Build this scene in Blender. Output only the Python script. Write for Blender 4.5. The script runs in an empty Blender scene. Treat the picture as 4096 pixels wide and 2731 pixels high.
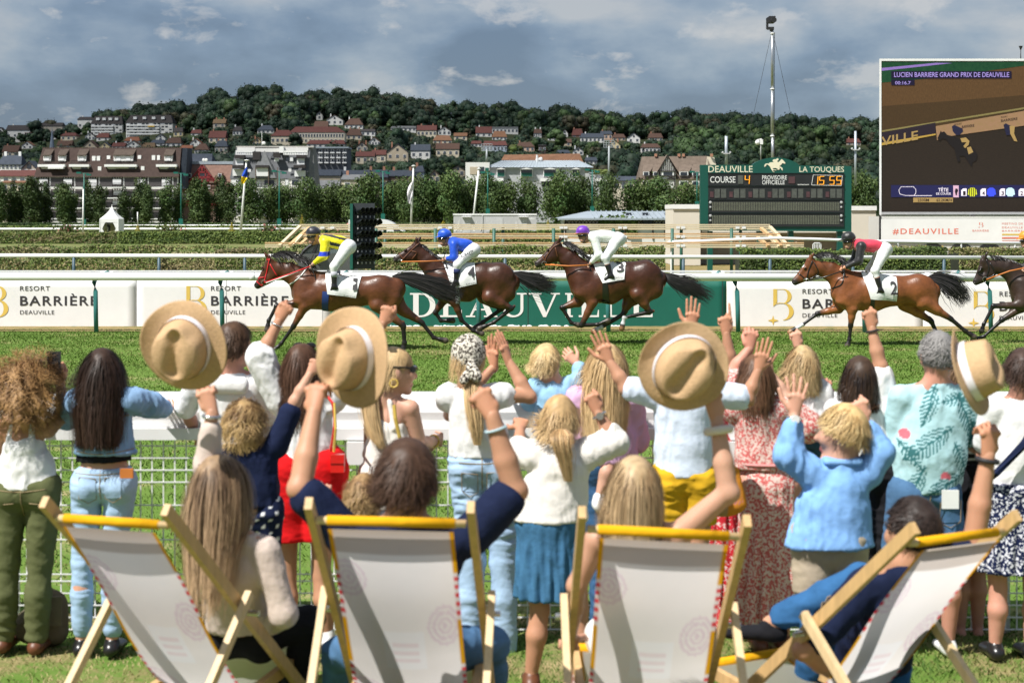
import bpy,math,random
import numpy as np
from mathutils import Vector,Matrix

# ---------------------------------------------------------------- camera, light, sky
SC = bpy.context.scene
COL = SC.collection
F,CX,HOR,H = 6827.0,2048.0,853.0,2.44      # focal length in photograph pixels, centre column, horizon row, eye height
cam_data = bpy.data.cameras.new('camera')
cam = bpy.data.objects.new('camera',cam_data); COL.objects.link(cam)
cam.location = (0,0,H); cam.rotation_euler = (math.radians(90),0,0)
cam_data.sensor_width = 36.0; cam_data.lens = 60.0
cam_data.shift_y = (HOR-1365.5) / 4096.0
cam_data.clip_start = 0.1; cam_data.clip_end = 9000
cam_data.dof.use_dof = True; cam_data.dof.focus_distance = 30.0; cam_data.dof.aperture_fstop = 4.2
SC.camera = cam

SUN_DIR = Vector((-0.52,-0.47,1.0)).normalized()       # towards the sun: behind the camera on the left
sun_data = bpy.data.lights.new('sun','SUN'); sun_data.energy = 5.0; sun_data.angle = math.radians(0.5)
sun_data.color = (1.0,0.97,0.92)
sun = bpy.data.objects.new('sun',sun_data); COL.objects.link(sun)
sun.location = (-40,-40,80); sun.rotation_euler = SUN_DIR.to_track_quat('Z','Y').to_euler()

world = bpy.data.worlds.new('World'); SC.world = world; world.use_nodes = True
def build_world():
    nt = world.node_tree; nt.nodes.clear(); N = nt.nodes.new; L = nt.links.new
    out = N('ShaderNodeOutputWorld'); bg = N('ShaderNodeBackground'); bg.inputs[1].default_value = 0.093
    sky = N('ShaderNodeTexSky'); sky.sky_type = 'NISHITA'; sky.sun_disc = False
    sky.sun_elevation = math.asin(SUN_DIR.z); sky.sun_rotation = math.atan2(SUN_DIR.x,SUN_DIR.y)
    tc = N('ShaderNodeTexCoord'); mp = N('ShaderNodeMapping'); mp.inputs['Scale'].default_value = (1,1,2.2)
    mp.inputs['Location'].default_value = (3.36,1.2,0.31)
    L(tc.outputs['Generated'],mp.inputs[0])
    def noise(scale,det,rough,dist=0.0):
        n = N('ShaderNodeTexNoise'); n.inputs['Scale'].default_value = scale; n.inputs['Detail'].default_value = det
        n.inputs['Roughness'].default_value = rough; n.inputs['Distortion'].default_value = dist
        L(mp.outputs[0],n.inputs['Vector']); return n.outputs[0]
    def ramp(src,stops):
        r = N('ShaderNodeValToRGB'); e = r.color_ramp.elements
        while len(e) < len(stops): e.new(0.5)
        for el,(p,c) in zip(e,stops): el.position = p; el.color = (*c,1)
        L(src,r.inputs[0]); return r.outputs[0]
    big = noise(8.0,9,0.52,0.1); fine = noise(20.0,10,0.58,0.2)
    # cloud bases: dark blue grey to pale grey
    base = ramp(big,[(0.37,(0.85,1.28,2.05)),(0.46,(1.35,1.90,2.80)),(0.54,(2.3,2.8,3.5)),(0.64,(3.8,3.9,4.1))])
    lit = ramp(fine,[(0.55,(0,0,0)),(0.64,(1,1,1))])
    mix = N('ShaderNodeMix'); mix.data_type = 'RGBA'
    L(base,mix.inputs[6]); mix.inputs[7].default_value = (5.0,4.8,4.7,1)
    mm = N('ShaderNodeMath'); mm.operation = 'MULTIPLY'; mm.inputs[1].default_value = 0.62
    L(lit,mm.inputs[0]); L(mm.outputs[0],mix.inputs[0])
    m2 = N('ShaderNodeMix'); m2.data_type = 'RGBA'; m2.inputs[0].default_value = 0.80
    L(sky.outputs[0],m2.inputs[6]); L(mix.outputs[2],m2.inputs[7])
    L(m2.outputs[2],bg.inputs[0]); L(bg.outputs[0],out.inputs[0])
build_world()
SC.view_settings.view_transform = 'Standard'; SC.view_settings.look = 'None'
SC.view_settings.exposure = 0.44; SC.view_settings.gamma = 1.0; SC.view_settings.use_curve_mapping = False
SC.render.engine = 'CYCLES'
SC.cycles.use_adaptive_sampling = True
SC.cycles.max_bounces = 5; SC.cycles.diffuse_bounces = 2; SC.cycles.glossy_bounces = 2; SC.cycles.transmission_bounces = 4; SC.cycles.transparent_max_bounces = 6

# ---------------------------------------------------------------- helpers
def P(x,y,Y):                       # the point at depth Y seen at photograph pixel (x, y)
    return np.array(((x-CX)*Y/F,Y,H-(y-HOR)*Y/F))
def gY(y,z=0.0): return F * (H-z) / (y-HOR)     # depth of a point at height z seen at row y

MATS = {}
def lin(c):
    if isinstance(c,str):
        c = tuple(int(c[i:i+2],16)/255 for i in (0,2,4))
        return tuple(v/12.92 if v<=0.04045 else ((v+0.055)/1.055)**2.4 for v in c)
    return tuple(c)
def mat(name,color,rough=0.6,metal=0.0,var=0.12,vscale=6.0,bump=0.0,bscale=40.0,spec=0.5,stretch=None,
        attr=False,coat=0.0,sub=0.0,rnd=0.0,emit=0.0,trans=0.0,sheen=0.0,color2=None,sharp=None,fold=0.0):
    """Principled material: colour (or the mesh colour attribute 'col'), noise variation of it, bump relief."""
    if name in MATS: return MATS[name]
    m = bpy.data.materials.new(name); MATS[name] = m; m.use_nodes = True
    nt = m.node_tree; N = nt.nodes.new; L = nt.links.new; b = nt.nodes['Principled BSDF']
    c = lin(color); b.inputs['Roughness'].default_value = rough; b.inputs['Metallic'].default_value = metal
    b.inputs['Specular IOR Level'].default_value = spec
    if coat: b.inputs['Coat Weight'].default_value = coat; b.inputs['Coat Roughness'].default_value = 0.15
    if sub: b.inputs['Subsurface Weight'].default_value = sub; b.inputs['Subsurface Radius'].default_value = (1,.35,.2); b.inputs['Subsurface Scale'].default_value = 0.01
    if sheen: b.inputs['Sheen Weight'].default_value = sheen
    if trans: b.inputs['Transmission Weight'].default_value = trans
    tc = N('ShaderNodeTexCoord'); mp = N('ShaderNodeMapping'); L(tc.outputs['Object'],mp.inputs[0])
    if stretch: mp.inputs['Scale'].default_value = stretch
    if attr:
        a = N('ShaderNodeAttribute'); a.attribute_name = 'col'; src = a.outputs['Color']
    else:
        rgb = N('ShaderNodeRGB'); rgb.outputs[0].default_value = (*c,1); src = rgb.outputs[0]
    if var or color2:
        n = N('ShaderNodeTexNoise'); n.inputs['Scale'].default_value = vscale; n.inputs['Detail'].default_value = 6
        n.inputs['Roughness'].default_value = 0.65; L(mp.outputs[0],n.inputs['Vector'])
        mr = N('ShaderNodeMapRange'); mr.inputs[1].default_value = 0.28; mr.inputs[2].default_value = 0.72
        L(n.outputs[0],mr.inputs[0])
        if sharp: mr.inputs[1].default_value = sharp - .012; mr.inputs[2].default_value = sharp + .012; n.inputs['Detail'].default_value = 2
        if color2:
            mx = N('ShaderNodeMix'); mx.data_type = 'RGBA'; L(mr.outputs[0],mx.inputs[0]); L(src,mx.inputs[6])
            mx.inputs[7].default_value = (*lin(color2),1); src = mx.outputs[2]
        else:
            mr.inputs[3].default_value = 1 - var; mr.inputs[4].default_value = 1 + var
            hs = N('ShaderNodeHueSaturation'); L(src,hs.inputs['Color']); L(mr.outputs[0],hs.inputs['Value']); src = hs.outputs[0]
    if rnd:
        oi = N('ShaderNodeObjectInfo'); mr2 = N('ShaderNodeMapRange'); mr2.inputs[3].default_value = 1 - rnd; mr2.inputs[4].default_value = 1 + rnd
        L(oi.outputs['Random'],mr2.inputs[0]); h2 = N('ShaderNodeHueSaturation'); L(src,h2.inputs['Color']); L(mr2.outputs[0],h2.inputs['Value']); src = h2.outputs[0]
    L(src,b.inputs['Base Color'])
    if emit:
        L(src,b.inputs['Emission Color']); b.inputs['Emission Strength'].default_value = emit
    if bump:
        bn = N('ShaderNodeTexNoise'); bn.inputs['Scale'].default_value = bscale; bn.inputs['Detail'].default_value = 5
        L(mp.outputs[0],bn.inputs['Vector'])
        bp = N('ShaderNodeBump'); bp.inputs['Strength'].default_value = bump; bp.inputs['Distance'].default_value = 0.02; hgt = bn.outputs[0]
        if fold:                                      # soft creases running across the cloth
            wv = N('ShaderNodeTexWave'); wv.bands_direction = 'DIAGONAL'; wv.inputs['Scale'].default_value = 3.2; wv.inputs['Distortion'].default_value = 9; wv.inputs['Detail'].default_value = 3; wv.inputs['Detail Scale'].default_value = 2.2
            L(mp.outputs[0],wv.inputs['Vector']); ad = N('ShaderNodeMath'); ad.operation = 'MULTIPLY_ADD'; ad.inputs[1].default_value = fold; L(wv.outputs['Fac'],ad.inputs[0]); L(bn.outputs[0],ad.inputs[2]); hgt = ad.outputs[0]
        L(hgt,bp.inputs['Height']); L(bp.outputs[0],b.inputs['Normal'])
    return m

def mesh_from(name,verts,faces,material,col=None,smooth=False):
    me = bpy.data.meshes.new(name)
    verts = np.asarray(verts,np.float32).reshape(-1,3)
    if isinstance(faces,np.ndarray):
        nv = len(verts); nf,k = faces.shape
        me.vertices.add(nv); me.vertices.foreach_set('co',verts.ravel())
        me.loops.add(nf*k); me.loops.foreach_set('vertex_index',faces.astype(np.int32).ravel())
        me.polygons.add(nf); me.polygons.foreach_set('loop_start',np.arange(0,nf*k,k,dtype=np.int32))
        me.update(calc_edges=True)
    else:
        me.from_pydata([tuple(map(float,v)) for v in verts],[],[tuple(map(int,f)) for f in faces]); me.update()
    if smooth: me.polygons.foreach_set('use_smooth',np.ones(len(me.polygons),bool))
    if col is not None:
        a = me.color_attributes.new('col','FLOAT_COLOR','POINT')
        c4 = np.ones((len(verts),4),np.float32); c4[:,:3] = col
        a.data.foreach_set('color',c4.ravel())
    for m in (material if isinstance(material,(list,tuple)) else [material]): me.materials.append(m)
    return me

def wloc(o):
    v = np.zeros(3)
    while o is not None: v += np.array(o.location); o = o.parent
    return v
class MB:
    """collects shapes given in world coordinates; build() links them as one mesh object"""
    def __init__(s): s.v = []; s.f = []; s.c = []; s.n = 0; s.mi = []; s.cur = 0; s.q = None
    def add(s,v,f,c=None):
        v = np.asarray(v,float).reshape(-1,3)
        s.v.append(v); s.f += [tuple(i+s.n for i in q) for q in f]; s.mi += [s.cur] * len(f)
        s.c.append(np.tile(np.asarray(lin(c) if c is not None else (1,1,1),float),(len(v),1))); s.n += len(v); return s
    def box(s,x0,x1,y0,y1,z0,z1,c=None):
        v = [(x,y,z) for z in (z0,z1) for y in (y0,y1) for x in (x0,x1)]
        return s.add(v,[(0,2,3,1),(4,5,7,6),(0,1,5,4),(2,6,7,3),(0,4,6,2),(1,3,7,5)],c)
    def bar(s,a,b,w,h=None,up=(0,0,1),c=None):            # square-section bar from a to b
        a = np.asarray(a,float); b = np.asarray(b,float); h = h or w
        d = b - a; d /= np.linalg.norm(d); u = np.cross(d,up)
        if np.linalg.norm(u) < 1e-5: u = np.cross(d,(1,0,0))
        u /= np.linalg.norm(u); n = np.cross(u,d)
        v = [p+u*sx*w/2+n*sz*h/2 for p in (a,b) for sx,sz in ((-1,-1),(1,-1),(1,1),(-1,1))]
        return s.add(v,[(0,3,2,1),(4,5,6,7),(0,1,5,4),(1,2,6,5),(2,3,7,6),(3,0,4,7)],c)
    def tube(s,pts,r,n=8,c=None,caps=True):
        pts = [np.asarray(p,float) for p in pts]; rs = r if isinstance(r,(list,tuple)) else [r] * len(pts)
        v = []; f = []
        for i,p in enumerate(pts):
            d = (pts[min(i+1,len(pts)-1)]-pts[max(i-1,0)]); d = d / (np.linalg.norm(d)+1e-9)
            ref = np.array((0,0,1.0)) if abs(d[2]) < 0.9 else np.array((0,1.0,0))
            u = np.cross(d,ref); u /= np.linalg.norm(u); w = np.cross(d,u)
            for k in range(n):
                t = 2 * math.pi * k / n; v.append(p+rs[i]*(math.cos(t)*u+math.sin(t)*w))
        for i in range(len(pts)-1):
            for k in range(n):
                f.append((i*n+k,i*n+(k+1) % n,(i+1)*n+(k+1) % n,(i+1)*n+k))
        if caps: f += [tuple(range(n-1,-1,-1)),tuple(range((len(pts)-1)*n,len(pts)*n))]
        return s.add(v,f,c)
    def poly(s,pts,d,c=None):                                  # extrude a planar outline by vector d
        n = len(pts); pts = np.asarray(pts,float); d = np.asarray(d,float)
        v = np.vstack([pts,pts+d])
        f = [tuple(range(n)),tuple(range(2*n-1,n-1,-1))] + [(i,i+n,(i+1) % n+n,(i+1) % n) for i in range(n)]
        return s.add(v,f,c)
    def lathe(s,c0,prof,n=16,c=None):                         # profile of (r, z) about the vertical through c0
        v = []; f = []; c0 = np.asarray(c0,float)
        for r,z in prof:
            for k in range(n):
                t = 2 * math.pi * k / n; v.append(c0+(r*math.cos(t),r*math.sin(t),z))
        for i in range(len(prof)-1):
            for k in range(n): f.append((i*n+k,i*n+(k+1) % n,(i+1)*n+(k+1) % n,(i+1)*n+k))
        f += [tuple(range(n-1,-1,-1)),tuple(range((len(prof)-1)*n,len(prof)*n))]
        return s.add(v,f,c)
    def sphere(s,p,r,n=10,m=6,c=None):
        r = np.asarray(r if hasattr(r,'__len__') else (r,r,r),float); p = np.asarray(p,float)
        v = [p+r*(0,0,-1)]; f = []
        for i in range(1,m):
            a = -math.pi / 2 + math.pi * i / m
            for k in range(n):
                t = 2 * math.pi * k / n; v.append(p+r*(math.cos(a)*math.cos(t),math.cos(a)*math.sin(t),math.sin(a)))
        v.append(p+r*(0,0,1)); L = len(v) - 1
        for k in range(n): f.append((0,1+(k+1) % n,1+k)); f.append((L,L-n+k,L-n+(k+1) % n))
        for i in range(m-2):
            for k in range(n): f.append((1+i*n+k,1+i*n+(k+1) % n,1+(i+1)*n+(k+1) % n,1+(i+1)*n+k))
        return s.add(v,f,c)
    def build(s,name,material,parent=None,smooth=False,col=False):
        v = np.vstack(s.v); o0 = wloc(parent)
        me = mesh_from(name,v-o0,s.f,material,np.vstack(s.c) if col else None,smooth)
        if isinstance(material,(list,tuple)): me.polygons.foreach_set('material_index',np.array(s.mi,np.int32))
        return link(name,me,parent)
def link(name,me,parent=None):
    o = bpy.data.objects.new(name,me); COL.objects.link(o); o.parent = parent; return o
def part(name,v,f,material,parent=None,col=None,smooth=True):
    me = mesh_from(name,np.asarray(v,float)-wloc(parent),f,material,col,smooth); return link(name,me,parent)
def tag(o,label=None,cat=None,group=None,kind=None):
    if label: o['label'] = label
    if cat: o['category'] = cat
    if group: o['group'] = group
    if kind: o['kind'] = kind
    return o
def thing(name,label,cat,loc=(0,0,0),group=None,rotz=0):
    o = bpy.data.objects.new(name,None); COL.objects.link(o); o.empty_display_size = 0.2
    o.location = tuple(map(float,loc)); o.rotation_euler = (0,0,rotz); return tag(o,label,cat,group)
KIDS = {}
def dup(root,loc,rotz=0.0,label=None,scale=1.0):
    r = root.copy(); COL.objects.link(r); r.location = tuple(map(float,loc)); r.rotation_euler = (0,0,rotz)
    r.scale = (scale,) * 3 if not hasattr(scale,'__len__') else scale
    if label: r['label'] = label
    for ch in root.children:
        c = ch.copy(); COL.objects.link(c); c.parent = r
        for g in ch.children:
            d = g.copy(); COL.objects.link(d); d.parent = c
    return r
def text_mesh(txt,size,ext=0.0,bold=0.0,spacing=1.0,align='LEFT'):
    cu = bpy.data.curves.new('t','FONT'); cu.body = txt; cu.size = size; cu.extrude = ext; cu.offset = bold
    cu.space_character = spacing; cu.align_x = align; cu.resolution_u = 3
    o = bpy.data.objects.new('t',cu); COL.objects.link(o)
    dg = bpy.context.evaluated_depsgraph_get(); me = bpy.data.meshes.new_from_object(o.evaluated_get(dg))
    v = np.zeros(len(me.vertices)*3,np.float32); me.vertices.foreach_get('co',v); v = v.reshape(-1,3)
    f = [tuple(p.vertices) for p in me.polygons]
    bpy.data.objects.remove(o); bpy.data.curves.remove(cu); bpy.data.meshes.remove(me)
    return v,f
def text(name,txt,x0,y0,x1,y1,material,parent,bold=0.0,ext=0.002,spacing=1.0,plane=None,off=0.004):
    """lettering that fills the photograph box (x0,y0)-(x1,y1) [y1 below] on the upright plane Y = plane"""
    v,f = text_mesh(txt,1.0,0.0,bold,spacing)
    lo = v.min(0); hi = v.max(0); Y = plane - off
    a = P(x0,y1,Y); b = P(x1,y0,Y)
    w = np.zeros_like(v); w[:,0] = a[0] + (v[:,0]-lo[0]) / (hi[0]-lo[0]) * (b[0]-a[0])
    w[:,2] = a[2] + (v[:,1]-lo[1]) / (hi[1]-lo[1]) * (b[2]-a[2]); w[:,1] = Y
    return part(name,w,f,material,parent,smooth=False)
RNG = np.random.default_rng(7); random.seed(7)

# ---------------------------------------------------------------- signed-distance modelling (bodies, clothes, horses)
def _n(v): v = np.asarray(v,float); return v / (np.linalg.norm(v)+1e-9)
class SDF:
    def __init__(s,vox): s.vox = vox; s.pr = []
    def cap(s,a,b,ra,rb,k=0.02,op=0):
        a = np.asarray(a,float); b = np.asarray(b,float)
        if np.linalg.norm(b-a) < 1e-4: b = b + (0,0,1e-3)
        r = max(ra,rb); lo = np.minimum(a,b) - r; hi = np.maximum(a,b) + r
        def d(x,y,z):
            ab = b - a; L = ab @ ab
            px,py,pz = x - a[0],y - a[1],z - a[2]
            t = np.clip((px*ab[0]+py*ab[1]+pz*ab[2])/L,0,1)
            return np.sqrt((px-t*ab[0])**2+(py-t*ab[1])**2+(pz-t*ab[2])**2) - (ra+(rb-ra)*t)
        s.pr.append((d,lo,hi,k,op)); return s
    def chain(s,pts,rs,k=0.02):
        for i in range(len(pts)-1): s.cap(pts[i],pts[i+1],rs[i],rs[i+1],k)
        return s
    def ecap(s,a,b,side,ra,rb,k=0.02,op=0):
        """capsule with elliptical section: ra=(half width along side, half depth)"""
        a = np.asarray(a,float); b = np.asarray(b,float); ax = _n(b-a); u = np.asarray(side,float); u = _n(u-ax*(u @ ax)); w = np.cross(ax,u)
        L = np.linalg.norm(b-a); r = max(*ra,*rb); lo = np.minimum(a,b) - r; hi = np.maximum(a,b) + r
        def d(x,y,z):
            px,py,pz = x - a[0],y - a[1],z - a[2]
            h = px * ax[0] + py * ax[1] + pz * ax[2]; t = np.clip(h/L,0,1)
            uu = ra[0] + (rb[0]-ra[0]) * t; ww = ra[1] + (rb[1]-ra[1]) * t; mn = np.minimum(uu,ww)
            e = (h-t*L) / mn
            q = np.sqrt(((px*u[0]+py*u[1]+pz*u[2])/uu)**2+((px*w[0]+py*w[1]+pz*w[2])/ww)**2+e**2)
            return (q-1) * mn
        s.pr.append((d,lo,hi,k,op)); return s
    def ell(s,c,r,R=None,k=0.02,op=0):
        c = np.asarray(c,float); r = np.asarray(r,float); R = np.eye(3) if R is None else np.asarray(R,float)   # rows of R: local axes
        m = (np.abs(R.T) @ r); lo = c - m; hi = c + m
        def d(x,y,z):
            px,py,pz = x - c[0],y - c[1],z - c[2]
            l = [px*R[i][0]+py*R[i][1]+pz*R[i][2] for i in range(3)]
            k0 = np.sqrt(sum((l[i]/r[i])**2 for i in range(3))); k1 = np.sqrt(sum((l[i]/r[i]**2)**2 for i in range(3))) + 1e-9
            return k0 * (k0-1) / k1
        s.pr.append((d,lo,hi,k,op)); return s
    def cut(s,p,n,k=0.004):                      # keep the side that n points away from
        p = np.asarray(p,float); n = _n(n)
        s.pr.append((lambda x,y,z:(x-p[0])*n[0]+(y-p[1])*n[1]+(z-p[2])*n[2],None,None,k,2)); return s
    def mesh(s):
        vox = s.vox; add = [q for q in s.pr if q[1] is not None and q[4]==0]
        lo = np.min([q[1] for q in add],0) - 3 * vox; hi = np.max([q[2] for q in add],0) + 3 * vox
        dim = np.ceil((hi-lo)/vox).astype(int) + 1
        ax = [(lo[i]+vox*np.arange(dim[i])).astype(np.float32) for i in range(3)]
        D = np.full(dim,9.0,np.float32)
        for d,l,h,k,op in s.pr:
            if l is None: i0 = np.zeros(3,int); i1 = dim
            else:
                mg = k + 2.5 * vox
                i0 = np.maximum(((l-mg-lo)/vox).astype(int),0); i1 = np.minimum(np.ceil((h+mg-lo)/vox).astype(int)+1,dim)
            if np.any(i1<=i0): continue
            sl = tuple(slice(a,b) for a,b in zip(i0,i1))
            x = ax[0][sl[0]][:,None,None]; y = ax[1][sl[1]][None,:,None]; z = ax[2][sl[2]][None,None,:]
            b = d(x,y,z).astype(np.float32); a = D[sl]
            if op == 1: b = -b
            if op in (1,2):
                hh = np.clip(0.5-0.5*(b-a)/k,0,1); D[sl] = b + (a-b) * hh + k * hh * (1-hh)
            else:
                hh = np.clip(0.5+0.5*(b-a)/k,0,1); D[sl] = b + (a-b) * hh - k * hh * (1-hh)
        return surface_nets(D,lo,vox)
def surface_nets(D,lo,vox):
    S = D < 0
    nx,ny,nz = D.shape
    c = S[:-1,:-1,:-1].astype(np.int8)
    for dx in (0,1):
        for dy in (0,1):
            for dz in (0,1):
                if dx or dy or dz: c = c + S[dx:nx-1+dx,dy:ny-1+dy,dz:nz-1+dz]
    act = (c>0) & (c<8); ii = np.argwhere(act); idx = np.full(act.shape,-1,np.int32); idx[act] = np.arange(len(ii))
    acc = np.zeros((len(ii),3)); cnt = np.zeros(len(ii))
    cor = [(a,b,c2) for a in (0,1) for b in (0,1) for c2 in (0,1)]
    val = {q:D[ii[:,0]+q[0],ii[:,1]+q[1],ii[:,2]+q[2]] for q in cor}
    for q in cor:
        for e in range(3):
            if q[e] == 0:
                r = list(q); r[e] = 1; r = tuple(r); a = val[q]; b = val[r]; m = (a<0) != (b<0)
                t = np.where(m,a/(a-b+1e-12),0)
                p = np.tile(np.array(q,float),(len(ii),1)); p[:,e] = t
                acc += p * m[:,None]; cnt += m
    V = lo + vox * (ii+acc/cnt[:,None])
    Fs = []
    for e in range(3):
        o = [0,1,2]; o.remove(e)
        sl0 = [slice(1,None)] * 3; sl0[e] = slice(0,-1) ; sl1 = [slice(1,None)] * 3; sl1[e] = slice(1,None)
        a = S[tuple(sl0)]; b = S[tuple(sl1)]
        for flip,m in ((False,a & ~b),(True,~a & b)):
            q = np.argwhere(m)
            if not len(q): continue
            q = q.copy(); q[:,o[0]] += 1; q[:,o[1]] += 1
            def g(d0,d1):
                r = q.copy(); r[:,o[0]] -= d0; r[:,o[1]] -= d1
                r = np.minimum(r,np.array(idx.shape)-1); return idx[r[:,0],r[:,1],r[:,2]]
            quad = np.stack([g(1,1),g(0,1),g(0,0),g(1,0)],1)
            if (e==1) != flip: quad = quad[:,::-1]
            Fs.append(quad[(quad>=0).all(1)])
    return V,np.vstack(Fs)
def vnormals(V,Fq):
    n = np.cross(V[Fq[:,2]]-V[Fq[:,0]],V[Fq[:,3]]-V[Fq[:,1]]); N = np.zeros_like(V)
    for k in range(4): np.add.at(N,Fq[:,k],n)
    return N / (np.linalg.norm(N,axis=1,keepdims=True)+1e-9)
def waves(V,freq,seed,n=7,stretch=(1,1,1)):
    r = np.random.default_rng(seed); o = np.zeros(len(V)); st = np.array(stretch)
    for i in range(n):
        k = r.normal(size=3); k = k / np.linalg.norm(k) * st * freq * r.uniform(0.6,1.8)
        ph = r.uniform(0,6.28); w = V @ k + ph
        o += np.sin(w+1.3*np.sin(V @ r.normal(size=3)*freq*.35)) * r.uniform(0.5,1)
    return o / n * 1.8
# ---------------------------------------------------------------- setting: ground, track, hill
def fbm(x,y,seed=0):
    r = np.random.default_rng(seed); o = 0 * x
    for i in range(8):
        a = r.uniform(0,6.28); k = 1.7 ** i; o = o + np.sin((x*math.cos(a)+y*math.sin(a))*k+r.uniform(0,6.28)) / (1.3**i)
    return o / 3
SKY_X = np.array([-3000,-800,0,180,350,520,610,750,870,1050,1220,1400,1570,1740,1920,2180,2440,2700,2960,3240,3520,3900,4300,6500])
SKY_Y = np.array([560,540,535,528,495,470,455,445,400,380,392,392,410,440,450,462,478,484,492,505,515,520,530,560])
Y0H,Y1H = 455.0,1200.0
def hill_row(px,t):                          # image row of the hill ground, t=0 foot .. 1 crest
    cr = np.interp(px,SKY_X,SKY_Y) + 34
    return 889 + (cr-889) * np.clip(t,0,1)
def hill_z(X,Y):
    px = CX + F * X / Y; t = (Y-Y0H) / (Y1H-Y0H)
    z = H - (hill_row(px,t)-HOR) * Y / F
    zc = H - (hill_row(px,1.0)-HOR) * Y1H / F
    z = np.where(t>1,zc-(Y-Y1H)*0.06,z)
    return np.where(t<=0,0.0,np.maximum(z,0))
def hill_at(px,row):                         # the hill point seen at (px, row)
    cr = float(np.interp(px,SKY_X,SKY_Y)) + 34
    t = (row-889) / (cr-889); Y = Y0H + max(0.0,min(1.0,t)) * (Y1H-Y0H)
    X = (px-CX) * Y / F
    return X,Y,float(hill_z(np.array(X),np.array(float(Y))))

def ground_mat(name,stops,scale,fine=60,rough=0.95,bump=0.4):
    m = bpy.data.materials.new(name); m.use_nodes = True; nt = m.node_tree; N = nt.nodes.new; L = nt.links.new; b = nt.nodes['Principled BSDF']
    b.inputs['Roughness'].default_value = rough; b.inputs['Specular IOR Level'].default_value = 0.15
    tc = N('ShaderNodeTexCoord')
    n1 = N('ShaderNodeTexNoise'); n1.inputs['Scale'].default_value = scale; n1.inputs['Detail'].default_value = 8; n1.inputs['Roughness'].default_value = .62
    L(tc.outputs['Object'],n1.inputs['Vector'])
    n2 = N('ShaderNodeTexNoise'); n2.inputs['Scale'].default_value = fine; n2.inputs['Detail'].default_value = 4; L(tc.outputs['Object'],n2.inputs['Vector'])
    mx = N('ShaderNodeMath'); mx.operation = 'MULTIPLY_ADD'; mx.inputs[1].default_value = 0.35; L(n2.outputs[0],mx.inputs[0]); L(n1.outputs[0],mx.inputs[2])
    r = N('ShaderNodeValToRGB'); e = r.color_ramp.elements
    while len(e) < len(stops): e.new(.5)
    for el,(p,c) in zip(e,stops): el.position = p; el.color = (*c,1)
    L(mx.outputs[0],r.inputs[0]); L(r.outputs[0],b.inputs['Base Color'])
    bp = N('ShaderNodeBump'); bp.inputs['Strength'].default_value = bump; bp.inputs['Distance'].default_value = 0.03; L(n2.outputs[0],bp.inputs['Height']); L(bp.outputs[0],b.inputs['Normal'])
    return m
G1,G2,G3,DRY = (0.075,0.150,0.020),(0.115,0.195,0.034),(0.15,0.21,0.05),(0.32,0.27,0.13)
M_turf = ground_mat('turf',[(0.40,G1),(0.58,G2),(0.72,G2),(0.86,DRY)],0.9,45)
M_lawn = ground_mat('lawn',[(0.48,G1),(0.64,G2),(0.76,(0.22,0.19,0.08)),(0.9,(0.42,0.33,0.17))],1.7,50)
M_field = ground_mat('infield_grass',[(0.45,(0.075,0.12,0.03)),(0.62,(0.12,0.155,0.045)),(0.78,(0.20,0.19,0.08))],0.12,4)
M_dry = ground_mat('dry_verge',[(0.45,(0.16,0.14,0.05)),(0.65,(0.30,0.22,0.10)),(0.8,(0.12,0.13,0.04))],2.0,30)
M_sand = ground_mat('sand_path',[(0.4,(0.42,0.36,0.25)),(0.7,(0.30,0.26,0.15))],0.8,9)
M_hill = ground_mat('hill_ground',[(0.45,(0.018,0.028,0.012)),(0.7,(0.035,0.042,0.018))],0.05,0.6)

def sheet(name,x0,x1,y0,y1,z,m,nx=1,ny=1,zf=None):
    xs = np.linspace(x0,x1,nx+1); ys = np.linspace(y0,y1,ny+1)
    X,Yg = np.meshgrid(xs,ys); Z = (zf(X,Yg) if zf else np.full(X.shape,z))
    v = np.stack([X,Yg,Z],-1).reshape(-1,3); i = np.arange((nx+1)*(ny+1)).reshape(ny+1,nx+1)
    f = np.stack([i[:-1,:-1],i[:-1,1:],i[1:,1:],i[1:,:-1]],-1).reshape(-1,4)
    return tag(link(name,mesh_from(name,v,f,m,smooth=zf is not None)),kind='structure')
def bank(X,Y): return np.clip(8.7-Y,0,4) * 0.15
def lawn_z(x,y): return 0.008 + float(bank(np.array(x),np.array(float(y))))
sheet('ground',-2600,2600,-60,5200,-0.03,M_field)
sheet('lawn',-14,14,-6,10.35,0,M_lawn,40,80,lambda X,Y:0.008+bank(X,Y)+0.012*fbm(X*2.2,Y*2.2,3))
sheet('turf_track',-40,40,10.35,36.2,0.0,M_turf,60,60,lambda X,Y:0.004+0.012*fbm(X*1.1,Y*1.1,5))
sheet('dry_verge',-40,40,35.0,37.6,0.022,M_dry,1,1)
sheet('sand_path',-120,10,103,108,-0.02,M_sand)
sheet('dirt_track',-30,60,72,84,-0.022,M_dry)
sheet('hill',-900,900,Y0H,2300,0,M_hill,150,130,lambda X,Y:hill_z(X,Y)-0.02)

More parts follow.
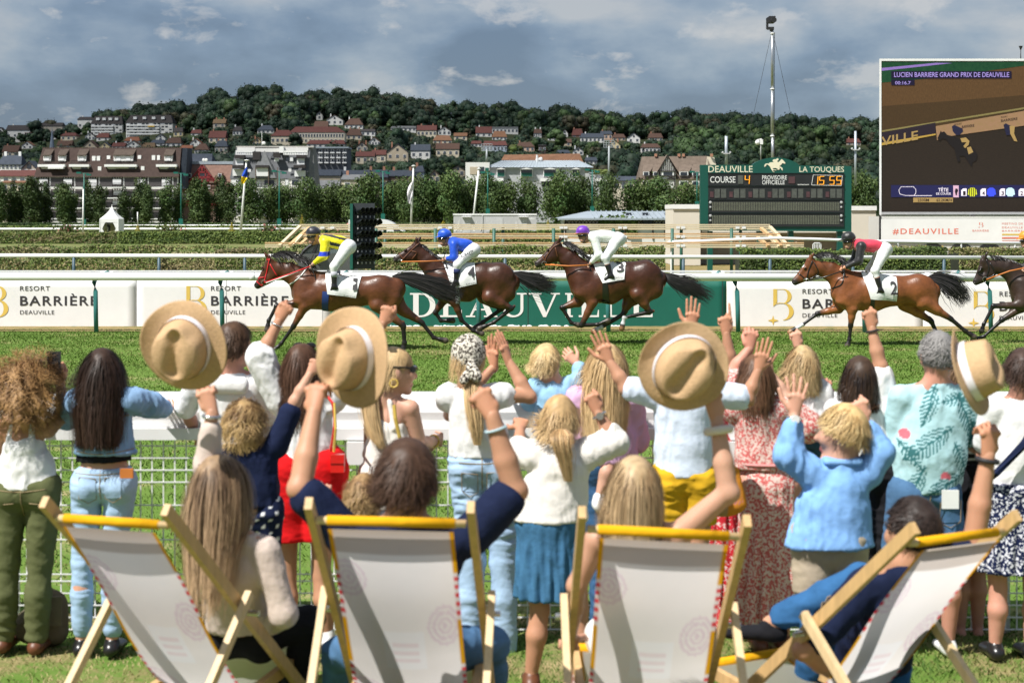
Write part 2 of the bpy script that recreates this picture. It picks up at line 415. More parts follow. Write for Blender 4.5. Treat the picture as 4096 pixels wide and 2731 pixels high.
# grass blades over the visible lawn and track
def blades(name,n,y0,y1,hgt,cols,seed,xm=0.34):
    r = np.random.default_rng(seed); u = r.random(n); Y = np.sqrt(y0**2+u*(y1**2-y0**2)); X = (r.random(n)*2-1) * (Y*xm+0.3)
    z0 = bank(X,Y) if y0 < 10 else 0 * X
    pat = fbm(X*0.8,Y*0.8,11) + 0.5 * fbm(X*3,Y*3,12) + r.normal(0,0.35,n)
    h = hgt * r.uniform(0.5,1.25,n) * (1-0.25*np.clip(pat,0,1)); w = 0.0025 + 0.00022 * Y * r.uniform(.7,1.6,n)
    a = r.uniform(0,6.28,n); lx = np.cos(a) * h * 0.9; ly = np.sin(a) * h * 0.9; b = r.uniform(-.6,.6,n)
    v = np.stack([np.stack([X-w*np.cos(b),Y-w*np.sin(b),z0],-1),np.stack([X+w*np.cos(b),Y+w*np.sin(b),z0],-1),np.stack([X+lx,Y+ly,z0+h],-1)],1)
    i = np.clip((pat+0.55)/1.5,0,0.999) * (len(cols)-1); k = i.astype(int); t = (i-k)[:,None]; C = np.array(cols)
    c = (C[k]*(1-t)+C[np.minimum(k+1,len(cols)-1)]*t) * r.uniform(.87,1.15,(n,1))
    o = link(name,mesh_from(name,v.reshape(-1,3),np.arange(3*n).reshape(n,3),mat('grass_blade','ffffff',0.7,attr=True,var=0,spec=.2),np.repeat(c,3,0)))
    return tag(o,None,None,None,'stuff')
tag(blades('track_grass',190000,10.5,35.6,0.036,[(.078,.142,.018),(.10,.168,.026),(.135,.185,.040),(.28,.24,.10)],3),'short green racing turf with dry patches between the two white rails','grass')
tag(blades('lawn_grass',30000,7.6,10.4,0.035,[(.06,.12,.018),(.10,.165,.03),(.15,.17,.045),(.36,.29,.14)],4),'trampled green and straw coloured lawn under the spectators','grass')

# ---------------------------------------------------------------- foliage
M_leaf = mat('leaf','ffffff',0.62,attr=True,var=0.0,spec=0.25,rnd=0.22)
M_bark = mat('bark',(0.10,0.075,0.05),0.9,var=.3)
def leaf_quads(c,nrm,size,r,tint):
    n = len(c); t = np.cross(nrm,r.normal(size=(n,3))); t /= np.linalg.norm(t,axis=1,keepdims=True) + 1e-9; b = np.cross(nrm,t)
    s = (size*r.uniform(.55,1.35,n))[:,None]
    v = np.stack([c-t*s,c-b*s*.6,c+t*s,c+b*s*.6],1).reshape(-1,3)
    return v,np.arange(4*n).reshape(n,4),np.repeat(tint,4,0)
def crown_mesh(name,seed,lobes,leaves,size,base,lobe_r=(0.28,0.42),shape='round',flat=1.0,lowest=.28):
    """unit-height crown: leaves over the surface and inside of many lobes"""
    r = np.random.default_rng(seed); V = []; Fs = []; C = []; nv = 0
    for i in range(lobes):
        if shape == 'column':
            h = r.uniform(0.03,0.96); rad = 0.150 * (1-max(0,(h-.72))/.34*.8); p = np.array((r.normal(0,.05),r.normal(0,.05),h)); R = np.array((rad,rad,r.uniform(.12,.22)))
        elif shape == 'cone':
            h = (i+.5) / lobes; rad = 0.20 * (1-h) + .02; p = np.array((0,0,h)); R = np.array((rad,rad,.16))
        elif shape == 'cedar':
            h = r.uniform(0.35,0.98); a = r.uniform(0,6.28); d = r.uniform(.05,.30) * (1.2-h*.6); p = np.array((math.cos(a)*d,math.sin(a)*d,h)); R = np.array((.17,.17,.045)) * r.uniform(.7,1.3)
        else:
            a = r.uniform(0,6.28); q = r.uniform(0,1) ** .6 * .27; h = lowest + (.80-lowest) * r.random(); q *= 1.15 - abs(h-.5)
            p = np.array((math.cos(a)*q,math.sin(a)*q,h)); R = np.full(3,r.uniform(*lobe_r)*.55) * (1,1,flat)
        n = leaves // lobes; d = r.normal(size=(n,3)); d /= np.linalg.norm(d,axis=1,keepdims=True)
        rad = (1-0.45*r.random(n)**2) * (1+.16*np.sin(d[:,0]*7+i)*np.sin(d[:,2]*6+2*i))
        c = p + d * R * rad[:,None]
        nr = d + r.normal(0,.55 if leaves>2000 else .16,(n,3)); nr /= np.linalg.norm(nr,axis=1,keepdims=True)
        tint = np.array(base) * r.uniform(.66,1.38) * r.uniform(.90,1.1,(n,1)) * np.array((1+r.uniform(-.12,.18),1,1+r.uniform(-.1,.1)))
        v,f,cc = leaf_quads(c,nr,size,r,tint); V.append(v); Fs.append(f+nv); C.append(cc); nv += len(v)
        if leaves < 2000 and shape == 'round':          # soft heart of the lobe behind its leaves
            b_ = MB().sphere(p,R*.74,10,6); v = np.vstack(b_.v); q = np.array([(list(t)+[t[-1]])[:4] if len(t)==4 else (t[0],t[1],t[2],t[2]) for t in b_.f if len(t)==4]); V.append(v); Fs.append(q+nv); C.append(np.tile(tint.mean(0),(len(v),1))); nv += len(v)
    return mesh_from(name,np.vstack(V),np.vstack(Fs),M_leaf,np.vstack(C))
def trunk_mesh(name,r0,h,seed=0,n=5):
    rr = random.Random(seed); m = MB(); m.tube([(0,0,-.02),(.01,0,h*.4),(rr.uniform(-.03,.03),.02,h)],[r0,r0*.75,r0*.35],6)
    for i in range(n):
        z = h * rr.uniform(.35,.85); a = rr.uniform(0,6.28); m.tube([(0,0,z),(math.cos(a)*.12,math.sin(a)*.12,z+.16)],[r0*.4,r0*.12],5)
    v = np.vstack(m.v); return mesh_from(name,v,m.f,M_bark)
KINDS = {}
def tree_kind(key,crown,trunk): KINDS[key] = (crown,trunk)
DG,MG,LG,YG,RB = (.015,.032,.017),(.022,.044,.020),(.046,.076,.025),(.09,.115,.028),(.040,.037,.018)
for i in range(3):
    tree_kind(f'poplar{i}',crown_mesh('crown',10+i,30,4200,.024,(.050,.082,.024),shape='column'),trunk_mesh('trunk',.02,.8,i))
    tree_kind(f'plane{i}',crown_mesh('crown',20+i,24,4400,.027,(.062,.105,.030),(.30,.46),lowest=.10),trunk_mesh('trunk',.022,.6,i))
    tree_kind(f'dark{i}',crown_mesh('crown',30+i,15,1000,.042,DG,(.26,.56),lowest=.2),trunk_mesh('trunk',.03,.5,i))
    tree_kind(f'mid{i}',crown_mesh('crown',40+i,15,1000,.042,MG,(.26,.56),lowest=.2),trunk_mesh('trunk',.03,.5,i))
    tree_kind(f'light{i}',crown_mesh('crown',50+i,13,620,.048,LG,(.30,.5)),trunk_mesh('trunk',.03,.5,i))
tree_kind('yellow0',crown_mesh('crown',60,12,600,.048,YG,(.30,.5)),trunk_mesh('trunk',.03,.5,1))
tree_kind('russet0',crown_mesh('crown',61,12,600,.048,RB,(.30,.5)),trunk_mesh('trunk',.03,.5,1))
tree_kind('cedar0',crown_mesh('crown',62,16,900,.04,(.022,.038,.018),shape='cedar'),trunk_mesh('trunk',.026,.95,2,9))
tree_kind('cone0',crown_mesh('crown',63,12,700,.03,(.30,.27,.035),shape='cone'),trunk_mesh('trunk',.02,.5,1,0))
def tree(name,kind,loc,hgt,wid,label,group,rot=None):
    t = thing(name,label,'tree',loc,group,random.uniform(0,6.28) if rot is None else rot)
    cr,tr = KINDS[kind]; k = (wid,wid,hgt); t.scale = k
    link('crown',cr,t); link('trunk',tr,t); return t
# the row along the far side of the course
pop = [(6,735),(51,735),(86,748),(119,712),(149,738),(184,742),(256,735),(286,752),(357,738),(393,748),(494,758),(557,730),(592,745),(660,732),(712,750),
       (780,718),(819,738),(879,722),(914,735)]
ORD = 'first second third fourth fifth sixth seventh eighth ninth tenth eleventh twelfth thirteenth fourteenth fifteenth sixteenth seventeenth eighteenth nineteenth twentieth'.split()
for i,(x,yt) in enumerate(pop):
    Y = 380 + (i % 3) * 3; X = (x-CX) * Y / F; h = H - (yt-HOR) * Y / F
    tree('poplar_tree',f'poplar{i % 3}',(X,Y,0),h*1.0,h*random.uniform(.92,1.1),
         f"clipped narrow poplar before the {'brown block' if x < 720 else 'red gabled house'}, {ORD[i]} of the row from the left edge",'narrow poplars in the row beyond the course')
pl = [(998,728),(1087,740),(1150,738),(1221,726),(1290,742),(1348,728),(1469,708),(1410,735),(1576,712),(1636,735),(1696,698),(1750,730),(1803,700),(1850,738),(1893,712),(1960,705),(2016,722),(2114,712),
      (2221,700),(2280,735),(2329,690),(2427,708),(2543,716),(2600,740),(2654,722),(2748,728),(2830,735)]
for i,(x,yt) in enumerate(pl):
    Y = 381 + (i % 3) * 3; X = (x-CX) * Y / F; h = H - (yt-HOR) * Y / F
    tree('plane_tree',f'plane{i % 3}',(X,Y,0),h*1.12,9.6*random.uniform(.9,1.15) if i % 2==0 else 8.2,
         f'bushy tree before the grey slate block, {ORD[sum(q[0] < x for q in pl)]} of the bushy row from its left end' if x<1300 else f'bushy tree of the row, {ORD[sum(1300 < q[0] < x for q in pl)]} to the right of the grey slate block' if x<2450 else f'bushy tree left of the scoreboard, {ORD[sum(q[0] > x for q in pl)]} counting away from it','bushy trees in the row beyond the course')
for i,(x,yt,w) in enumerate([(3290,700,9),(3350,735,8),(3400,690,9),(3455,720,8)]):
    Y = 300.0; X = (x-CX) * Y / F; tree('plane_tree',f'plane{i % 3}',(X,Y,0),(H-(yt-HOR)*Y/F)*1.15,w,f'bushy tree in the gap between scoreboard and big screen, {ORD[i]} from the left','bushy trees right of the scoreboard')
# ---------------------------------------------------------------- town
def tile_mat(name,c): return mat(name,c,0.85,var=.22,vscale=1.2,bump=.3,bscale=8,spec=.2)
RF = {'red':tile_mat('red_roof',(0.105,0.042,0.036)),'orange':tile_mat('orange_roof',(0.19,0.078,0.046)),'brown':tile_mat('brown_roof',(0.085,0.050,0.038)),
      'slate':tile_mat('slate_roof',(0.050,0.060,0.078)),'dark':tile_mat('dark_roof',(0.045,0.040,0.040)),'ochre':tile_mat('ochre_roof',(0.125,0.085,0.05)),
      'grey':tile_mat('grey_roof',(0.13,0.135,0.14)),'zinc':mat('zinc_roof',(0.36,0.41,0.45),.45,.2,var=.1,vscale=.7),'rust':tile_mat('rust_roof',(0.17,0.088,0.052))}
WL = {'white':mat('white_wall',(.70,.69,.66),.85,var=.07,vscale=.6),'cream':mat('cream_wall',(.62,.55,.42),.85,var=.08,vscale=.6),'beige':mat('beige_wall',(.46,.39,.29),.85,var=.1,vscale=.6),
      'yellow':mat('yellow_wall',(.60,.50,.30),.85,var=.08),'peach':mat('peach_wall',(.62,.44,.33),.85,var=.08),'stone':mat('stone_wall',(.40,.36,.30),.9,var=.2,vscale=2),
      'bluegrey':mat('blue_grey_wall',(.36,.42,.50),.85),'dark':mat('dark_wood_wall',(.06,.04,.035),.85),'brick':mat('brick_wall',(.20,.13,.105),.9,var=.2,vscale=3),'rough':mat('roughcast_wall',(.42,.43,.44),.95,var=.12,vscale=2)}
M_glass = mat('window_glass',(.03,.035,.045),.12,var=.3,vscale=.5,spec=.8)
M_pane = mat('house_pane',(.10,.11,.13),.25,var=.4,vscale=.4)
M_shut = mat('white_shutter',(.72,.72,.72),.7,var=.05)
M_tim = mat('dark_timber',(.035,.028,.025),.8)
M_redt = mat('red_timber',(.23,.02,.025),.7)
M_white = mat('white_paint',(.80,.80,.78),.5,var=.04)
M_green = mat('green_paint',(.012,.105,.075),.45,var=.08)
M_iron = mat('black_iron',(.02,.02,.022),.6)
M_conc = mat('grey_concrete',(.45,.45,.45),.9,var=.1)
M_blue = mat('blue_shutter',(.08,.28,.62),.7)
M_brickc = mat('chimney_brick',(.40,.20,.13),.9)

RECTS = []                                    # image rectangles kept free of trees: (x0, y0, x1, y1, depth)
def house(label,x0,x1,yr,ye,yb,roof,wall,ridge='x',hip=0.0,wins=3,chim=1,Y=None,dep=None,floors=1,group=None,name='house',shut=None,gabwin=True,over=.4):
    """a house seen between columns x0..x1: ridge row yr, eave row ye, ground row yb"""
    cx = (x0+x1) / 2
    if Y is None: X,Y,zb = hill_at(cx,yb)
    else: X = (cx-CX) * Y / F; zb = H - (yb-HOR) * Y / F
    k = Y / F; w = (x1-x0) * k; zr = H - (yr-HOR) * k; ze = H - (ye-HOR) * k; d = dep or max(6.0,min(w,11.0))
    RECTS.append((x0-4,yr,x1+4,yb-2,Y))
    t = thing(name,label,'house' if name=='house' else 'building',(X,Y+d/2,zb),group)
    a,b,y0,y1 = X - w / 2,X + w / 2,Y,Y + d
    m = MB(); m.box(a+over*.6,b-over*.6,y0+.25,y1-.25,zb-5,ze)
    if ridge == 'y': m.add([(a+over*.6,y0+.25,ze),(b-over*.6,y0+.25,ze),((a+b)/2,y0+.25,zr-.15),(a+over*.6,y1-.25,ze),(b-over*.6,y1-.25,ze),((a+b)/2,y1-.25,zr-.15)],[(0,1,2),(5,4,3)])
    elif hip == 0: m.add([(a+over*.6,y0+.25,ze),(a+over*.6,y1-.25,ze),(a+over*.6,(y0+y1)/2,zr-.15),(b-over*.6,y0+.25,ze),(b-over*.6,y1-.25,ze),(b-over*.6,(y0+y1)/2,zr-.15)],[(2,1,0),(3,4,5)])
    m.build('wall',WL[wall],t)
    r = MB(); th = .18
    if ridge == 'y':
        for s in (-1,1):
            e = a if s < 0 else b; c = (a+b) / 2
            r.add([(e,y0-.2,ze-.1),(e,y1+.2,ze-.1),(c,y1+.2,zr),(c,y0-.2,zr),(e,y0-.2,ze-.1+th),(e,y1+.2,ze-.1+th),(c,y1+.2,zr+th),(c,y0-.2,zr+th)],
                  [(0,1,2,3),(7,6,5,4),(0,4,5,1),(3,2,6,7),(0,3,7,4),(1,5,6,2)])
    else:
        q = hip * w / 2; c = (y0+y1) / 2; zt = zr
        r.add([(a,y0-.1,ze),(b,y0-.1,ze),(b,y1+.1,ze),(a,y1+.1,ze),(a+q,c,zt),(b-q,c,zt),(a,y0-.1,ze-th),(b,y0-.1,ze-th),(b,y1+.1,ze-th),(a,y1+.1,ze-th)],
              [(0,1,5,4),(2,3,4,5),(3,0,4),(1,2,5),(0,6,7,1),(1,7,8,2),(2,8,9,3),(3,9,6,0),(9,8,7,6)])
    ro = r.build('roof',RF[roof],t)
    for i in range(chim):
        c = MB(); xx = a + w * (.22 if i==0 else .8); c.box(xx-.35,xx+.35,(y0+y1)/2-.3,(y0+y1)/2+.3,(ze+zr)/2,zr+1.0); c.build('chimney',M_brickc if wall != 'white' else M_white,ro)
    hh = (ze-zb)
    if wins:
        fh = hh / floors; ww = min(1.3,w/(wins*1.9)); wh = min(1.5,fh*.55)
        me = None
        for fl in range(floors):
            for i in range(wins):
                xx = a + w * (i+.5) / wins; zz = zb + fh * (fl+.55)
                f = MB(); f.box(xx-ww/2-.1,xx+ww/2+.1,y0+.16,y0+.26,zz-wh/2-.1,zz+wh/2+.1); f.build('window',shut or M_white,t)
                g = MB(); g.box(xx-ww/2,xx+ww/2,y0+.10,y0+.155,zz-wh/2,zz+wh/2); g.build('pane',M_pane,t.children[-1])
    if ridge == 'y' and gabwin:
        zz = ze + (zr-ze) * .28; f = MB(); f.box(X-.55,X+.55,y0+.14,y0+.24,zz-.6,zz+.6); f.build('window',shut or M_glass,t)
    return t
def A(*v): return [v[0]/2.24,v[1]/2.24] + [300+q/2.24 for q in v[2:]]
def B(*v): return [1000+v[0]/2.24,1000+v[1]/2.24] + [300+q/2.24 for q in v[2:]]
def C_(*v): return [1900+v[0]/2.24,1900+v[1]/2.24] + [300+q/2.24 for q in v[2:]]
HG = 'houses scattered on the wooded hillside'
for args in [
    ('wide dark-roofed house with white gable high at the left edge of the hill',*A(50,270,447,495,575),'dark','white','x',0,4,1),
    ('dark roofed white house cut by the left edge of the hillside',*A(-40,45,470,515,575),'dark','white','y'),
    ('half-timbered house with steep brown roof between two dark tree clumps',*A(220,365,468,520,560),'brown','white','x',.3,4,2),
    ('low dark roofed house just right of the slate church spire',*A(390,550,508,555,582),'dark','white','x',.2,3,0),
    ('cream house with red hipped roof below the left white apartment block',*A(540,685,515,545,590),'red','cream','x',.35,3,1),
    ('brown steep roofed house right beside the slate church spire',*A(505,640,585,632,665),'brown','beige','x',0,2,1),
    ('house with pale pointed gable between brown roof slopes above the brown block',*A(735,870,586,645,668),'brown','beige','y',0,2,0),
    ('house with yellow gable and slate roof above the brown block',*A(880,990,600,642,668),'slate','yellow','y',0,1,0),
    ('red roofed white house tucked behind the ridge of the brown block',*A(1000,1120,604,640,668),'red','white','x',0,3,1),
    ('double gabled white house with brown roof behind the brown block',*A(1130,1260,588,632,668),'brown','white','y',0,2,1),
    ('house with ochre hipped roof behind the brown block',*A(1265,1390,605,645,668),'ochre','yellow','x',.25,2,0),
    ('navy slate roofed low house behind the right end of the brown block',*A(1340,1475,578,612,640),'slate','white','x',.3,2,0),
    ('small white gabled house below the right white apartment block',*A(1392,1482,528,560,588),'dark','white','y',0,1,0),
    ('brown red hipped house with white walls above the end of the brown block',*A(1480,1625,558,610,640),'brown','white','x',.3,3,1),
    ('white cottage with bright orange roof beside a tall white chimney',*A(1698,1805,570,610,645),'orange','white','y',0,2,1),
    ('small red roofed white house high under the wooded crest',*A(1706,1805,488,522,548),'red','white','x',.2,2,1),
    ('tall red roofed house with white front gable under the wooded crest',*A(1866,2020,498,562,608),'red','cream','x',0,3,1),
    ('low orange roofed house left of the brown pyramid-roofed villa',*A(1612,1725,628,655,688),'orange','white','x',.15,3,0),
    ('brown pyramid-roofed white villa above the red timber house',*A(1738,1872,612,670,706),'brown','white','x',.6,4,1),
    ('pale stone villa with slate roof and tall dormers left of the grey block',*A(1920,2040,585,640,712),'slate','stone','x',.4,3,2),
    ('cream house with dark brown roof low at the left edge',*A(15,160,628,690,742),'brown','cream','x',0,3,1),
    ('small house with orange roof in the middle of the roofs above the brown block',*A(1108,1250,552,590,618),'orange','white','x',.3,2,1),
    ('red-brown roofed house under the left white apartment block',*A(860,975,518,560,590),'red','white','x',.2,2,1),
    ('long dark roof with white end showing on the skyline left of the apartment blocks',*A(690,850,372,398,425),'dark','white','x',.1,3,1),
    ('dark long roofed house on the skyline right of the left edge house',*A(352,560,424,455,480),'dark','stone','x',.1,4,0),
    ('white villa with slate hipped roof left of the long red roofed school',*B(62,216,448,492,522),'slate','white','x',.5,4,1),
    ('two storey cream house with red hipped roof at the left end of the school',*B(184,388,490,545,632),'red','cream','x',.5,5,1),
    ('low white annex with long red-brown roof below the school',*B(505,852,580,618,655),'red','white','x',.12,7,0),
    ('brown roofed house with skylights below the white gabled house on the hill',*B(568,700,411,465,485),'brown','brick','x',.1,2,0),
    ('white house with large gable and dark roof standing above the school',*B(682,834,358,400,450),'brown','white','y',0,3,1),
    ('brown hip-roofed house with white dormers right above the school',*B(846,1012,386,446,480),'brown','white','x',.5,4,1),
    ('cream house with steep brown roof at the right end of the school',*B(860,1000,480,540,578),'brown','cream','x',.4,3,2),
    ('low white modern house with dark roof right of the steep brown roof',*B(990,1122,482,505,545),'dark','white','x',.1,3,0),
    ('narrow white gable half hidden in trees high above the school',*B(590,652,326,358,405),'dark','white','y',0,1,0),
    ('white low modern house with glazed front on the upper hillside',*B(1258,1490,454,474,505),'grey','white','x',.1,6,0),
    ('large cream house with red-brown roof and two pointed gables on the upper hillside',*B(1492,1672,448,495,556),'red','cream','x',0,5,2),
    ('half-timbered white house with brown roof right of the twin gabled cream house',*B(1682,1800,462,500,540),'brown','white','y',0,3,1),
    ('cream house with rust orange hipped roof and dormers below the half-timbered house',*B(1636,1812,538,586,615),'rust','cream','x',.35,4,0),
    ('cream gabled house with long brown roof above the white building',*B(1662,1876,608,664,738),'brown','cream','x',0,4,1),
    ('white gabled house with red roof and blue shutters on the upper right hillside',*B(2020,2168,460,520,555),'red','white','x',0,3,1),
    ('grey slate-roofed mansion alone among the trees high on the hill',*B(1718,1842,332,372,398),'slate','bluegrey','x',.4,4,2),
    ('cream cottage with red roof, left one of the twin cottages',*B(942,1118,684,728,798),'red','cream','x',0,3,1),
    ('cream cottage with red roof, right one of the twin cottages',*B(1088,1218,670,715,790),'red','cream','x',0,2,1),
    ('tall beige gabled house with slate roof right of the twin red cottages',*B(1222,1418,616,690,775),'slate','beige','y',0,3,1),
    ('white gabled house with navy slate roof and balcony left of the dark trees',*B(1436,1614,618,676,755),'slate','white','x',0,3,1),
    ('small beige gabled house behind the trees left of the white building',*B(1600,1705,855,905,960),'brown','beige','y',0,2,0),
    ('pair of beige gables with dark roofs touching the white building',*B(1795,1930,812,850,915),'dark','beige','y',0,2,0),
    ('white flat-roofed modern house with long balcony on the upper right hillside',*C_(150,390,462,474,530),'grey','white','x',.05,7,0),
    ('house with orange tiled roof and three dormers below the flat-roofed house',*C_(150,288,500,555,585),'rust','white','x',.3,4,0),
    ('low white house with red roof at the left of the terrace of red roofs',*C_(-40,62,588,615,645),'red','white','x',.2,3,0),
    ('terraced house with red roof and pale blue walls above the white building',*C_(65,290,588,630,688),'red','bluegrey','x',.15,7,0),
    ('peach house with wide brown hipped roof above the zinc roofed building',*C_(362,536,600,644,688),'brown','peach','x',.4,4,1),
    ('dark timber box house above the rust roof of the white building',*C_(566,640,625,632,700),'dark','dark','x',.1,2,0),
    ('slate roof house peeping over the rust roof of the white building',*C_(725,856,670,698,715),'slate','white','x',.3,2,0),
    ('red-brown steep roofed house in the trees of the upper right hillside',*C_(866,972,480,540,560),'red','brick','x',.3,2,1),
    ('long grey house with solar panels on the right hillside',*C_(945,1162,520,560,605),'slate','white','x',.1,6,1),
    ('white house with navy roof and peach lower wall left of the lone white gable',*C_(1120,1232,500,530,582),'slate','peach','x',.15,3,1),
    ('white gabled house with slate roof, rightmost bright gable of the hillside',*C_(1366,1482,520,562,612),'slate','white','y',0,2,0),
    ('pair of low white houses with brown roofs above the half-timbered block',*C_(1488,1664,612,650,705),'brown','white','x',.25,5,1),
    ('small white house with slate roof at the right end of the zinc roofed building',*C_(985,1098,735,768,800),'slate','white','x',.15,3,1),
    ('narrow brown roofed white house half hidden right of the light green tree',*C_(775,836,486,525,555),'brown','white','y',0,1,0),
    ('brown roofed low house left of the rightmost white gable',*C_(1230,1352,526,562,588),'brown','beige','x',.3,3,1),
    ('red-roofed house alone high on the far right hillside beside the big screen',3388,3445,553,570,582,'red','stone','x',.2,3,1)]:
    house(*args,group=HG)
# smaller houses filling the streets between them
rr = random.Random(12); PLACES = [('under the left white apartment block',380,500,545,575),('under the right white apartment block',520,720,545,580),('left of the church spire',10,190,545,600),('right of the church spire',235,420,560,592),('above the red timber house',730,900,560,640),('between the apartment blocks and the school',720,1000,505,560),
    ('left of the school',980,1150,545,590),('right of the school',1400,1560,540,600),('above the twin red cottages',1430,1560,595,640),('below the twin gabled cream house',1690,1850,560,620),('left of the terrace of red roofs',1800,1920,540,600),('above the rust roof of the white building',1960,2330,560,625),('right of the peach house',2150,2420,545,610),('above the half-timbered block',2450,2700,560,615)]
NAMES = {'red':'red','brown':'brown','slate':'slate','dark':'dark','rust':'rust orange','ochre':'ochre'}; seen = set()
for i in range(160):
    where,xa,xb,ya,yb = PLACES[i % 14]; x = rr.uniform(xa,xb); yb_ = rr.uniform(ya,yb); w = rr.uniform(34,62); rf = rr.choice(list(NAMES)); wl = rr.choice(['white','cream','beige','white','stone','yellow']); rg = rr.choice('xxy')
    k = (where,rf,wl,rg)
    if k in seen or any(x-w/2<q[2]-2 and x+w/2>q[0]+2 and yb_-34<q[3] and yb_>q[1] for q in RECTS): continue
    seen.add(k); hw = rr.uniform(13,20); rh = rr.uniform(13,19)
    house(f"{wl} {'gabled house' if rg == 'y' else 'house'} with {NAMES[rf]} roof {where}",x-w/2,x+w/2,yb_-hw-rh,yb_-hw,yb_,rf,wl,rg,rr.choice([0,.2,.35]),rr.choice([2,3,4]),rr.choice([0,1,1,2]),group=HG)
# lower town roofs seen over the poplar row
for args,kw in [
    (('navy mansard-roofed white hotel low at the left edge',*A(-30,192,716,800,900),'slate','white','x',.25,6,2),dict(Y=470,floors=2)),
    (('beige pedimented house front with round window left of the brown block',*A(188,330,772,838,905),'slate','stone','y',0,2,0),dict(Y=460)),
    (('red-brown long low roof left of the brown block',*A(-60,308,848,905,1000),'brick' and 'red','white','x',.05,5,0),dict(Y=450)),
    (('cream end wall with curved gable at the left edge behind the poplars',*A(0,228,945,962,1330),'rust','cream','x',.1,3,0),dict(Y=420,floors=3)),
    (('plain slate roof between the brown block and the grey block',*A(1655,1900,702,775,900),'slate','white','x',.15,3,0),dict(Y=462)),
    (('dark slate roof with timber gable right of the grey block',*B(582,812,845,900,1060),'slate','beige','x',0,3,0),dict(Y=500)),
    (('long slate roofs behind the bushy trees, second from the grey block',*B(780,1045,850,900,1060),'slate','white','x',.1,4,1),dict(Y=506)),
    (('long slate roof with brick chimneys behind the white flagpole',*B(1030,1235,846,915,1060),'slate','brick','x',.1,4,2),dict(Y=512)),
    (('brick and slate town house behind the flagpole top',*B(1225,1480,850,905,1060),'slate','brick','x',.1,5,2),dict(Y=518)),
    (('grey pitched roof directly right of the grey block, above the trees',*B(595,800,940,1015,1060),'grey','white','x',0,3,0),dict(Y=452)),
    (('cream house with flat grey roof and orange chimneys above the trees',*B(812,1045,890,935,1060),'grey','cream','x',.1,2,1),dict(Y=450)),
    (('slate dormer house peeping over the trees by the flagpole',*B(1472,1562,812,868,960),'slate','bluegrey','x',.4,1,1),dict(Y=520)),
    (('low slate house behind the trees left of the half-timbered block',*C_(1240,1480,905,945,1040),'slate','cream','x',.1,4,0),dict(Y=470))]:
    house(*args,group='town houses behind the tree row',**kw)
# slate church spire
def spire():
    X,Y,z = hill_at(208,598); k = Y / F; zt = H - (507-HOR) * k; zb = H - (600-HOR) * k; X = (208-CX) * k
    t = thing('church_spire','slender slate church spire rising behind the brown block','church',(X,Y,zb-12))
    m = MB(); m.lathe((X,Y,zb),[(1.9,0),(1.7,.6),(.9,(zt-zb)*.5),(.12,(zt-zb)*.93),(.05,zt-zb)],8); m.build('steeple',mat('spire_slate',(.16,.20,.26),.6,var=.2),t)
    m = MB(); m.box(X-1.8,X+1.8,Y-1.8,Y+1.8,zb-14,zb); m.build('tower',WL['stone'],t)
    m = MB(); m.bar((X,Y,zt),(X,Y,zt+2),.1); m.bar((X-.5,Y,zt+1.4),(X+.5,Y,zt+1.4),.1); m.build('cross',M_iron,t)
    RECTS.append((198,507,220,596,Y))
spire()

def facade(Y): return lambda x,y,off=0.0: P(x,y,Y) + np.array((0,-off,0))
def rect_box(m,x0,y0,x1,y1,Y,off,th):            # a box standing off the facade plane Y
    a = P(x0,y1,Y); b = P(x1,y0,Y); m.box(a[0],b[0],Y-off-th,Y-off,a[2],b[2]); return m
def rbox(name,x0,y0,x1,y1,Y,off,th,material,parent): return rect_box(MB(),x0,y0,x1,y1,Y,off,th).build(name,material,parent)
def railing(x0,y0,x1,y1,Y,off,parent,material=None,step=7):
    m = MB(); rect_box(m,x0,y0,x1,y0+1.5,Y,off,.08); rect_box(m,x0,y1-1.2,x1,y1,Y,off,.08)
    n = max(2,int((x1-x0)/step))
    for i in range(n+1):
        x = x0 + (x1-x0) * i / n; rect_box(m,x-.7,y0,x+.7,y1,Y,off+.005,.06)
    return m.build('railing',material or M_iron,parent)
def window(x0,y0,x1,y1,Y,parent,off=0.0,frame=None,pane=None):
    f = rbox('window',x0,y0,x1,y1,Y,off,.12,frame or M_white,parent)
    w = x1 - x0; h = y1 - y0
    rbox('pane',x0+w*.12,y0+h*.1,x1-w*.12,y1-h*.08,Y,off+.125,.03,pane or M_glass,f); return f
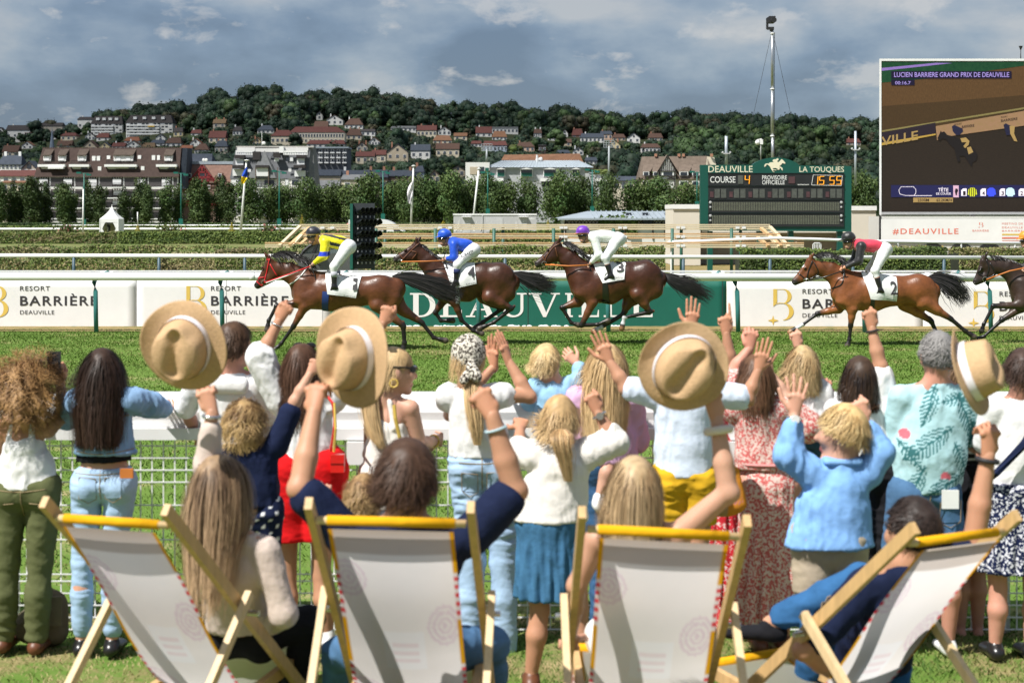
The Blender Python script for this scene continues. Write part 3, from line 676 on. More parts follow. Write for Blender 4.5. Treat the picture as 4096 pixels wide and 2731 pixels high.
# white apartment blocks on the hill
def hill_block(label,x0,x1,yr,ye,yb,nb,aw):
    X,Y,zb = hill_at((x0+x1)/2,yb); RECTS.append((x0-6,yr,x1+6,yb,Y)); k = Y / F; w = (x1-x0) * k; d = 14
    zr = H - (yr-HOR) * k; ze = H - (ye-HOR) * k; a,b = X - w / 2,X + w / 2
    t = thing('apartment_block',label,'building',(X,Y+6,zb),'white apartment blocks high on the hill')
    MB().box(a,b,Y,Y+d,zb-6,ze).build('wall',WL['white'],t)
    i = w * .07; MB().add([(a-.4,Y-.4,ze+.01),(b+.4,Y-.4,ze+.01),(b+.4,Y+d,ze+.01),(a-.4,Y+d,ze+.01),(a+i,Y+5,zr),(b-i,Y+5,zr),(b-i,Y+d-4,zr),(a+i,Y+d-4,zr)],
                   [(0,1,5,4),(1,2,6,5),(2,3,7,6),(3,0,4,7),(4,5,6,7),(3,2,1,0)]).build('roof',RF['dark'],t)
    nf = 4
    for fl in range(nf):
        z0 = ye + (yb-ye) * (fl+.08) / nf; z1 = ye + (yb-ye) * (fl+.62) / nf
        for j in range(nb):
            xa = x0 + (x1-x0) * (j+.12) / nb; xb = x0 + (x1-x0) * (j+.82) / nb
            rbox('window',xa,z0,xb,z1,Y,0.01,.06,M_glass if (j+fl) % 3 else M_shut,t)
        rbox('balcony',x0+3,z1,x0+(x1-x0)*.72,z1+5.5,Y,.1,1.0,M_white,t)
    for j in range(4):
        xa = x0 + (x1-x0) * (.15+.2*j); rbox('dormer',xa,yr+(ye-yr)*.25,xa+13,yr+(ye-yr)*.55,Y,-3.2,2.4,M_white,t)
    if aw: rbox('awning',x0+(x1-x0)*.48,ye+12,x0+(x1-x0)*.62,ye+17,Y,.9,.8,mat('yellow_awning',(.62,.40,.06),.7),t)
hill_block('white apartment block with dark roof on the hill, left one of the two',364,489,463,496,540,9,0)
hill_block('white hillside apartment block with dark roof and yellow awning, right one of two',504,690,459,492,538,12,1)
def school():
    x0,x1,yr,ye,yb = 1156,1380,505,530,575; X,Y,zb = hill_at(1268,yb); RECTS.append((x0,yr,x1,yb,Y)); k = Y / F
    a,b = (x0-CX) * k,(x1-CX) * k; zr,ze = H - (yr-HOR) * k,H - (ye-HOR) * k; d = 12
    t = thing('school_building','long cream school with a straight red roof and a row of tall windows','building',((a+b)/2,Y+6,zb))
    MB().box(a+.3,b-.3,Y+.3,Y+d,zb-5,ze).build('wall',WL['cream'],t)
    MB().add([(a,Y,ze),(b,Y,ze),(b,Y+d,ze),(a,Y+d,ze),(a+3,Y+6,zr),(b-5,Y+6,zr)],[(0,1,5,4),(2,3,4,5),(3,0,4),(1,2,5),(3,2,1,0)]).build('roof',RF['red'],t)
    for i in range(19):
        x = x0 + 8 + i * 11.2; window(x,ye+5,x+8,ye+20,Y,t,-.28,M_white); 
    for i in range(12): x = x0 + 12 + i * 17; window(x,ye+27,x+9,ye+38,Y,t,-.28,M_white)
school()
def modern_block():
    Y = 520; x0,x1,yr,yb = 1262,1390,588,660; k = Y / F; a,b = (x0-CX) * k,(x1-CX) * k
    t = thing('apartment_block','modern dark grey flat block with white balconies behind the grey slate block','building',((a+b)/2,Y+6,0)); RECTS.append((x0,yr,x1,yb,Y))
    MB().box(a,b,Y,Y+12,0,P(0,yr+6,Y)[2]).build('wall',mat('dark_render',(.10,.105,.12),.8),t)
    rbox('roof',x0-4,yr,x1+5,yr+6,Y,-10,11,RF['zinc'],t)
    for j in range(5):
        for fl in range(3):
            x = x0 + 12 + j * 24; y = yr + 12 + fl * 20; rbox('balcony',x,y+9,x+17,y+14,Y,.02,.9,M_white,t); window(x+2,y-3,x+14,y+9,Y,t,.01,M_shut)
modern_block()

# brown apartment block
def brown_block():
    Y = 432.0; x0,x1,ye,yr,yb = 137,716,708,590,890; k = Y / F
    t = thing('apartment_building','long brown-roofed apartment block with half-timbered white floors behind the poplars','building',((425-CX)*k,Y+7,0))
    a = P(x0,ye,Y); b = P(x1,ye,Y); zr = P(0,yr,Y)[2]; ins = 1.2; RECTS.append((x0-10,yr,x1+30,yb,Y))
    MB().box(a[0]+.3,b[0]-.3,Y+.4,Y+14,0,a[2]).build('wall',WL['white'],t)
    brown = tile_mat('brown_tile',(.062,.042,.036))
    rd = 3.6
    roof = MB().add([(a[0],Y-.3,a[2]),(b[0],Y-.3,a[2]),(b[0]-.1,Y+rd,zr),(a[0]+ins,Y+rd,zr),(a[0],Y+14.4,a[2]),(b[0],Y+14.4,a[2]),(b[0]-.1,Y+10.5,zr),(a[0]+ins,Y+10.5,zr)],
                [(0,1,2,3),(3,2,6,7),(4,7,6,5),(0,3,7,4),(1,5,6,2),(0,4,5,1)]).build('roof',brown,t)
    m = MB()
    for i in range(70): x = 155 + i * 8.1; rect_box(m,x,yr-3,x+2,yr,Y,-rd-.1,.2)
    m.build('ridge_tiles',tile_mat('ridge_clay',(.2,.12,.09)),roof)
    z24 = lambda zx: zx / 2.24
    zy = lambda v: 300 + v / 2.24
    for (wx0,wx1,bx0,bx1,sx0,sx1,dorm) in [(370,455,362,578,340,583,[(374,440),(508,575)]),(683,770,640,785,620,800,[(683,757)]),(1000,1195,955,1220,937,1226,[(1006,1180)]),(1455,1548,1425,1580,1400,1584,[(1462,1535)])]:
        for d0,d1 in dorm:
            dm = rbox('dormer',z24(d0),zy(716),z24(d1),zy(772),Y,-3.0,1.6,WL['white'],t)
            n = 2 if d1 - d0 > 120 else 1
            for i in range(n):
                c = d0 + (d1-d0) * (i+.5) / n; rbox('window',z24(c-19),zy(728),z24(c+19),zy(770),Y,-1.38,.08,M_shut,dm)
            p0 = P(z24(d0-4),zy(716),Y); p1 = P(z24(d1+4),zy(716),Y); zt = P(0,zy(660),Y)[2]
            MB().add([(p0[0],Y+1.0,p0[2]),(p1[0],Y+1.0,p0[2]),(p1[0]+.35,Y+3.5,zt),(p0[0]+.1,Y+3.5,zt),(p0[0],Y+1.0,p0[2]-.2),(p1[0],Y+1.0,p0[2]-.2),(p1[0]+.35,Y+3.5,zt-.4),(p0[0]+.1,Y+3.5,zt-.4)],
                     [(0,1,2,3),(7,6,5,4),(0,4,5,1),(1,5,6,2),(2,6,7,3),(3,7,4,0)]).build('dormer_roof',tile_mat('dormer_tile',(.082,.062,.05)),dm)
        rbox('balcony_floor',z24(sx0),zy(802),z24(sx1),zy(824),Y,-1.2,1.6,M_white,t)
        railing(z24(bx0),zy(768),z24(bx1),zy(800),Y,.25,t)
        rbox('rear_wall',z24(sx0+18),zy(824),z24(sx1-10),zy(866),Y,-2.0,1.2,WL['white'],t)
        rbox('window',z24(sx0+30),zy(832),z24(sx0+95),zy(866),Y,-.79,.05,M_shut,t)
        rbox('window',z24(sx1-80),zy(828),z24(sx1-22),zy(864),Y,-.79,.05,M_glass,t)
    rbox('awning',z24(438),zy(822),z24(575),zy(842),Y,-.6,1.6,M_white,t)
    for s0,s1,v0,v1 in [(808,838,725,768),(850,880,725,768),(940,970,720,752),(1218,1248,718,750),(1345,1375,718,762),(1392,1418,718,762),(872,902,820,866),(1258,1288,818,862)]:
        f = (zy((v0+v1)/2)-ye) / (yr-ye)
        w = rbox('skylight',z24(s0),zy(v0),z24(s1),zy(v1),Y,-rd*f-.1,.5,M_white,roof)
    # half-timbered storeys
    for fl,(f0,f1) in enumerate([(916,1010),(1020,1105),(1112,1195),(1205,1290)]):
        rbox('balcony_slab',z24(312),zy(f1-6),z24(1588),zy(f1+3),Y,.2,.9,M_white,t)
        railing(z24(315),zy(f1-42),z24(1586),zy(f1-6),Y,1.02,t,step=5)
        rbox('loggia_shade_strip',z24(318),zy(f0+4),z24(1584),zy(f1-8),Y,-.38,.05,mat('painted_loggia_shade',(.10,.09,.09),.9),t)  # dark strip painted in for the shade inside the recessed balconies
        tm = MB(); pst = MB()
        for x in range(318,1580,11):
            if (x // 110) % 2 and (x // 11) % 2: rect_box(pst,z24(x),zy(f0),z24(x+12),zy(f1-8),Y,-.33,.05)
        pst.build('white_panels',WL['white'],t)
        for x in range(320,1580,22):
            if (x // 110) % 2: rect_box(tm,z24(x),zy(f0),z24(x+8),zy(f1-8),Y,-.3,.16)
        tm.build('timber',M_tim,t)
        for x in range(345,1560,220):
            xx = x + (fl % 2) * 8; f = rbox('window',z24(xx),zy(f0+12),z24(xx+84),zy(f1-12),Y,-.25,.15,M_tim,t)
            rbox('shutter',z24(xx+4),zy(f0+16),z24(xx+80),zy(f1-30 if (x // 220) % 3 else f1-14),Y,-.08,.04,M_shut,f)
    # dark slate side roof at its right end
    MB().add([(b[0]+.1,Y,a[2]-3),(b[0]+1.3,Y+1,a[2]-3),(b[0]+1.4,Y+4,zr),(b[0]+.3,Y+3.2,zr),(b[0]+1.3,Y+13,a[2]-3),(b[0]+1.4,Y+10,zr)],[(0,1,2,3),(1,4,5,2)]).build('side_roof',RF['slate'],t)
brown_block()
def red_house():
    Y = 438.0; k = Y / F; X3 = lambda v: 700 + v / 3.36; Y3 = lambda v: 500 + v / 3.36
    t = thing('gabled_house','red-brown tiled house with a big crimson timber gable','house',((820-CX)*k,Y+6,0)); RECTS.append((715,645,925,890,Y))
    a = P(X3(60),Y3(830),Y); b = P(X3(755),Y3(830),Y); zr = P(0,Y3(520),Y)[2]
    tile = tile_mat('red_brown_tile',(.19,.115,.09))
    MB().box(a[0]+.2,b[0]-.2,Y+.3,Y+12,0,a[2]).build('wall',WL['brick'],t)
    ro = MB().add([(a[0],Y,a[2]),(b[0],Y,a[2]),(b[0],Y+4.5,zr),(a[0]+.8,Y+4.5,zr),(a[0],Y+12,a[2]),(b[0],Y+12,a[2])],[(0,1,2,3),(4,3,2,5),(0,3,4),(1,5,2),(0,4,5,1)]).build('roof',tile,t)
    MB().box(a[0]+1,b[0],Y+4.2,Y+9,zr-.05,zr+.7).build('zinc_ridge',RF['zinc'],t)
    ap = P(X3(365),Y3(535),Y); l = P(X3(175),Y3(780),Y); r = P(X3(560),Y3(780),Y)
    MB().add([(l[0],Y-.3,l[2]),(ap[0],Y-.3,ap[2]),(ap[0],Y+4.4,ap[2]),(l[0],Y+1,l[2]),(r[0],Y-.3,r[2]),(r[0],Y+1,r[2])],[(0,1,2,3),(1,4,5,2)]).build('gable_roof',tile,t)
    g = MB(); off = .1
    for p,q in [((175,780),(365,540)),((365,540),(560,780)),((250,700),(490,700)),((365,540),(365,620)),((300,635),(435,635)),((320,600),(320,690)),((410,590),(410,700)),((365,700),(365,830)),((480,690),(540,780))]:
        g.bar(P(X3(p[0]),Y3(p[1]),Y-off),P(X3(q[0]),Y3(q[1]),Y-off),.35,.35)
    g.build('timber_gable',M_redt,t)
    MB().add([(l[0],Y+.1,l[2]),(r[0],Y+.1,r[2]),(ap[0],Y+.1,ap[2])],[(0,1,2)]).build('gable_wall',WL['brick'],t)
    window(X3(325),Y3(640),X3(450),Y3(765),Y,t,0,M_redt); railing(X3(255),Y3(712),X3(530),Y3(760),Y,.5,t,M_redt,5)
    for x in (170,575): rbox('dormer',X3(x-8),Y3(645),X3(x+62),Y3(712),Y,-1.9,1.6,tile,t); window(X3(x),Y3(652),X3(x+48),Y3(708),Y,t,-.28,M_white)
    for x in (98,420,600): window(X3(x),Y3(800),X3(x+60),Y3(866),Y,t,-.25,M_redt,M_shut); window(X3(x),Y3(930),X3(x+50),Y3(1000),Y,t,-.25,M_white)
    rbox('crossed_balcony',X3(80),Y3(1010),X3(700),Y3(1085),Y,.1,.5,M_redt,t)
    for x in (385,420): o = MB().sphere(P(X3(x),Y3(472),Y-.5),(.4,.12,.45),10,6); o.build('satellite_dish',M_white,t)
red_house()
def grey_block():
    Y = 432.0; k = Y / F; X3 = lambda v: 700 + v / 3.36; Y3 = lambda v: 500 + v / 3.36
    t = thing('apartment_building','grey slate apartment block with a steep central gable and white balconies','building',((1090-CX)*k,Y+7,0)); RECTS.append((920,580,1265,890,Y))
    a = P(X3(735),Y3(725),Y); b = P(X3(1790),Y3(725),Y); zt = P(0,Y3(285),Y)[2]
    slate = tile_mat('grey_slate',(.125,.13,.14)); cream = mat('ivory_wall',(.72,.69,.63),.85,var=.05)
    MB().box(a[0]+.2,b[0]-.2,Y+.3,Y+13,0,a[2]).build('wall',cream,t)
    MB().add([(a[0],Y,a[2]),(b[0],Y,a[2]),(b[0]+.2,Y+3.0,zt),(a[0]+1.2,Y+3.0,zt),(a[0],Y+13.3,a[2]),(b[0],Y+13.3,a[2]),(b[0]+.2,Y+10,zt),(a[0]+1.2,Y+10,zt)],
             [(0,1,2,3),(3,2,6,7),(4,7,6,5),(0,3,7,4),(1,5,6,2),(0,4,5,1)]).build('roof',slate,t)
    p = P(X3(1880),Y3(860),Y); q = P(X3(1832),Y3(280),Y); s = P(X3(1765),Y3(280),Y); u = P(X3(1790),Y3(860),Y)
    MB().add([(u[0],Y-.2,u[2]),(p[0],Y+1,p[2]),(q[0],Y+4,q[2]),(s[0],Y+2.6,s[2]),(p[0],Y+13,p[2]),(q[0],Y+10,q[2])],[(0,1,2,3),(1,4,5,2)]).build('side_wall',mat('side_slate',(.16,.16,.16),.9,var=.2,vscale=1),t)
    rbox('parapet',X3(800),Y3(280),X3(1850),Y3(298),Y,-3.5,1.0,mat('parapet_stone',(.45,.43,.40),.9,var=.25,vscale=2),t)
    for x0,x1 in ((815,1058),(1455,1775)):
        rbox('terrace_wall',X3(x0),Y3(300),X3(x1),Y3(345),Y,-2.8,.5,WL['white'],t); rbox('terrace_front',X3(x0),Y3(345),X3(x1),Y3(402),Y,-1.2,.5,M_white if x0>1000 else M_shut,t)
        railing(X3(x0),Y3(345),X3(x1),Y3(402),Y,-.5,t,M_white,9)
    rbox('chimney_stack',X3(1395),Y3(290),X3(1455),Y3(372),Y,-2.4,1.8,M_white,t)
    rbox('terrace_wall',X3(1060),Y3(310),X3(1395),Y3(360),Y,-2.8,.4,WL['white'],t)
    # central pyramid gable
    ap = P(X3(1205),Y3(345),Y); l = P(X3(985),Y3(715),Y); r = P(X3(1365),Y3(715),Y); rr = P(X3(1440),Y3(780),Y)
    g = MB(); g.add([(l[0],Y-1.2,l[2]),(r[0],Y-1.2,r[2]),(ap[0],Y-.2,ap[2]),(rr[0],Y+.6,rr[2]),(l[0]+.2,Y+.6,l[2])],[(0,1,2),(1,3,2),(4,0,2)]); g.build('pyramid_gable',tile_mat('pyramid_slate',(.19,.195,.20)),t)
    m = MB()
    for x0,y0,x1,y1 in [(1095,545,1275,580),(805,405,942,450),(1050,360,1150,470),(1325,375,1415,440),(1632,405,1765,445),(1605,545,1765,580),(785,545,940,585)]:
        rbox('dormer_hood',X3(x0),Y3(y0),X3(x1),Y3(y1),Y,-1.0 if y0<500 else .1,1.8,RF['dark'],t)
    for x0,y0,x1,y1,mm in [(1105,580,1262,690,M_shut),(815,458,920,538,M_shut),(1338,448,1395,492,M_white),(1640,452,1742,532,M_shut),(1492,440,1545,488,M_glass),(1545,440,1588,488,M_shut),(1608,615,1755,695,M_shut),(775,595,925,685,M_shut),(1525,590,1565,630,M_shut),(980,595,1022,632,M_shut)]:
        rbox('window',X3(x0),Y3(y0),X3(x1),Y3(y1),Y,1.3 if 1100<x0<1110 else .05,.12,mm,t)
    for fl in range(4):
        y0 = 735 + fl * 125
        for x0,x1,mm in [(760,830,M_shut),(845,930,M_glass),(1015,1060,M_glass),(1100,1145,M_shut),(1200,1265,M_glass),(1270,1335,M_glass),(1480,1520,M_shut),(1570,1665,M_glass),(1700,1750,M_shut)]:
            f = rbox('window',X3(x0-5),Y3(y0),X3(x1+5),Y3(y0+80),Y,-.25,.12,M_white,t); rbox('pane',X3(x0),Y3(y0+6),X3(x1),Y3(y0+76),Y,-.12,.04,mm,f)
        for x0,x1 in ((835,940),(1088,1385),(1560,1675)):
            rbox('balcony_slab',X3(x0),Y3(y0+104),X3(x1),Y3(y0+118),Y,-.3,1.5,M_white,t); railing(X3(x0),Y3(y0+55),X3(x1),Y3(y0+104),Y,1.1,t,M_iron,12)
    for x in (1090,1262,1385): rbox('balcony_post',X3(x),Y3(575),X3(x+9),Y3(1300),Y,1.22,.25,mat('brown_post',(.12,.08,.06),.8),t)
    MB().sphere(P(X3(1192),Y3(246),Y),(.5,.15,.45),12,8).tube([P(X3(1168),Y3(280),Y),P(X3(1168),Y3(110),Y)],.06).build('satellite_dish',M_white,t)
grey_block()
def white_building():
    Y = 428.0; k = Y / F; X4 = lambda v: 1900 + v / 2.24; Y4 = lambda v: 300 + v / 2.24
    t = thing('casino_building','pale roughcast building with zinc skirt roof, rust tiled top and green windows','building',((2160-CX)*k,Y+8,0)); RECTS.append((1860,610,2435,890,Y))
    a = P(X4(100),Y4(828),Y); b = P(X4(1060),Y4(828),Y); c = P(X4(245),Y4(762),Y); d = P(X4(930),Y4(762),Y)
    MB().box(P(X4(130),0,Y)[0],P(X4(985),0,Y)[0],Y+.6,Y+14,0,a[2]).build('wall',WL['rough'],t)
    zi = MB().add([(a[0],Y-.3,a[2]),(b[0],Y-.3,a[2]),(d[0],Y+4,d[2]),(c[0],Y+4,c[2]),(a[0],Y+14.6,a[2]),(b[0],Y+14.6,a[2]),(d[0],Y+10,d[2]),(c[0],Y+10,c[2]),],[(0,1,2,3),(1,5,6,2),(4,0,3,7),(5,4,7,6),(3,2,6,7),(0,4,5,1)]).build('zinc_roof',RF['zinc'],t)
    m = MB()
    for i in range(33):
        u = i / 32; p = a + (b-a) * u; q = c + (d-c) * u; m.bar((p[0],Y-.28,p[2]+.06),(q[0],Y+3.98,q[2]+.06),.07,.1)
    m.build('zinc_seams',RF['zinc'],zi)
    e = P(X4(235),Y4(758),Y); f = P(X4(985),Y4(760),Y); g = P(X4(262),Y4(708),Y); h = P(X4(965),Y4(698),Y)
    MB().add([(e[0],Y+4.05,e[2]),(f[0],Y+4.05,f[2]-1),(h[0]-.5,Y+6,h[2]),(g[0],Y+6,g[2]),(e[0],Y+11,e[2]),(f[0],Y+11,f[2]-1)],[(0,1,2,3),(4,3,2,5),(0,3,4),(1,5,2)]).build('tiled_roof',RF['rust'],t)
    for x0,x1 in ((200,265),(412,512),(618,722),(872,936)):
        w = rbox('window',X4(x0-6),Y4(848),X4(x1+6),Y4(912),Y,-.5,.5,M_white,t); rbox('pane',X4(x0),Y4(850),X4(x1),Y4(910),Y,.01,.05,M_glass,w)
        rbox('shutter_rail',X4(x0),Y4(878),X4(x1),Y4(908),Y,.065,.05,M_green,w)
        p = P(X4(x0-12),Y4(846),Y); q = P(X4(x1+12),Y4(846),Y); r = P(X4((x0+x1)/2),Y4(832),Y)
        MB().poly([(p[0],Y-.8,p[2]),(q[0],Y-.8,q[2]),(r[0],Y-.8,r[2])],(0,1.2,0)).build('pediment',M_white,w)
    for x0,x1 in ((110,255),(585,720),(800,945),(1085,1145)):
        rbox('awning',X4(x0),Y4(925),X4(x1),Y4(955),Y,-.4,1.8,M_white,t); rbox('window',X4(x0+10),Y4(956),X4(x1-10),Y4(1000),Y,-.4,.1,M_glass,t)
    rbox('side_wing',X4(985),Y4(880),X4(1195),Y4(1250),Y,-6,5.6,WL['rough'],t); rbox('wing_coping',X4(1020),Y4(872),X4(1198),Y4(880),Y,-6,5.8,RF['zinc'],t)
    hd = MB(); r = RNG; cpt = np.stack([P(X4(v),Y4(w),Y-.2+.4*r.random()) for v,w in zip(r.uniform(1068,1180,260),r.uniform(850,886,260))]); v,f4,cc = leaf_quads(cpt,np.tile((0,-.8,.6),(260,1))+r.normal(0,.3,(260,3)),.28,r,np.tile((.10,.13,.03),(260,1))); part('roof_hedge',v,f4,M_leaf,t,cc,False)
    # left wing with framed balcony
    rbox('left_wing',1862,650,1958,890,Y,-5,5.5,WL['white'],t)
    for x0,y0,x1,y1,mm in [(1880,668,1912,698,WL['beige']),(1918,668,1936,696,M_glass),(1940,672,1955,700,M_green)]: rbox('window',x0,y0,x1,y1,Y,.51,.1,mm,t)
    dg = MB().sphere(P(X4(560),Y4(760),Y+3.5),(.5,.2,.55),10,6).sphere(P(X4(590),Y4(755),Y+3.5),(.45,.2,.55),10,6).tube([P(X4(556),Y4(780),Y+3.5),P(X4(556),Y4(718),Y+3.5)],.25); dg.build('satellite_dish',M_shut,zi)
white_building()
def timber_block():
    Y = 425.0; k = Y / F; X4 = lambda v: 1900 + v / 2.24; Y4 = lambda v: 300 + v / 2.24
    t = thing('half_timbered_block','brown-tiled block with a white half-timbered gable left of the scoreboard','building',((2715-CX)*k,Y+7,0)); RECTS.append((2550,615,2880,890,Y))
    a = P(X4(1468),Y4(935),Y); b = P(X4(2160),Y4(935),Y); c = P(X4(1505),Y4(728),Y); d = P(X4(2090),Y4(722),Y); br = tile_mat('weathered_tile',(.155,.12,.095))
    MB().box(a[0]+.5,b[0]+1.2,Y+.4,Y+12,0,a[2]).build('wall',WL['cream'],t)
    ro = MB().add([(a[0],Y,a[2]),(b[0],Y,a[2]),(d[0],Y+4,d[2]),(c[0],Y+4,c[2]),(a[0],Y+12,a[2]),(b[0],Y+12,a[2])],[(0,1,2,3),(4,3,2,5),(0,3,4),(1,5,2),(0,4,5,1)]).build('roof',br,t)
    p = P(X4(2095),Y4(725),Y); q = P(X4(2165),Y4(735),Y); s = P(X4(2200),Y4(900),Y); u = P(X4(2060),Y4(900),Y)
    MB().add([(p[0],Y+3.9,p[2]),(q[0],Y+5,q[2]),(s[0],Y+3,s[2]),(u[0],Y-.1,u[2])],[(0,1,2,3)]).build('end_gable',WL['cream'],t)
    ap = P(X4(1722),Y4(722),Y); l = P(X4(1650),Y4(862),Y); r = P(X4(1800),Y4(862),Y)
    MB().add([(l[0],Y-.5,l[2]),(r[0],Y-.5,r[2]),(ap[0],Y-.5,ap[2]-.3)],[(0,1,2)]).build('gable_wall',WL['white'],t)
    rbox('bay',X4(1655),Y4(862),X4(1796),Y4(1020),Y,-.4,.9,WL['white'],t)
    g = MB()
    for i in range(9):
        x = 1655 + i * 17.5; top = 862 - (1-abs(x-1723)/75) * 138; g.bar(P(X4(x),Y4(862),Y-.6),P(X4(x),Y4(max(735,top)),Y-.6),.2,.16)
    for pq in [((1645,872),(1722,722)),((1722,722),(1805,872)),((1650,862),(1800,862)),((1655,905),(1796,905)),((1655,935),(1796,935)),((1660,862),(1660,1010)),((1788,862),(1788,1010)),((1722,905),(1788,935)),((1722,935),(1788,905))]:
        g.bar(P(X4(pq[0][0]),Y4(pq[0][1]),Y-.65),P(X4(pq[1][0]),Y4(pq[1][1]),Y-.65),.28,.2)
    g.build('timber_gable',M_tim,t)
    MB().add([(l[0]-.8,Y-.8,l[2]-.6),(ap[0],Y-.8,ap[2]+.2),(ap[0],Y+4,ap[2]+.2),(l[0]-.8,Y+2,l[2]-.6),(r[0]+.8,Y-.8,r[2]-.6),(r[0]+.8,Y+2,r[2]-.6)],[(0,1,2,3),(1,4,5,2)]).build('gable_roof',br,t)
    window(X4(1672),Y4(866),X4(1780),Y4(902),Y,t,.52,M_white)
    for x0,x1 in ((1505,1560),(1595,1645),(1830,1910),(1945,2010)):
        w = window(X4(x0),Y4(868),X4(x1),Y4(905),Y,t,.2,M_white); railing(X4(x0-6),Y4(900),X4(x1+6),Y4(928),Y,.7,t,M_tim,4); window(X4(x0),Y4(950),X4(x1),Y4(990),Y,t,-.3,M_white)
        pp = P(X4(x0-10),Y4(866),Y); qq = P(X4(x1+10),Y4(866),Y); zz = P(0,Y4(800),Y)[2]
        MB().add([(pp[0],Y-.3,pp[2]),(qq[0],Y-.3,qq[2]),(qq[0]+1.2,Y+2.4,zz),(pp[0]+.6,Y+2.4,zz)],[(0,1,2,3)]).build('dormer_roof',br,w)
    for x in (1620,1830,1870,2125): rbox('chimney',X4(x),Y4(702),X4(x+22),Y4(728),Y,-4.2,.8,M_brickc,ro)
timber_block()

# ---------------------------------------------------------------- woods on the hill
def free(px,py,w,h,Y):
    for x0,y0,x1,y1,Yh in RECTS:
        if Y < Yh + 6 and px + w * .55 > x0 and px - w * .55 < x1 and py - h < y1 - 3 and py > y0: return False
    return True
r = np.random.default_rng(21)
single = [  # (column, row of the top, height in rows, width factor, kind, label)
    (1046,328,60,1.3,'cedar0','flat-topped pine standing above the skyline at the left end of the crest'),(1965,375,55,.9,'cedar0','dark cedar rising above the skyline left of the tall camera mast'),
    (2130,392,48,.8,'dark1','small dark round tree poking above the skyline right of the cedar'),(1310,340,45,1.2,'cedar0','spreading pine on the crest above the school'),
    (2060,572,70,1.3,'yellow0','yellowish green willow beside the terraced red roofs'),(2225,512,80,1.25,'light0','large light green round tree left of the long grey house'),
    (2385,562,40,1.3,'yellow0','bright yellow green tree below the long grey house'),(2430,440,85,1.2,'light1','big mid green tree on the upper right slope'),
    (1180,530,60,1.2,'dark0','dark dense tree in front of the school front'),(2905,478,45,.8,'cone0','slim dark conifer below the far right skyline'),
    (975,640,70,.8,'dark2','dark tree standing left of the grey slate block'),(60,690,60,1.4,'yellow0','yellow green willow behind the poplars at the left edge')]
NT = 0
def put(px,row_base,h_rows,wf,kind,label,grp,Yfix=None):
    X,Y,z = hill_at(px,row_base) if Yfix is None else ((px-CX)*Yfix/F,Yfix,0)
    h = h_rows * Y / F * 1.08; return tree('hill_tree' if kind != 'cedar0' else 'pine_tree',kind,(X,Y,z-h*.08),h,h*wf*.95,label,grp)
for px,top,hr,wf,kind,lab in single: put(px,top+hr,hr,wf,kind,lab,None)
G_SKY,G_SLOPE = 'trees along the skyline of the hill','single trees among the houses on the slope'
FEATS = [(20,'the left edge'),(90,'the steep brown half-timbered house'),(208,'the church spire'),(300,'the cream red-hipped house'),(426,'the left white apartment block'),(600,'the right white apartment block'),(760,'the white cottage with orange roof'),(868,'the tall red house with white gable'),(986,'the blue and yellow flag'),(1070,'the white slate-hipped villa'),(1150,'the left end of the school'),(1268,'the middle of the school'),(1340,'the large white gable'),
    (1415,'the brown hip-roofed house'),(1475,'the twin red cottages'),(1545,'the tall beige gable'),(1600,'the long low white modern house'),(1660,'the white flagpole'),(1700,'the twin gabled cream house'),(1780,'the grey slate mansion'),(1860,'the white building wing'),(1915,'the leaning white pole'),(1980,'the house with blue shutters'),(2020,'the flat-roofed modern house'),(2100,'the peach house'),(2180,'the zinc roof'),(2240,'the satellite dishes'),(2310,'the red-brown steep house'),
    (2370,'the long grey house'),(2436,'the lattice floodlight mast'),(2535,'the rightmost white gable'),(2610,'the half-timbered block left end'),(2668,'the half-timbered gable'),(2760,'the half-timbered block chimney'),(2840,'the cream end gable'),(2905,'the pale steel column'),(2980,'the scoreboard name lettering'),(3043,'the dome camera'),(3092,'the tall camera mast'),(3180,'the right stay wire'),(3280,'the scoreboard clock'),(3360,'the right end of the scoreboard'),(3422,'the right steel column'),(3500,'the big screen edge')]
def near(px): return min(FEATS,key=lambda q:abs(q[0]-px))[1]
USED = {}
def uniq(base,px):
    k = base + near(px); USED[k] = USED.get(k,0) + 1; return f"{base} {['just', 'farther', 'well'][min(USED[k] - 1, 2)]} above {near(px)}" if USED[k] > 1 else f'{base} above {near(px)}'
for i in range(95):                                  # the skyline
    px = -40 + i * 39 + r.uniform(-10,10); cr = float(np.interp(px,SKY_X,SKY_Y)) + 30
    if px > 3560: break
    wf = r.uniform(.9,1.35); kd = ['dark0','dark1','dark2','mid0','mid1'][int(r.integers(5))]
    put(px,cr+6+r.uniform(-3,10),r.uniform(38,58),wf,kd,uniq(f"{'broad' if wf > 1.2 else 'narrow' if wf < 1.03 else 'round'} {'dark' if kd[0] == 'd' else 'mid'} green tree on skyline",px),G_SKY)
n = 0
while n < 150:                                        # among the houses
    px = r.uniform(-60,3480); row = r.uniform(520,735); h = r.uniform(22,56); cr = float(np.interp(px,SKY_X,SKY_Y)) + 60
    if row < cr: continue
    X,Y,z = hill_at(px,row)
    if not free(px,row,h,h,Y): continue
    kind = ['dark0','dark1','dark2','mid0','mid1','mid2','light0','light2','russet0'][int(r.integers(9))] if not (2750<px<3300 and row>560) else ['light0','light1','light2','yellow0'][int(r.integers(4))]  # sunlit mound coloured in by choosing lighter tree kinds there
    nm = {'d':'dark green','m':'mid green','l':'light green','r':'russet','y':'yellowish'}[kind[0]]
    put(px,row,h,r.uniform(.95,1.3),kind,uniq(f"{'tall' if h > 42 else 'small' if h < 32 else 'rounded'} {nm} tree on {'upper' if row < 580 else 'middle' if row < 650 else 'lower'} slope",px),G_SLOPE); n += 1
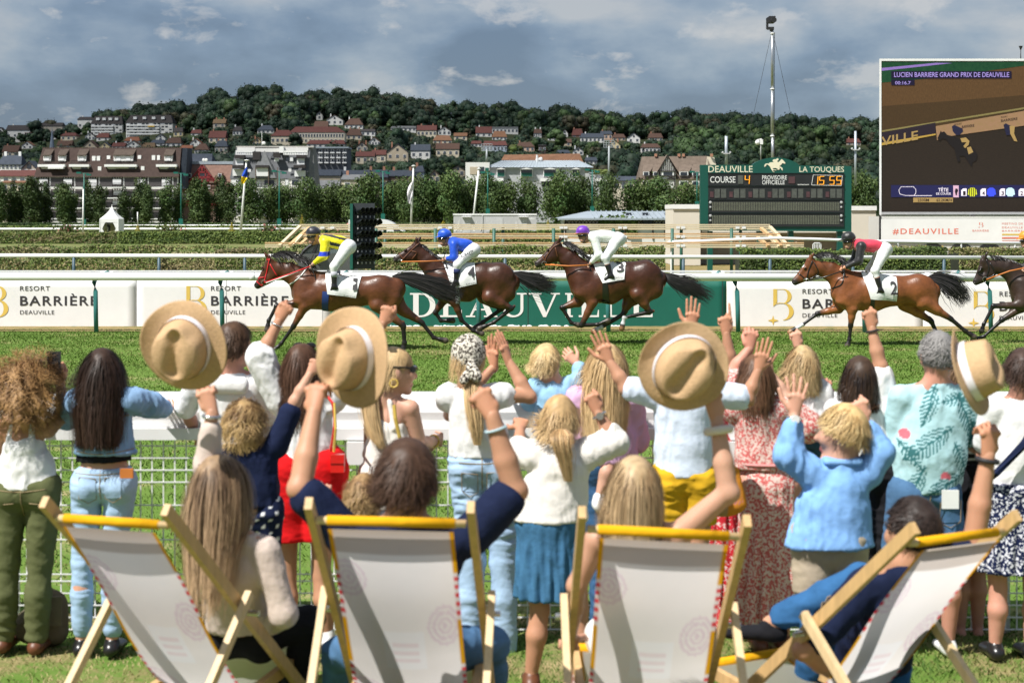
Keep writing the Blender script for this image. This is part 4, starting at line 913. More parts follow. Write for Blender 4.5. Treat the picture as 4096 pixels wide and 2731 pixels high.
# everything else is wood too thick to count
kinds = ['dark0','dark1','dark2','mid0','mid1','mid2','light0','light1','russet0','dark0','dark1']
vc = bpy.data.collections.new('wood_variants')
var = []
for i,kd in enumerate(sorted(set(kinds))): o = bpy.data.objects.new(f'variant_{i:02d}',KINDS[kd][0]); vc.objects.link(o); var.append(kd)
pts = []; ids = []
tries = 0
while len(pts) < 13000 and tries < 120000:
    tries += 1
    px = r.uniform(-420,4500) if len(pts) < 7500 else r.uniform(-100,2800); t = r.uniform(0.06,1.05) ** .8 if len(pts) < 7500 else r.uniform(.2,.8); Y = Y0H + t * (Y1H-Y0H); row = float(hill_row(px,t)); h = 6.5 * (1+r.random()**2*1.7) * F / Y
    if t < .82 and r.random() < .75: h *= r.uniform(.35,.6)
    if t < 1 and not free(px,row+2,h*.8,h*.85,Y): continue
    X = (px-CX) * Y / F; z = float(hill_z(np.array(X),np.array(Y)))
    kd = kinds[int(r.integers(len(kinds)))]
    if 2720 < px < 3330 and 570 < row < 700: kd = ['light0','light1','mid1'][int(r.integers(3))]  # lighter trees stand in for sunlight on this mound
    pts.append((X,Y,z-.8,h*Y/F)); ids.append(var.index(kd))
pts = np.array(pts)
me = bpy.data.meshes.new('wood'); me.vertices.add(len(pts)); me.vertices.foreach_set('co',pts[:,:3].astype(np.float32).ravel())
at = me.attributes.new('size','FLOAT','POINT'); at.data.foreach_set('value',pts[:,3].astype(np.float32))
at = me.attributes.new('pick','INT','POINT'); at.data.foreach_set('value',np.array(ids,np.int32))
wood = tag(link('wood',me),'dense dark green wood covering the hill above the town','wood',None,'stuff')
def wood_nodes():
    g = bpy.data.node_groups.new('wood_nodes','GeometryNodeTree'); N = g.nodes.new; L = g.links.new
    g.interface.new_socket('Geometry',in_out='INPUT',socket_type='NodeSocketGeometry'); g.interface.new_socket('Geometry',in_out='OUTPUT',socket_type='NodeSocketGeometry')
    i,o = N('NodeGroupInput'),N('NodeGroupOutput'); ci = N('GeometryNodeCollectionInfo'); ci.inputs[0].default_value = vc; ci.inputs[1].default_value = True; ci.inputs[2].default_value = True
    ip = N('GeometryNodeInstanceOnPoints'); ip.inputs['Pick Instance'].default_value = True
    a1 = N('GeometryNodeInputNamedAttribute'); a1.data_type = 'INT'; a1.inputs[0].default_value = 'pick'
    a2 = N('GeometryNodeInputNamedAttribute'); a2.data_type = 'FLOAT'; a2.inputs[0].default_value = 'size'
    rv = N('FunctionNodeRandomValue'); rv.data_type = 'FLOAT'; rv.inputs[2].default_value = 0; rv.inputs[3].default_value = 6.28
    cx = N('ShaderNodeCombineXYZ'); L(rv.outputs[1],cx.inputs[2])
    L(i.outputs[0],ip.inputs['Points']); L(ci.outputs[0],ip.inputs['Instance']); L(a1.outputs[0],ip.inputs['Instance Index'])
    L(cx.outputs[0],ip.inputs['Rotation']); L(a2.outputs[0],ip.inputs['Scale']); L(ip.outputs[0],o.inputs[0])
    md = wood.modifiers.new('wood','NODES'); md.node_group = g
wood_nodes()

# unseen thin cloud sheet, added overhead to cast broken shade on the hill
def hill_shade_cloud():
    m = bpy.data.materials.new('hill_shade_cloud'); m.use_nodes = True; nt = m.node_tree; nt.nodes.clear(); N = nt.nodes.new; L = nt.links.new
    o = N('ShaderNodeOutputMaterial'); d = N('ShaderNodeBsdfDiffuse'); d.inputs[0].default_value = (.85,.86,.88,1); tl = N('ShaderNodeBsdfTranslucent'); tl.inputs[0].default_value = (.75,.78,.82,1)
    tr = N('ShaderNodeBsdfTransparent'); a = N('ShaderNodeMixShader'); a.inputs[0].default_value = .4; b = N('ShaderNodeMixShader')
    tc = N('ShaderNodeTexCoord'); n = N('ShaderNodeTexNoise'); n.inputs['Scale'].default_value = .006; n.inputs['Detail'].default_value = 6; L(tc.outputs['Object'],n.inputs['Vector'])
    mr = N('ShaderNodeMapRange'); mr.inputs[1].default_value = .36; mr.inputs[2].default_value = .62; mr.inputs[3].default_value = .16; mr.inputs[4].default_value = .62; L(n.outputs[0],mr.inputs[0])
    L(d.outputs[0],a.inputs[1]); L(tl.outputs[0],a.inputs[2]); L(mr.outputs[0],b.inputs[0]); L(tr.outputs[0],b.inputs[1]); L(a.outputs[0],b.inputs[2]); L(b.outputs[0],o.inputs[0])
    off = np.array(SUN_DIR) / SUN_DIR.z * 900
    xs = np.linspace(-900,900,61); ys = np.linspace(500,2000,51); X,Yg = np.meshgrid(xs,ys)
    Z = 900 + 25 * fbm(X*.012,Yg*.012,31)
    edge = 60 * fbm(xs*.02,xs*0,33); Yg = Yg + edge[None,:] * np.clip((900-Yg)/400,0,1)
    v = np.stack([X+off[0],Yg+off[1],Z],-1).reshape(-1,3); i = np.arange(61*51).reshape(51,61)
    f = np.stack([i[:-1,:-1],i[:-1,1:],i[1:,1:],i[1:,:-1]],-1).reshape(-1,4)
    tag(link('hill_shade_cloud',mesh_from('hill_shade_cloud',v,f,m,smooth=True)),kind='structure')
hill_shade_cloud()
# ---------------------------------------------------------------- the course: rails, hoardings, hedges
M_rail = mat('white_rail',(.80,.80,.79),.38,var=.04,vscale=3,coat=.2)
M_teal = mat('teal_post',(.035,.17,.165),.45,var=.12)
M_post = mat('blue_grey_post',(.055,.10,.13),.5,var=.1)
M_banner = mat('white_banner',(.82,.81,.80),.7,var=.06,vscale=1.1,bump=.25,bscale=1.4)
M_bgreen = mat('green_banner',(.004,.120,.083),.6,var=.08,vscale=2,bump=.4,bscale=1.4)
M_ink = mat('dark_lettering',(.035,.032,.036),.7,var=0)
M_gold = mat('gold_lettering',(.72,.50,.10),.6,var=.03)
M_wletter = mat('white_lettering',(.82,.82,.80),.7,var=0)
YR,YB = 34.9,36.55                                # front running rail, hoardings
def ZZ(y,Y): return H - (y-HOR) * Y / F
def XX(x,Y): return (x-CX) * Y / F
def rail_thing():
    t = thing('running_rail','thick white running rail in front of the advertising boards on curved teal posts','rail',(0,YR,0))
    zc = ZZ(1107,YR); m = MB(); m.tube([(-14,YR,zc+.005),(0,YR,zc),(14,YR,zc-.02)],.082,14); m.build('tube',M_rail,t,True)
    for x in (2520,1000,3700): 
        m = MB(); m.tube([(XX(x,YR),YR,zc),(XX(x+22,YR),YR,zc)],.086,14); m.build('joint',M_rail,t,True)
    for i,x in enumerate((383,888,1415,1915,2432,2951,3457,3962)):
        xx = XX(x,YR); m = MB(); m.tube([(xx-.06,YR+.25,zc-.02),(xx-.045,YR+.05,zc-.12),(xx-.01,YR+.02,zc-.3),(xx,YR,.5),(xx+.01,YR,-.02)],.047,10); m.build('post',M_teal,t,True)
rail_thing()
def beam_thing():
    Yb = 36.8; t = thing('rear_rail_beam','thin white double beam with brackets just behind the front running rail','rail',(0,Yb,0))
    z = ZZ(1085,Yb); m = MB(); m.bar((-14,Yb,z),(14,Yb,z),.05,.035); m.build('beam',M_rail,t); m = MB(); m.bar((-14,Yb-.14,z-.05),(14,Yb-.14,z-.05),.04,.03); m.build('beam',M_rail,t)
    for x in (432,910,1385,2870,3340,3825):
        xx = XX(x,Yb); m = MB(); m.box(xx-.13,xx+.13,Yb-.2,Yb-.03,z-.08,z-.01); b = m.build('bracket',M_rail,t); m = MB(); m.tube([(xx-.05,Yb-.24,z-.08),(xx+.03,Yb-.1,z-.02)],.05,8); m.build('post_cap',M_teal,b,True)
        MB().tube([(xx,Yb-.05,z-.06),(xx,Yb-.05,0)],.03,8).build('post',M_teal,t)
beam_thing()

# the monogram B: thick stem, two bowls, a four pointed star on the tail
def monogram(name,x0,y0,w,h,plane,material,parent,off=.004):
    """drawn in a w x h photograph box whose top left is (x0,y0)"""
    K = [0]
    def q(u,v,d=0): return P(x0+u*w,y0+v*h,plane-off-d-K[0])
    def arc(cx,cy,rx,ry,a0,a1,n=14): return [(cx+rx*math.cos(a0+(a1-a0)*i/n),cy+ry*math.sin(a0+(a1-a0)*i/n)) for i in range(n+1)]
    m = MB(); hp = math.pi / 2
    def strip(o,i):
        v = [q(*p) for p in o] + [q(*p) for p in i]; n = len(o); m.add(v,[(k,k+1,n+k+1,n+k) for k in range(n-1)])
    m.add([q(.22,0),q(.37,.012),q(.37,.36),q(.22,.47)],[(0,1,2,3)])                       # stem
    K[0] = .0004; m.add([q(.22,0),q(.64,0),q(.64,.014),q(.22,.014)],[(0,1,2,3)])
    K[0] = .0008; strip(arc(.60,.20,.33,.20,-hp,hp),arc(.60,.20,.17,.186,-hp,hp))
    K[0] = .0012; strip(arc(.60,.62,.41,.24,-hp,hp),arc(.60,.62,.23,.222,-hp,hp))
    K[0] = .0016; strip([(.60,.38),(.45,.375),(.30,.40),(.22,.47)],[(.60,.398),(.45,.395),(.32,.42),(.22,.485)])
    K[0] = .002; c = [(.215,.72),(.255,.83),(.44,.865),(.255,.90),(.215,1.0),(.175,.90),(0,.865),(.175,.83)]
    m.add([q(.215,.865)]+[q(*p) for p in c],[(0,i+1,(i+1) % 8+1) for i in range(8)])
    return m.build(name,material,parent)
def serif(ch):
    """slab serif capitals in a unit box: list of polygons"""
    R = lambda a,b,c,d: [(a,b),(c,b),(c,d),(a,d)]
    s = .035
    if ch == 'I': return [R(.36,0,.64,1),R(.18,0,.82,s*2),R(.18,1-s*2,.82,1)]
    if ch == 'L': return [R(.14,0,.36,1),R(0,0,.95,.075),R(0,1-.07,.5,1),[(.86,.075),(.95,.075),(.95,.30),(.91,.30)]]
    if ch == 'E': return [R(.14,0,.36,1),R(0,0,.95,.075),R(0,1-.075,.92,1),R(.3,.46,.72,.53),R(.68,.38,.74,.61),[(.86,.075),(.95,.075),(.95,.30),(.91,.30)],[(.84,.925),(.92,.925),(.92,.72),(.88,.72)]]
    if ch == 'A': return [[(.07,0),(.155,0),(.50,.86),(.44,1),(.47,1)],[(.47,1),(.40,.98),(.70,0),(.93,0),(.54,1)],R(.22,.28,.74,.345),R(-.04,0,.28,.06),R(.58,0,1.04,.06)]
    if ch == 'V': return [[(.05,1),(.28,1),(.58,.14),(.54,0),(.46,0)],[(.54,0),(.50,.02),(.86,1),(.94,1),(.56,0)],R(-.04,.94,.40,1),R(.72,.94,1.04,1)]
    arc = lambda cx,cy,rx,ry,a0,a1,n=12: [(cx+rx*math.cos(a0+(a1-a0)*i/n),cy+ry*math.sin(a0+(a1-a0)*i/n)) for i in range(n+1)]
    if ch == 'U':
        o = arc(.5,.32,.39,.33,math.pi,2*math.pi); i_ = arc(.53,.32,.25,.25,math.pi,2*math.pi)
        return [R(.11,.32,.30,1),R(.78,.32,.89,1),R(0,.94,.42,1),R(.64,.94,1.02,1)] + [[o[k],o[k+1],i_[k+1],i_[k]] for k in range(12)]
    if ch == 'D':
        hp = math.pi / 2; o = arc(.42,.5,.55,.5,-hp,hp); i_ = arc(.42,.5,.34,.43,-hp,hp)
        return [R(.12,0,.33,1),R(0,0,.43,.07),R(0,.93,.43,1)] + [[o[k],o[k+1],i_[k+1],i_[k]] for k in range(12)]
def serif_word(word,boxes,y0,y1,plane,material,parent):
    for ch,(x0,x1) in zip(word,boxes):
        m = MB()
        for i,pg in enumerate(serif(ch)): m.add([P(x0+u*(x1-x0),y1+(y0-y1)*v,plane-.003-.0002*i) for u,v in pg],[tuple(range(len(pg)))])
        m.build('letter',material,parent)

def board(label,x0,x1,y0,y1,material,name='advertising_board'):
    t = thing(name,label,'hoarding',P((x0+x1)/2,y1,YB),None); z0 = ZZ(y1,YB); z1 = ZZ(y0,YB)
    a,b = XX(x0,YB),XX(x1,YB); n = max(6,int((b-a)/.18)); xs = np.linspace(a,b,n+1)
    zs = np.linspace(z0,z1,7); X,Z = np.meshgrid(xs,zs); Yv = YB + .002 * fbm(X*2.6+Z*2.2,Z*1.7,9)
    v = np.concatenate([np.stack([X,Yv,Z],-1).reshape(-1,3),np.stack([X,Yv+.03,Z],-1).reshape(-1,3)]); N1 = 7 * (n+1); i = np.arange(N1).reshape(7,n+1)
    f = [(i[r,c],i[r,c+1],i[r+1,c+1],i[r+1,c]) for r in range(6) for c in range(n)]; f += [tuple(k+N1 for k in q[::-1]) for q in f]
    f += [(i[6,c],i[6,c+1],i[6,c+1]+N1,i[6,c]+N1) for c in range(n)] + [(i[r,0],i[r+1,0],i[r+1,0]+N1,i[r,0]+N1) for r in range(6)] + [(i[r+1,n],i[r,n],i[r,n]+N1,i[r+1,n]+N1) for r in range(6)]
    part('panel',v,f,material,t); return t
PT = YB - .003
def barriere(t,mx,tx,tw,dy=0):
    if mx is not None: monogram('monogram',mx,1144+dy,104,145,PT,M_gold,t)
    text('lettering','RESORT',tx,1144+dy,tx+120*tw,1163+dy,M_ink,t,.004,plane=PT,spacing=1.12)
    text('lettering','BARRIÈRE',tx,1174+dy,tx+310*tw,1222+dy,M_ink,t,.018,plane=PT,spacing=1.18)
    text('lettering','DEAUVILLE',tx,1241+dy,tx+137*tw,1257+dy,M_ink,t,.0,plane=PT,spacing=1.08)
t = board('white hoarding with dark lettering at the left end of the front rail',-60,543,1118,1309,M_banner); barriere(t,-72,80,1.0)
t = board('white hoarding with gold monogram under the head of the leading bay horse',545,1320,1118,1311,M_banner); barriere(t,722,844,1.0)
for x in (545,905,1290): MB().box(XX(x,YB)-.006,XX(x,YB)+.006,YB-.006,YB-.0035,ZZ(1308,YB),ZZ(1120,YB)).build('seam',M_conc,t)
t = board('long green hoarding with tall white serif letters behind horses four and three',1322,2905,1120,1312,M_bgreen)
serif_word('DEAUVILLE',[(1640,1745),(1760,1852),(1868,1985),(2000,2105),(2120,2235),(2252,2300),(2315,2400),(2415,2505),(2522,2615)],1172,1268,PT,M_wletter,t)
for x in (2112,2890): MB().box(XX(x,YB)-.006,XX(x,YB)+.006,YB-.006,YB-.0035,ZZ(1308,YB),ZZ(1122,YB)).build('seam',M_ink,t)
t = board('white hoarding with gold monogram under the belly of horse number two',2907,3690,1126,1316,M_banner); barriere(t,3070,3210,1.02,12)
t = board('white hoarding with gold monogram at the right end of the front rail',3692,4180,1128,1322,M_banner); barriere(t,3872,3998,1.0,22)
tr = RNG
lumps = MB()
for i in range(90): x = tr.uniform(1560,2480); p = P(x,1311+tr.uniform(-3,2),YB-.03); lumps.sphere((p[0],p[1],.02),(tr.uniform(.02,.07),.03,tr.uniform(.015,.04)),6,4)
tag(lumps.build('chalk_crumbs',M_white),'crumbs of white chalk lying along the foot of the green hoarding','chalk',None,'stuff')

# second rail and the far white rails
def plain_rail(label,Y,row,r,x0,x1,posts,pm,group=None,row2=None):
    t = thing('white_rail',label,'rail',(XX((x0+x1)/2,Y),Y,0)); za = ZZ(row,Y); zb = ZZ(row2 or row,Y)
    m = MB(); m.tube([(XX(x0,Y),Y,za),(XX(x1,Y),Y,zb)],r,10); m.build('tube',M_rail,t,True)
    for x in posts: m = MB(); z = za + (zb-za) * (x-x0) / (x1-x0); m.tube([(XX(x,Y),Y,-.05),(XX(x,Y),Y,z)],.05 if Y<100 else .06,8); m.build('post',pm,t,True)
    return t
plain_rail('white rail on blue grey posts running across the picture behind the horses',52.0,1022,.062,-100,4200,[295,636,979,1700,2020,2733,3080,3412,3776],M_post,row2=1031)
plain_rail('far white rail with wooden posts before the conical shrubs',165.0,916,.11,-100,1800,[],M_rail)
plain_rail('farthest white rail on timber stakes below the poplar row',210.0,902,.10,210,1900,[648,755,857,954,1044,1140,1238],mat('stake_wood',(.32,.22,.13),.9))
plain_rail('short white rail beyond the container and low stable',200.0,902,.10,1900,2400,[2000,2100,2200,2300],M_rail)
# curved white rail in front of the scoreboard
def curved_rail():
    Y = 62; t = thing('curved_rail','white curved rail sweeping in front of the scoreboard legs to the right edge','rail',(XX(3200,Y),Y,0))
    pts = [P(2660,978,Y+1),P(2700,966,Y+.2),P(2780,965,Y),P(2950,958,Y),P(3110,953,Y),P(3260,957,Y),P(3500,965,Y),P(3800,969,Y),P(4200,974,Y)]
    MB().tube(pts,.055,10).build('tube',M_rail,t,True); MB().tube([P(2660,978,Y+1.5),P(2690,960,Y+1.2),P(2720,955,Y+1)],.05,8).build('tube',M_rail,t,True)
    for x in (2685,3185,3592,3845,4060): MB().tube([P(x,968,Y),np.array((XX(x,Y),Y,0))],.035,8).build('post',M_rail,t)
curved_rail()

M_hleaf = mat('hedge_leaf','ffffff',.65,attr=True,var=0,spec=.25)
def hedge(label,x0,x1,y_top,y_base,Y,depth,n,size,cols,rough=.12,name='hedge',zbase=None,holes=0.0):
    """clipped hedge: a dark woody core under thousands of leaves"""
    a,b = XX(x0,Y),XX(x1,Y); zt = ZZ(y_top,Y); zb = 0.0 if zbase is None else zbase; r = np.random.default_rng(int(abs(x0)+Y))
    t = thing(name,label,'hedge',((a+b)/2,Y+depth/2,zb))
    u = r.random(n); side = r.random(n) < .66
    hz = lambda x: zt + rough * fbm(x*1.7,0*x,17) + rough * .5 * r.normal(size=len(x)) * .5
    X = a + (b-a) * u; top = hz(X); Yv = np.where(side,Y+np.abs(r.normal(0,.06,n))*depth,Y+depth*r.random(n)); Z = np.where(side,zb+(top-zb)*r.random(n)**.85,top)
    if holes: k = fbm(X*1.3,Z*1.9,23) > (-.9+holes); X,Yv,Z,side = X[k],Yv[k],Z[k],side[k]
    n = len(X); nr = np.where(side[:,None],(0,-1,.25),(0,-.2,1)) + r.normal(0,.5,(n,3)); nr /= np.linalg.norm(nr,axis=1,keepdims=True)
    pat = np.clip(.5+.6*fbm(X*.9,Z*2.2,19)+r.normal(0,.25,n),0,.999) * (len(cols)-1); k = pat.astype(int); tt = (pat-k)[:,None]; C = np.array(cols)
    tint = (C[k]*(1-tt)+C[np.minimum(k+1,len(cols)-1)]*tt) * r.uniform(.6,1.4,(n,1))
    v,f,cc = leaf_quads(np.stack([X,Yv,Z],1),nr,size,r,tint); part('foliage',v,f,M_hleaf,t,cc,False)
    if not holes: MB().box(a,b,Y+depth*.12,Y+depth,zb-.05,zt-rough-.03).build('branches',mat('hedge_core',(.022,.028,.012),.9),t)
    else:
        m = MB()
        for i in range(int((b-a)*9)):
            x = r.uniform(a,b); y = Y + depth * r.random(); m.tube([(x,y,zb),(x+r.normal(0,.07),y,zb+(zt-zb)*r.uniform(.5,1))],[.012,.005],4,caps=False)
        m.build('branches',mat('hedge_twig',(.16,.12,.075),.9),t)
    return t
HG_,HB,HY = (.062,.105,.024),(.22,.18,.09),(.145,.185,.042)
hedge('low half dry hedge behind the second rail at the left edge',-60,640,992,1100,56,1.0,9000,.045,[HB,HY,HG_,HB],holes=.35)
hedge('thin gappy stretch of dry hedge left of the leading horse',640,900,1030,1100,56.5,.8,2000,.045,[HB,HB,HY],holes=.6)
hedge('dry brown hedge behind the head of the leading horse',860,1330,996,1100,56,1.0,7000,.045,[HB,HY,HG_,HB],holes=.3)
hedge('long half dry hedge behind horses four and three',1330,2660,996,1100,56,1.2,21000,.045,[HB,HY,HG_,HY,HB],holes=.15)
hedge('dense green hedge behind horse number two under the scoreboard',2960,3790,1002,1110,56,1.2,16000,.042,[HG_,HY,HG_,(.05,.07,.02)])
hedge('hedge end with autumn tips at the right edge behind the dark horse',3840,4180,1000,1110,56,1.2,7000,.042,[HG_,HY,HB])
hedge('low scrubby hedge in front of the trailer wheels',3560,4180,998,1030,60,.8,6000,.045,[HG_,HY,HB],holes=.3)
hedge('low strip of scrub between second rail and turf path on the left',-60,1150,994,1012,66,.8,9000,.05,[HB,HY,HG_],holes=.2)
hedge('neatly clipped green hedge running behind the timber racks',470,2740,929,970,137,2.0,26000,.10,[HG_,HY,HG_],.05)
hedge('wild mixed hedge with brown weeds at the left of the infield',-60,470,934,970,138,2.0,9000,.11,[HB,HY,HG_,HB],.16)
hedge('clipped hedge between the two far white rails',-60,2000,905,918,190,2.0,16000,.14,[HG_,HY,(.05,.07,.02)],.08)
hedge('long thin dark hedge at the foot of the poplar row',-60,2700,893,902,330,2.0,9000,.2,[(.02,.04,.012),HG_],.05)
hedge('low hedge in front of the white stable wall',1960,2740,925,960,120,1.5,9000,.09,[HG_,HY,HB],.1)
for i,(x,yt,yb,lab) in enumerate([(551,902,929,'small golden conical shrub right of the white tent'),(927,894,930,'round golden conical shrub left of the blue and yellow flag pole'),(1208,862,908,'tall golden conical shrub at the end of the timber racks'),(1774,884,903,'golden conical shrub left of the grey container'),(2192,884,930,'small dark conical shrub right of the grey container'),(2140,884,905,'tiny conical shrub behind the grey container')]):
    Y = 160; tree('conical_shrub','cone0',(XX(x,Y),Y,ZZ(yb,Y)),(yb-yt)*Y/F,1.9,lab,'golden conical shrubs on the infield')
for x,lab in ((270,'red and pink rose bush behind the left far rail'),(685,'small pink rose bush between the far stakes'),(1080,'pink rose bush right of the blue and yellow flag'),(1375,'rose bush behind the dark lamp panel')):
    Y = 163; r = np.random.default_rng(x); n = 260; c = np.stack([XX(x,Y)+r.normal(0,.5,n),Y-.3+r.normal(0,.2,n),ZZ(918,Y)+r.normal(0,.22,n)],1)
    tint = np.where(r.random(n)[:,None]<.12,(.42,.16,.15),(.06,.08,.02)); v,f,cc = leaf_quads(c,r.normal(size=(n,3))+(0,-1,.5),.09,r,tint)
    t = thing('rose_bush',lab,'bush',c.mean(0),'rose bushes along the far rail'); part('blooms',v,f,M_hleaf,t,cc,False)

# timber racks behind the second rail
M_pale = mat('pale_timber',(.66,.55,.36),.7,var=.1,vscale=3); M_tan = mat('tan_timber',(.60,.38,.19),.7,var=.12,vscale=3); M_rpost = mat('rack_post',(.035,.12,.085),.5)
def rack(label,x0,x1,y_low,y_mid,y_top,xs,posts,Y0,mirror,ends):
    t = thing('timber_rack',label,'rack',(XX((x0+x1)/2,Y0),Y0,0),'stepped timber racks')
    for lev,(yy,xa,xb,dY) in enumerate(zip((y_low,y_mid,y_top),xs,ends,(0,1.0,2.0))):
        Y = Y0 + dY
        for off,mm,hgt in ((-4,M_pale,5),(4,M_pale if lev != 1 else M_tan,6),(-12,M_tan if lev<2 else M_pale,6)):
            MB().bar(P(xa,yy+off,Y-.05),P(xb,yy+off,Y-.05),.1,hgt*Y/F).build('rail_board',mm,t)
        if lev: 
            for s in ((xa,-1),(xb,1)) if False else ():
                pass
    for x in posts:
        for yy,dY in ((y_top-6,2.1),(y_top+2,.4)):
            p = P(x if dY>1 else x-36,yy,Y0+dY); MB().tube([p,(p[0],p[1],0)],.06,8).build('post',M_rpost,t,True)
    return t
YK = 62.0
tk = rack('three tier timber rack with sloping ends behind the jockeys',1060,3200,984,948,912,(1060,1210,1195),[1305,1540,1777,2012,2250,2490,2725,2962],YK,0,(3215,3120,3080))
for p,q,mm in [((1200,906,2),(1118,984,0),M_pale),((1236,912,2),(1160,980,0),M_tan),((1206,942,1),(1168,984,0),M_pale),((1238,948,1),(1200,980,0),M_tan),
                 ((3080,908,2),(3155,988,0),M_pale),((3045,914,2),(3125,985,0),M_tan),((3078,946,1),(3118,988,0),M_pale),((3030,950,1),(3075,985,0),M_tan)]:
    MB().bar(P(p[0],p[1],YK+p[2]-.2),P(q[0],q[1],YK+q[2]-.2),.12,.09).build('sloping_board',mm,tk)
for x in (1290,1330,1760,1800,2245,2262,2480,2500,2712,2732,2950,2975):
    for yy,d in ((912,2),(948,1),(984,0)): p = P(x,yy-2,YK+d-.14); MB().box(p[0]-.07,p[0]+.07,p[1]-.05,p[1],p[2]-.05,p[2]+.04).build('bracket',M_white,tk)

# ---------------------------------------------------------------- poles and flags
def pole(name,label,cat,base,top,Y,r0,r1,material,group=None):
    t = thing(name,label,cat,P(base[0],base[1],Y),group); MB().tube([P(base[0],base[1],Y),P(top[0],top[1],Y)],[r0,r1],8).build('pole',material,t,True); return t
M_lgreen = mat('green_lamp_post',(.008,.13,.10),.45)
for x,yt,yb,lab in [(336,692,902,'green floodlight post behind the thin white mast at the left'),(724,692,900,'green floodlight post before the red gabled house'),(1117,685,900,'green floodlight post before the grey slate block'),(1532,685,880,'green floodlight post between lamp panel and white flag'),
                       (1951,690,860,'green floodlight post beside the leaning white pole'),(2369,680,850,'green floodlight post right of the zinc roofed building'),(2788,688,830,'green floodlight post just left of the scoreboard')]:
    Y = 260; t = pole('floodlight_post',lab,'lamp post',(x,yb),(x,yt),Y,.11,.08,M_lgreen,'green floodlight posts along the far rail')
    p = P(x,yt+2,Y); MB().box(p[0]-.7,p[0]+.7,Y-.06,Y+.06,p[2]-.06,p[2]+.06).build('crossarm',M_lgreen,t)
    for s,mm in ((-1,M_lgreen),(1,M_lgreen)): MB().box(p[0]+s*.75-.35,p[0]+s*.75+.35,Y-.3,Y+.2,p[2]-.05-(s>0)*.3,p[2]+.22-(s>0)*.3).build('floodlight',mm,t)
    q = P(x,yb,Y); MB().box(q[0]-.3,q[0]+.3,Y-.2,Y+.2,q[2]-.1,q[2]+.95).build('base_box',M_lgreen,t)
t = pole('white_mast','thin white mast standing before the brown apartment block','mast',(332,940),(333,757),150,.085,.06,M_white)
t = pole('white_stake','short white stake right of the white tent','stake',(551,902),(550,848),160,.05,.05,M_white)
def flag(parent,pts,cols,Y,ny=14,nx=5):
    """drooping flag: left and right edges listed down the image"""
    L_,R_ = np.array([p[:2] for p in pts],float),np.array([p[2:] for p in pts],float); s = np.linspace(0,len(pts)-1,ny); V = []; C = []
    for i,q in enumerate(s):
        k = min(int(q),len(pts)-2); u = q - k; l = L_[k] * (1-u) + L_[k+1] * u; rr = R_[k] * (1-u) + R_[k+1] * u
        for j in range(nx):
            w = j / (nx-1); px = l * (1-w) + rr * w; V.append(P(px[0],px[1],Y+.18*math.sin(w*7+i*.5)-.1)); C.append(lin(cols[0] if q<cols[2] else cols[1]))
    f = [(i*nx+j,i*nx+j+1,(i+1)*nx+j+1,(i+1)*nx+j) for i in range(ny-1) for j in range(nx-1)]
    return part('flag',V,f,mat('flag_cloth','ffffff',.8,attr=True,var=.05),parent,np.array(C))
t = pole('flagpole','leaning white flagpole flying a blue and yellow flag','flagpole',(962,932),(986,642),150,.115,.075,M_white)
MB().lathe(P(986,642,150),[(.22,-.05),(.26,.02),(.05,.08)],8).build('finial',M_white,t)
flag(t,[(984,668,990,672),(972,690,990,690),(966,706,988,712),(965,722,988,716),(966,737,978,734)],('1448B8','F5D400',2.15),149.7)
t = pole('flagpole','white flagpole with a limp white flag above the bushy trees','flagpole',(1643,925),(1654,664),170,.11,.075,M_white)
MB().lathe(P(1654,664,170),[(.2,-.05),(.22,.02),(.05,.08)],8).build('finial',M_white,t)
flag(t,[(1648,722,1653,725),(1632,752,1652,750),(1628,775,1650,770),(1630,800,1648,785),(1634,815,1643,815)],('E8E4E6','D8D4D8',2.0),169.7)
t = pole('leaning_pole','bare white pole leaning to the right before the container','pole',(1888,925),(1915,676),150,.10,.075,M_white)
MB().lathe(P(1915,676,150),[(.15,-.05),(.18,.02),(.04,.08)],8).build('finial',M_white,t)
for x,yt,yb,w,lab,Y in [(2905,545,660,12,'pale blue grey steel column behind the left half of the scoreboard',180),(3422,525,742,10,'pale steel column between scoreboard and big screen',180)]:
    t = pole('steel_column',lab,'column',(x,yb),(x,yt),Y,w*Y/F/2,w*Y/F/2,mat('galvanised',(.42,.46,.52),.5,.3),'tall steel columns'); p = P(x,600 if x>3000 else 615,Y)
    MB().box(p[0]-.35,p[0]+.35,Y-.3,Y-.1,p[2]-.05,p[2]+.05).sphere((p[0]-.4,Y-.2,p[2]+.1),.12).sphere((p[0]+.4,Y-.2,p[2]+.1),.12).build('camera_bracket',M_conc,t)
for x,yt,yb,lab in [(2436,585,720,'grey lattice floodlight mast rising right of the zinc building'),(1947,598,650,'grey floodlight mast standing on the hillside left of the zinc roof')]:
    Y = 420; t = pole('lattice_mast',lab,'mast',(x,yb),(x,yt),Y,.28,.2,mat('mast_grey',(.35,.38,.40),.6),'grey lattice floodlight masts'); p = P(x,yt,Y); m = MB()
    for i in range(4): m.bar((p[0]-1.3,Y,p[2]-.3+i*.55),(p[0]+1.3,Y,p[2]-.3+i*.55),.12)
    for i in range(5): m.bar((p[0]-1.3+i*.65,Y,p[2]-.3),(p[0]-1.3+i*.65,Y,p[2]+1.35),.1)
    m.build('lamp_frame',mat('mast_grey',(.35,.38,.40),.6),t)
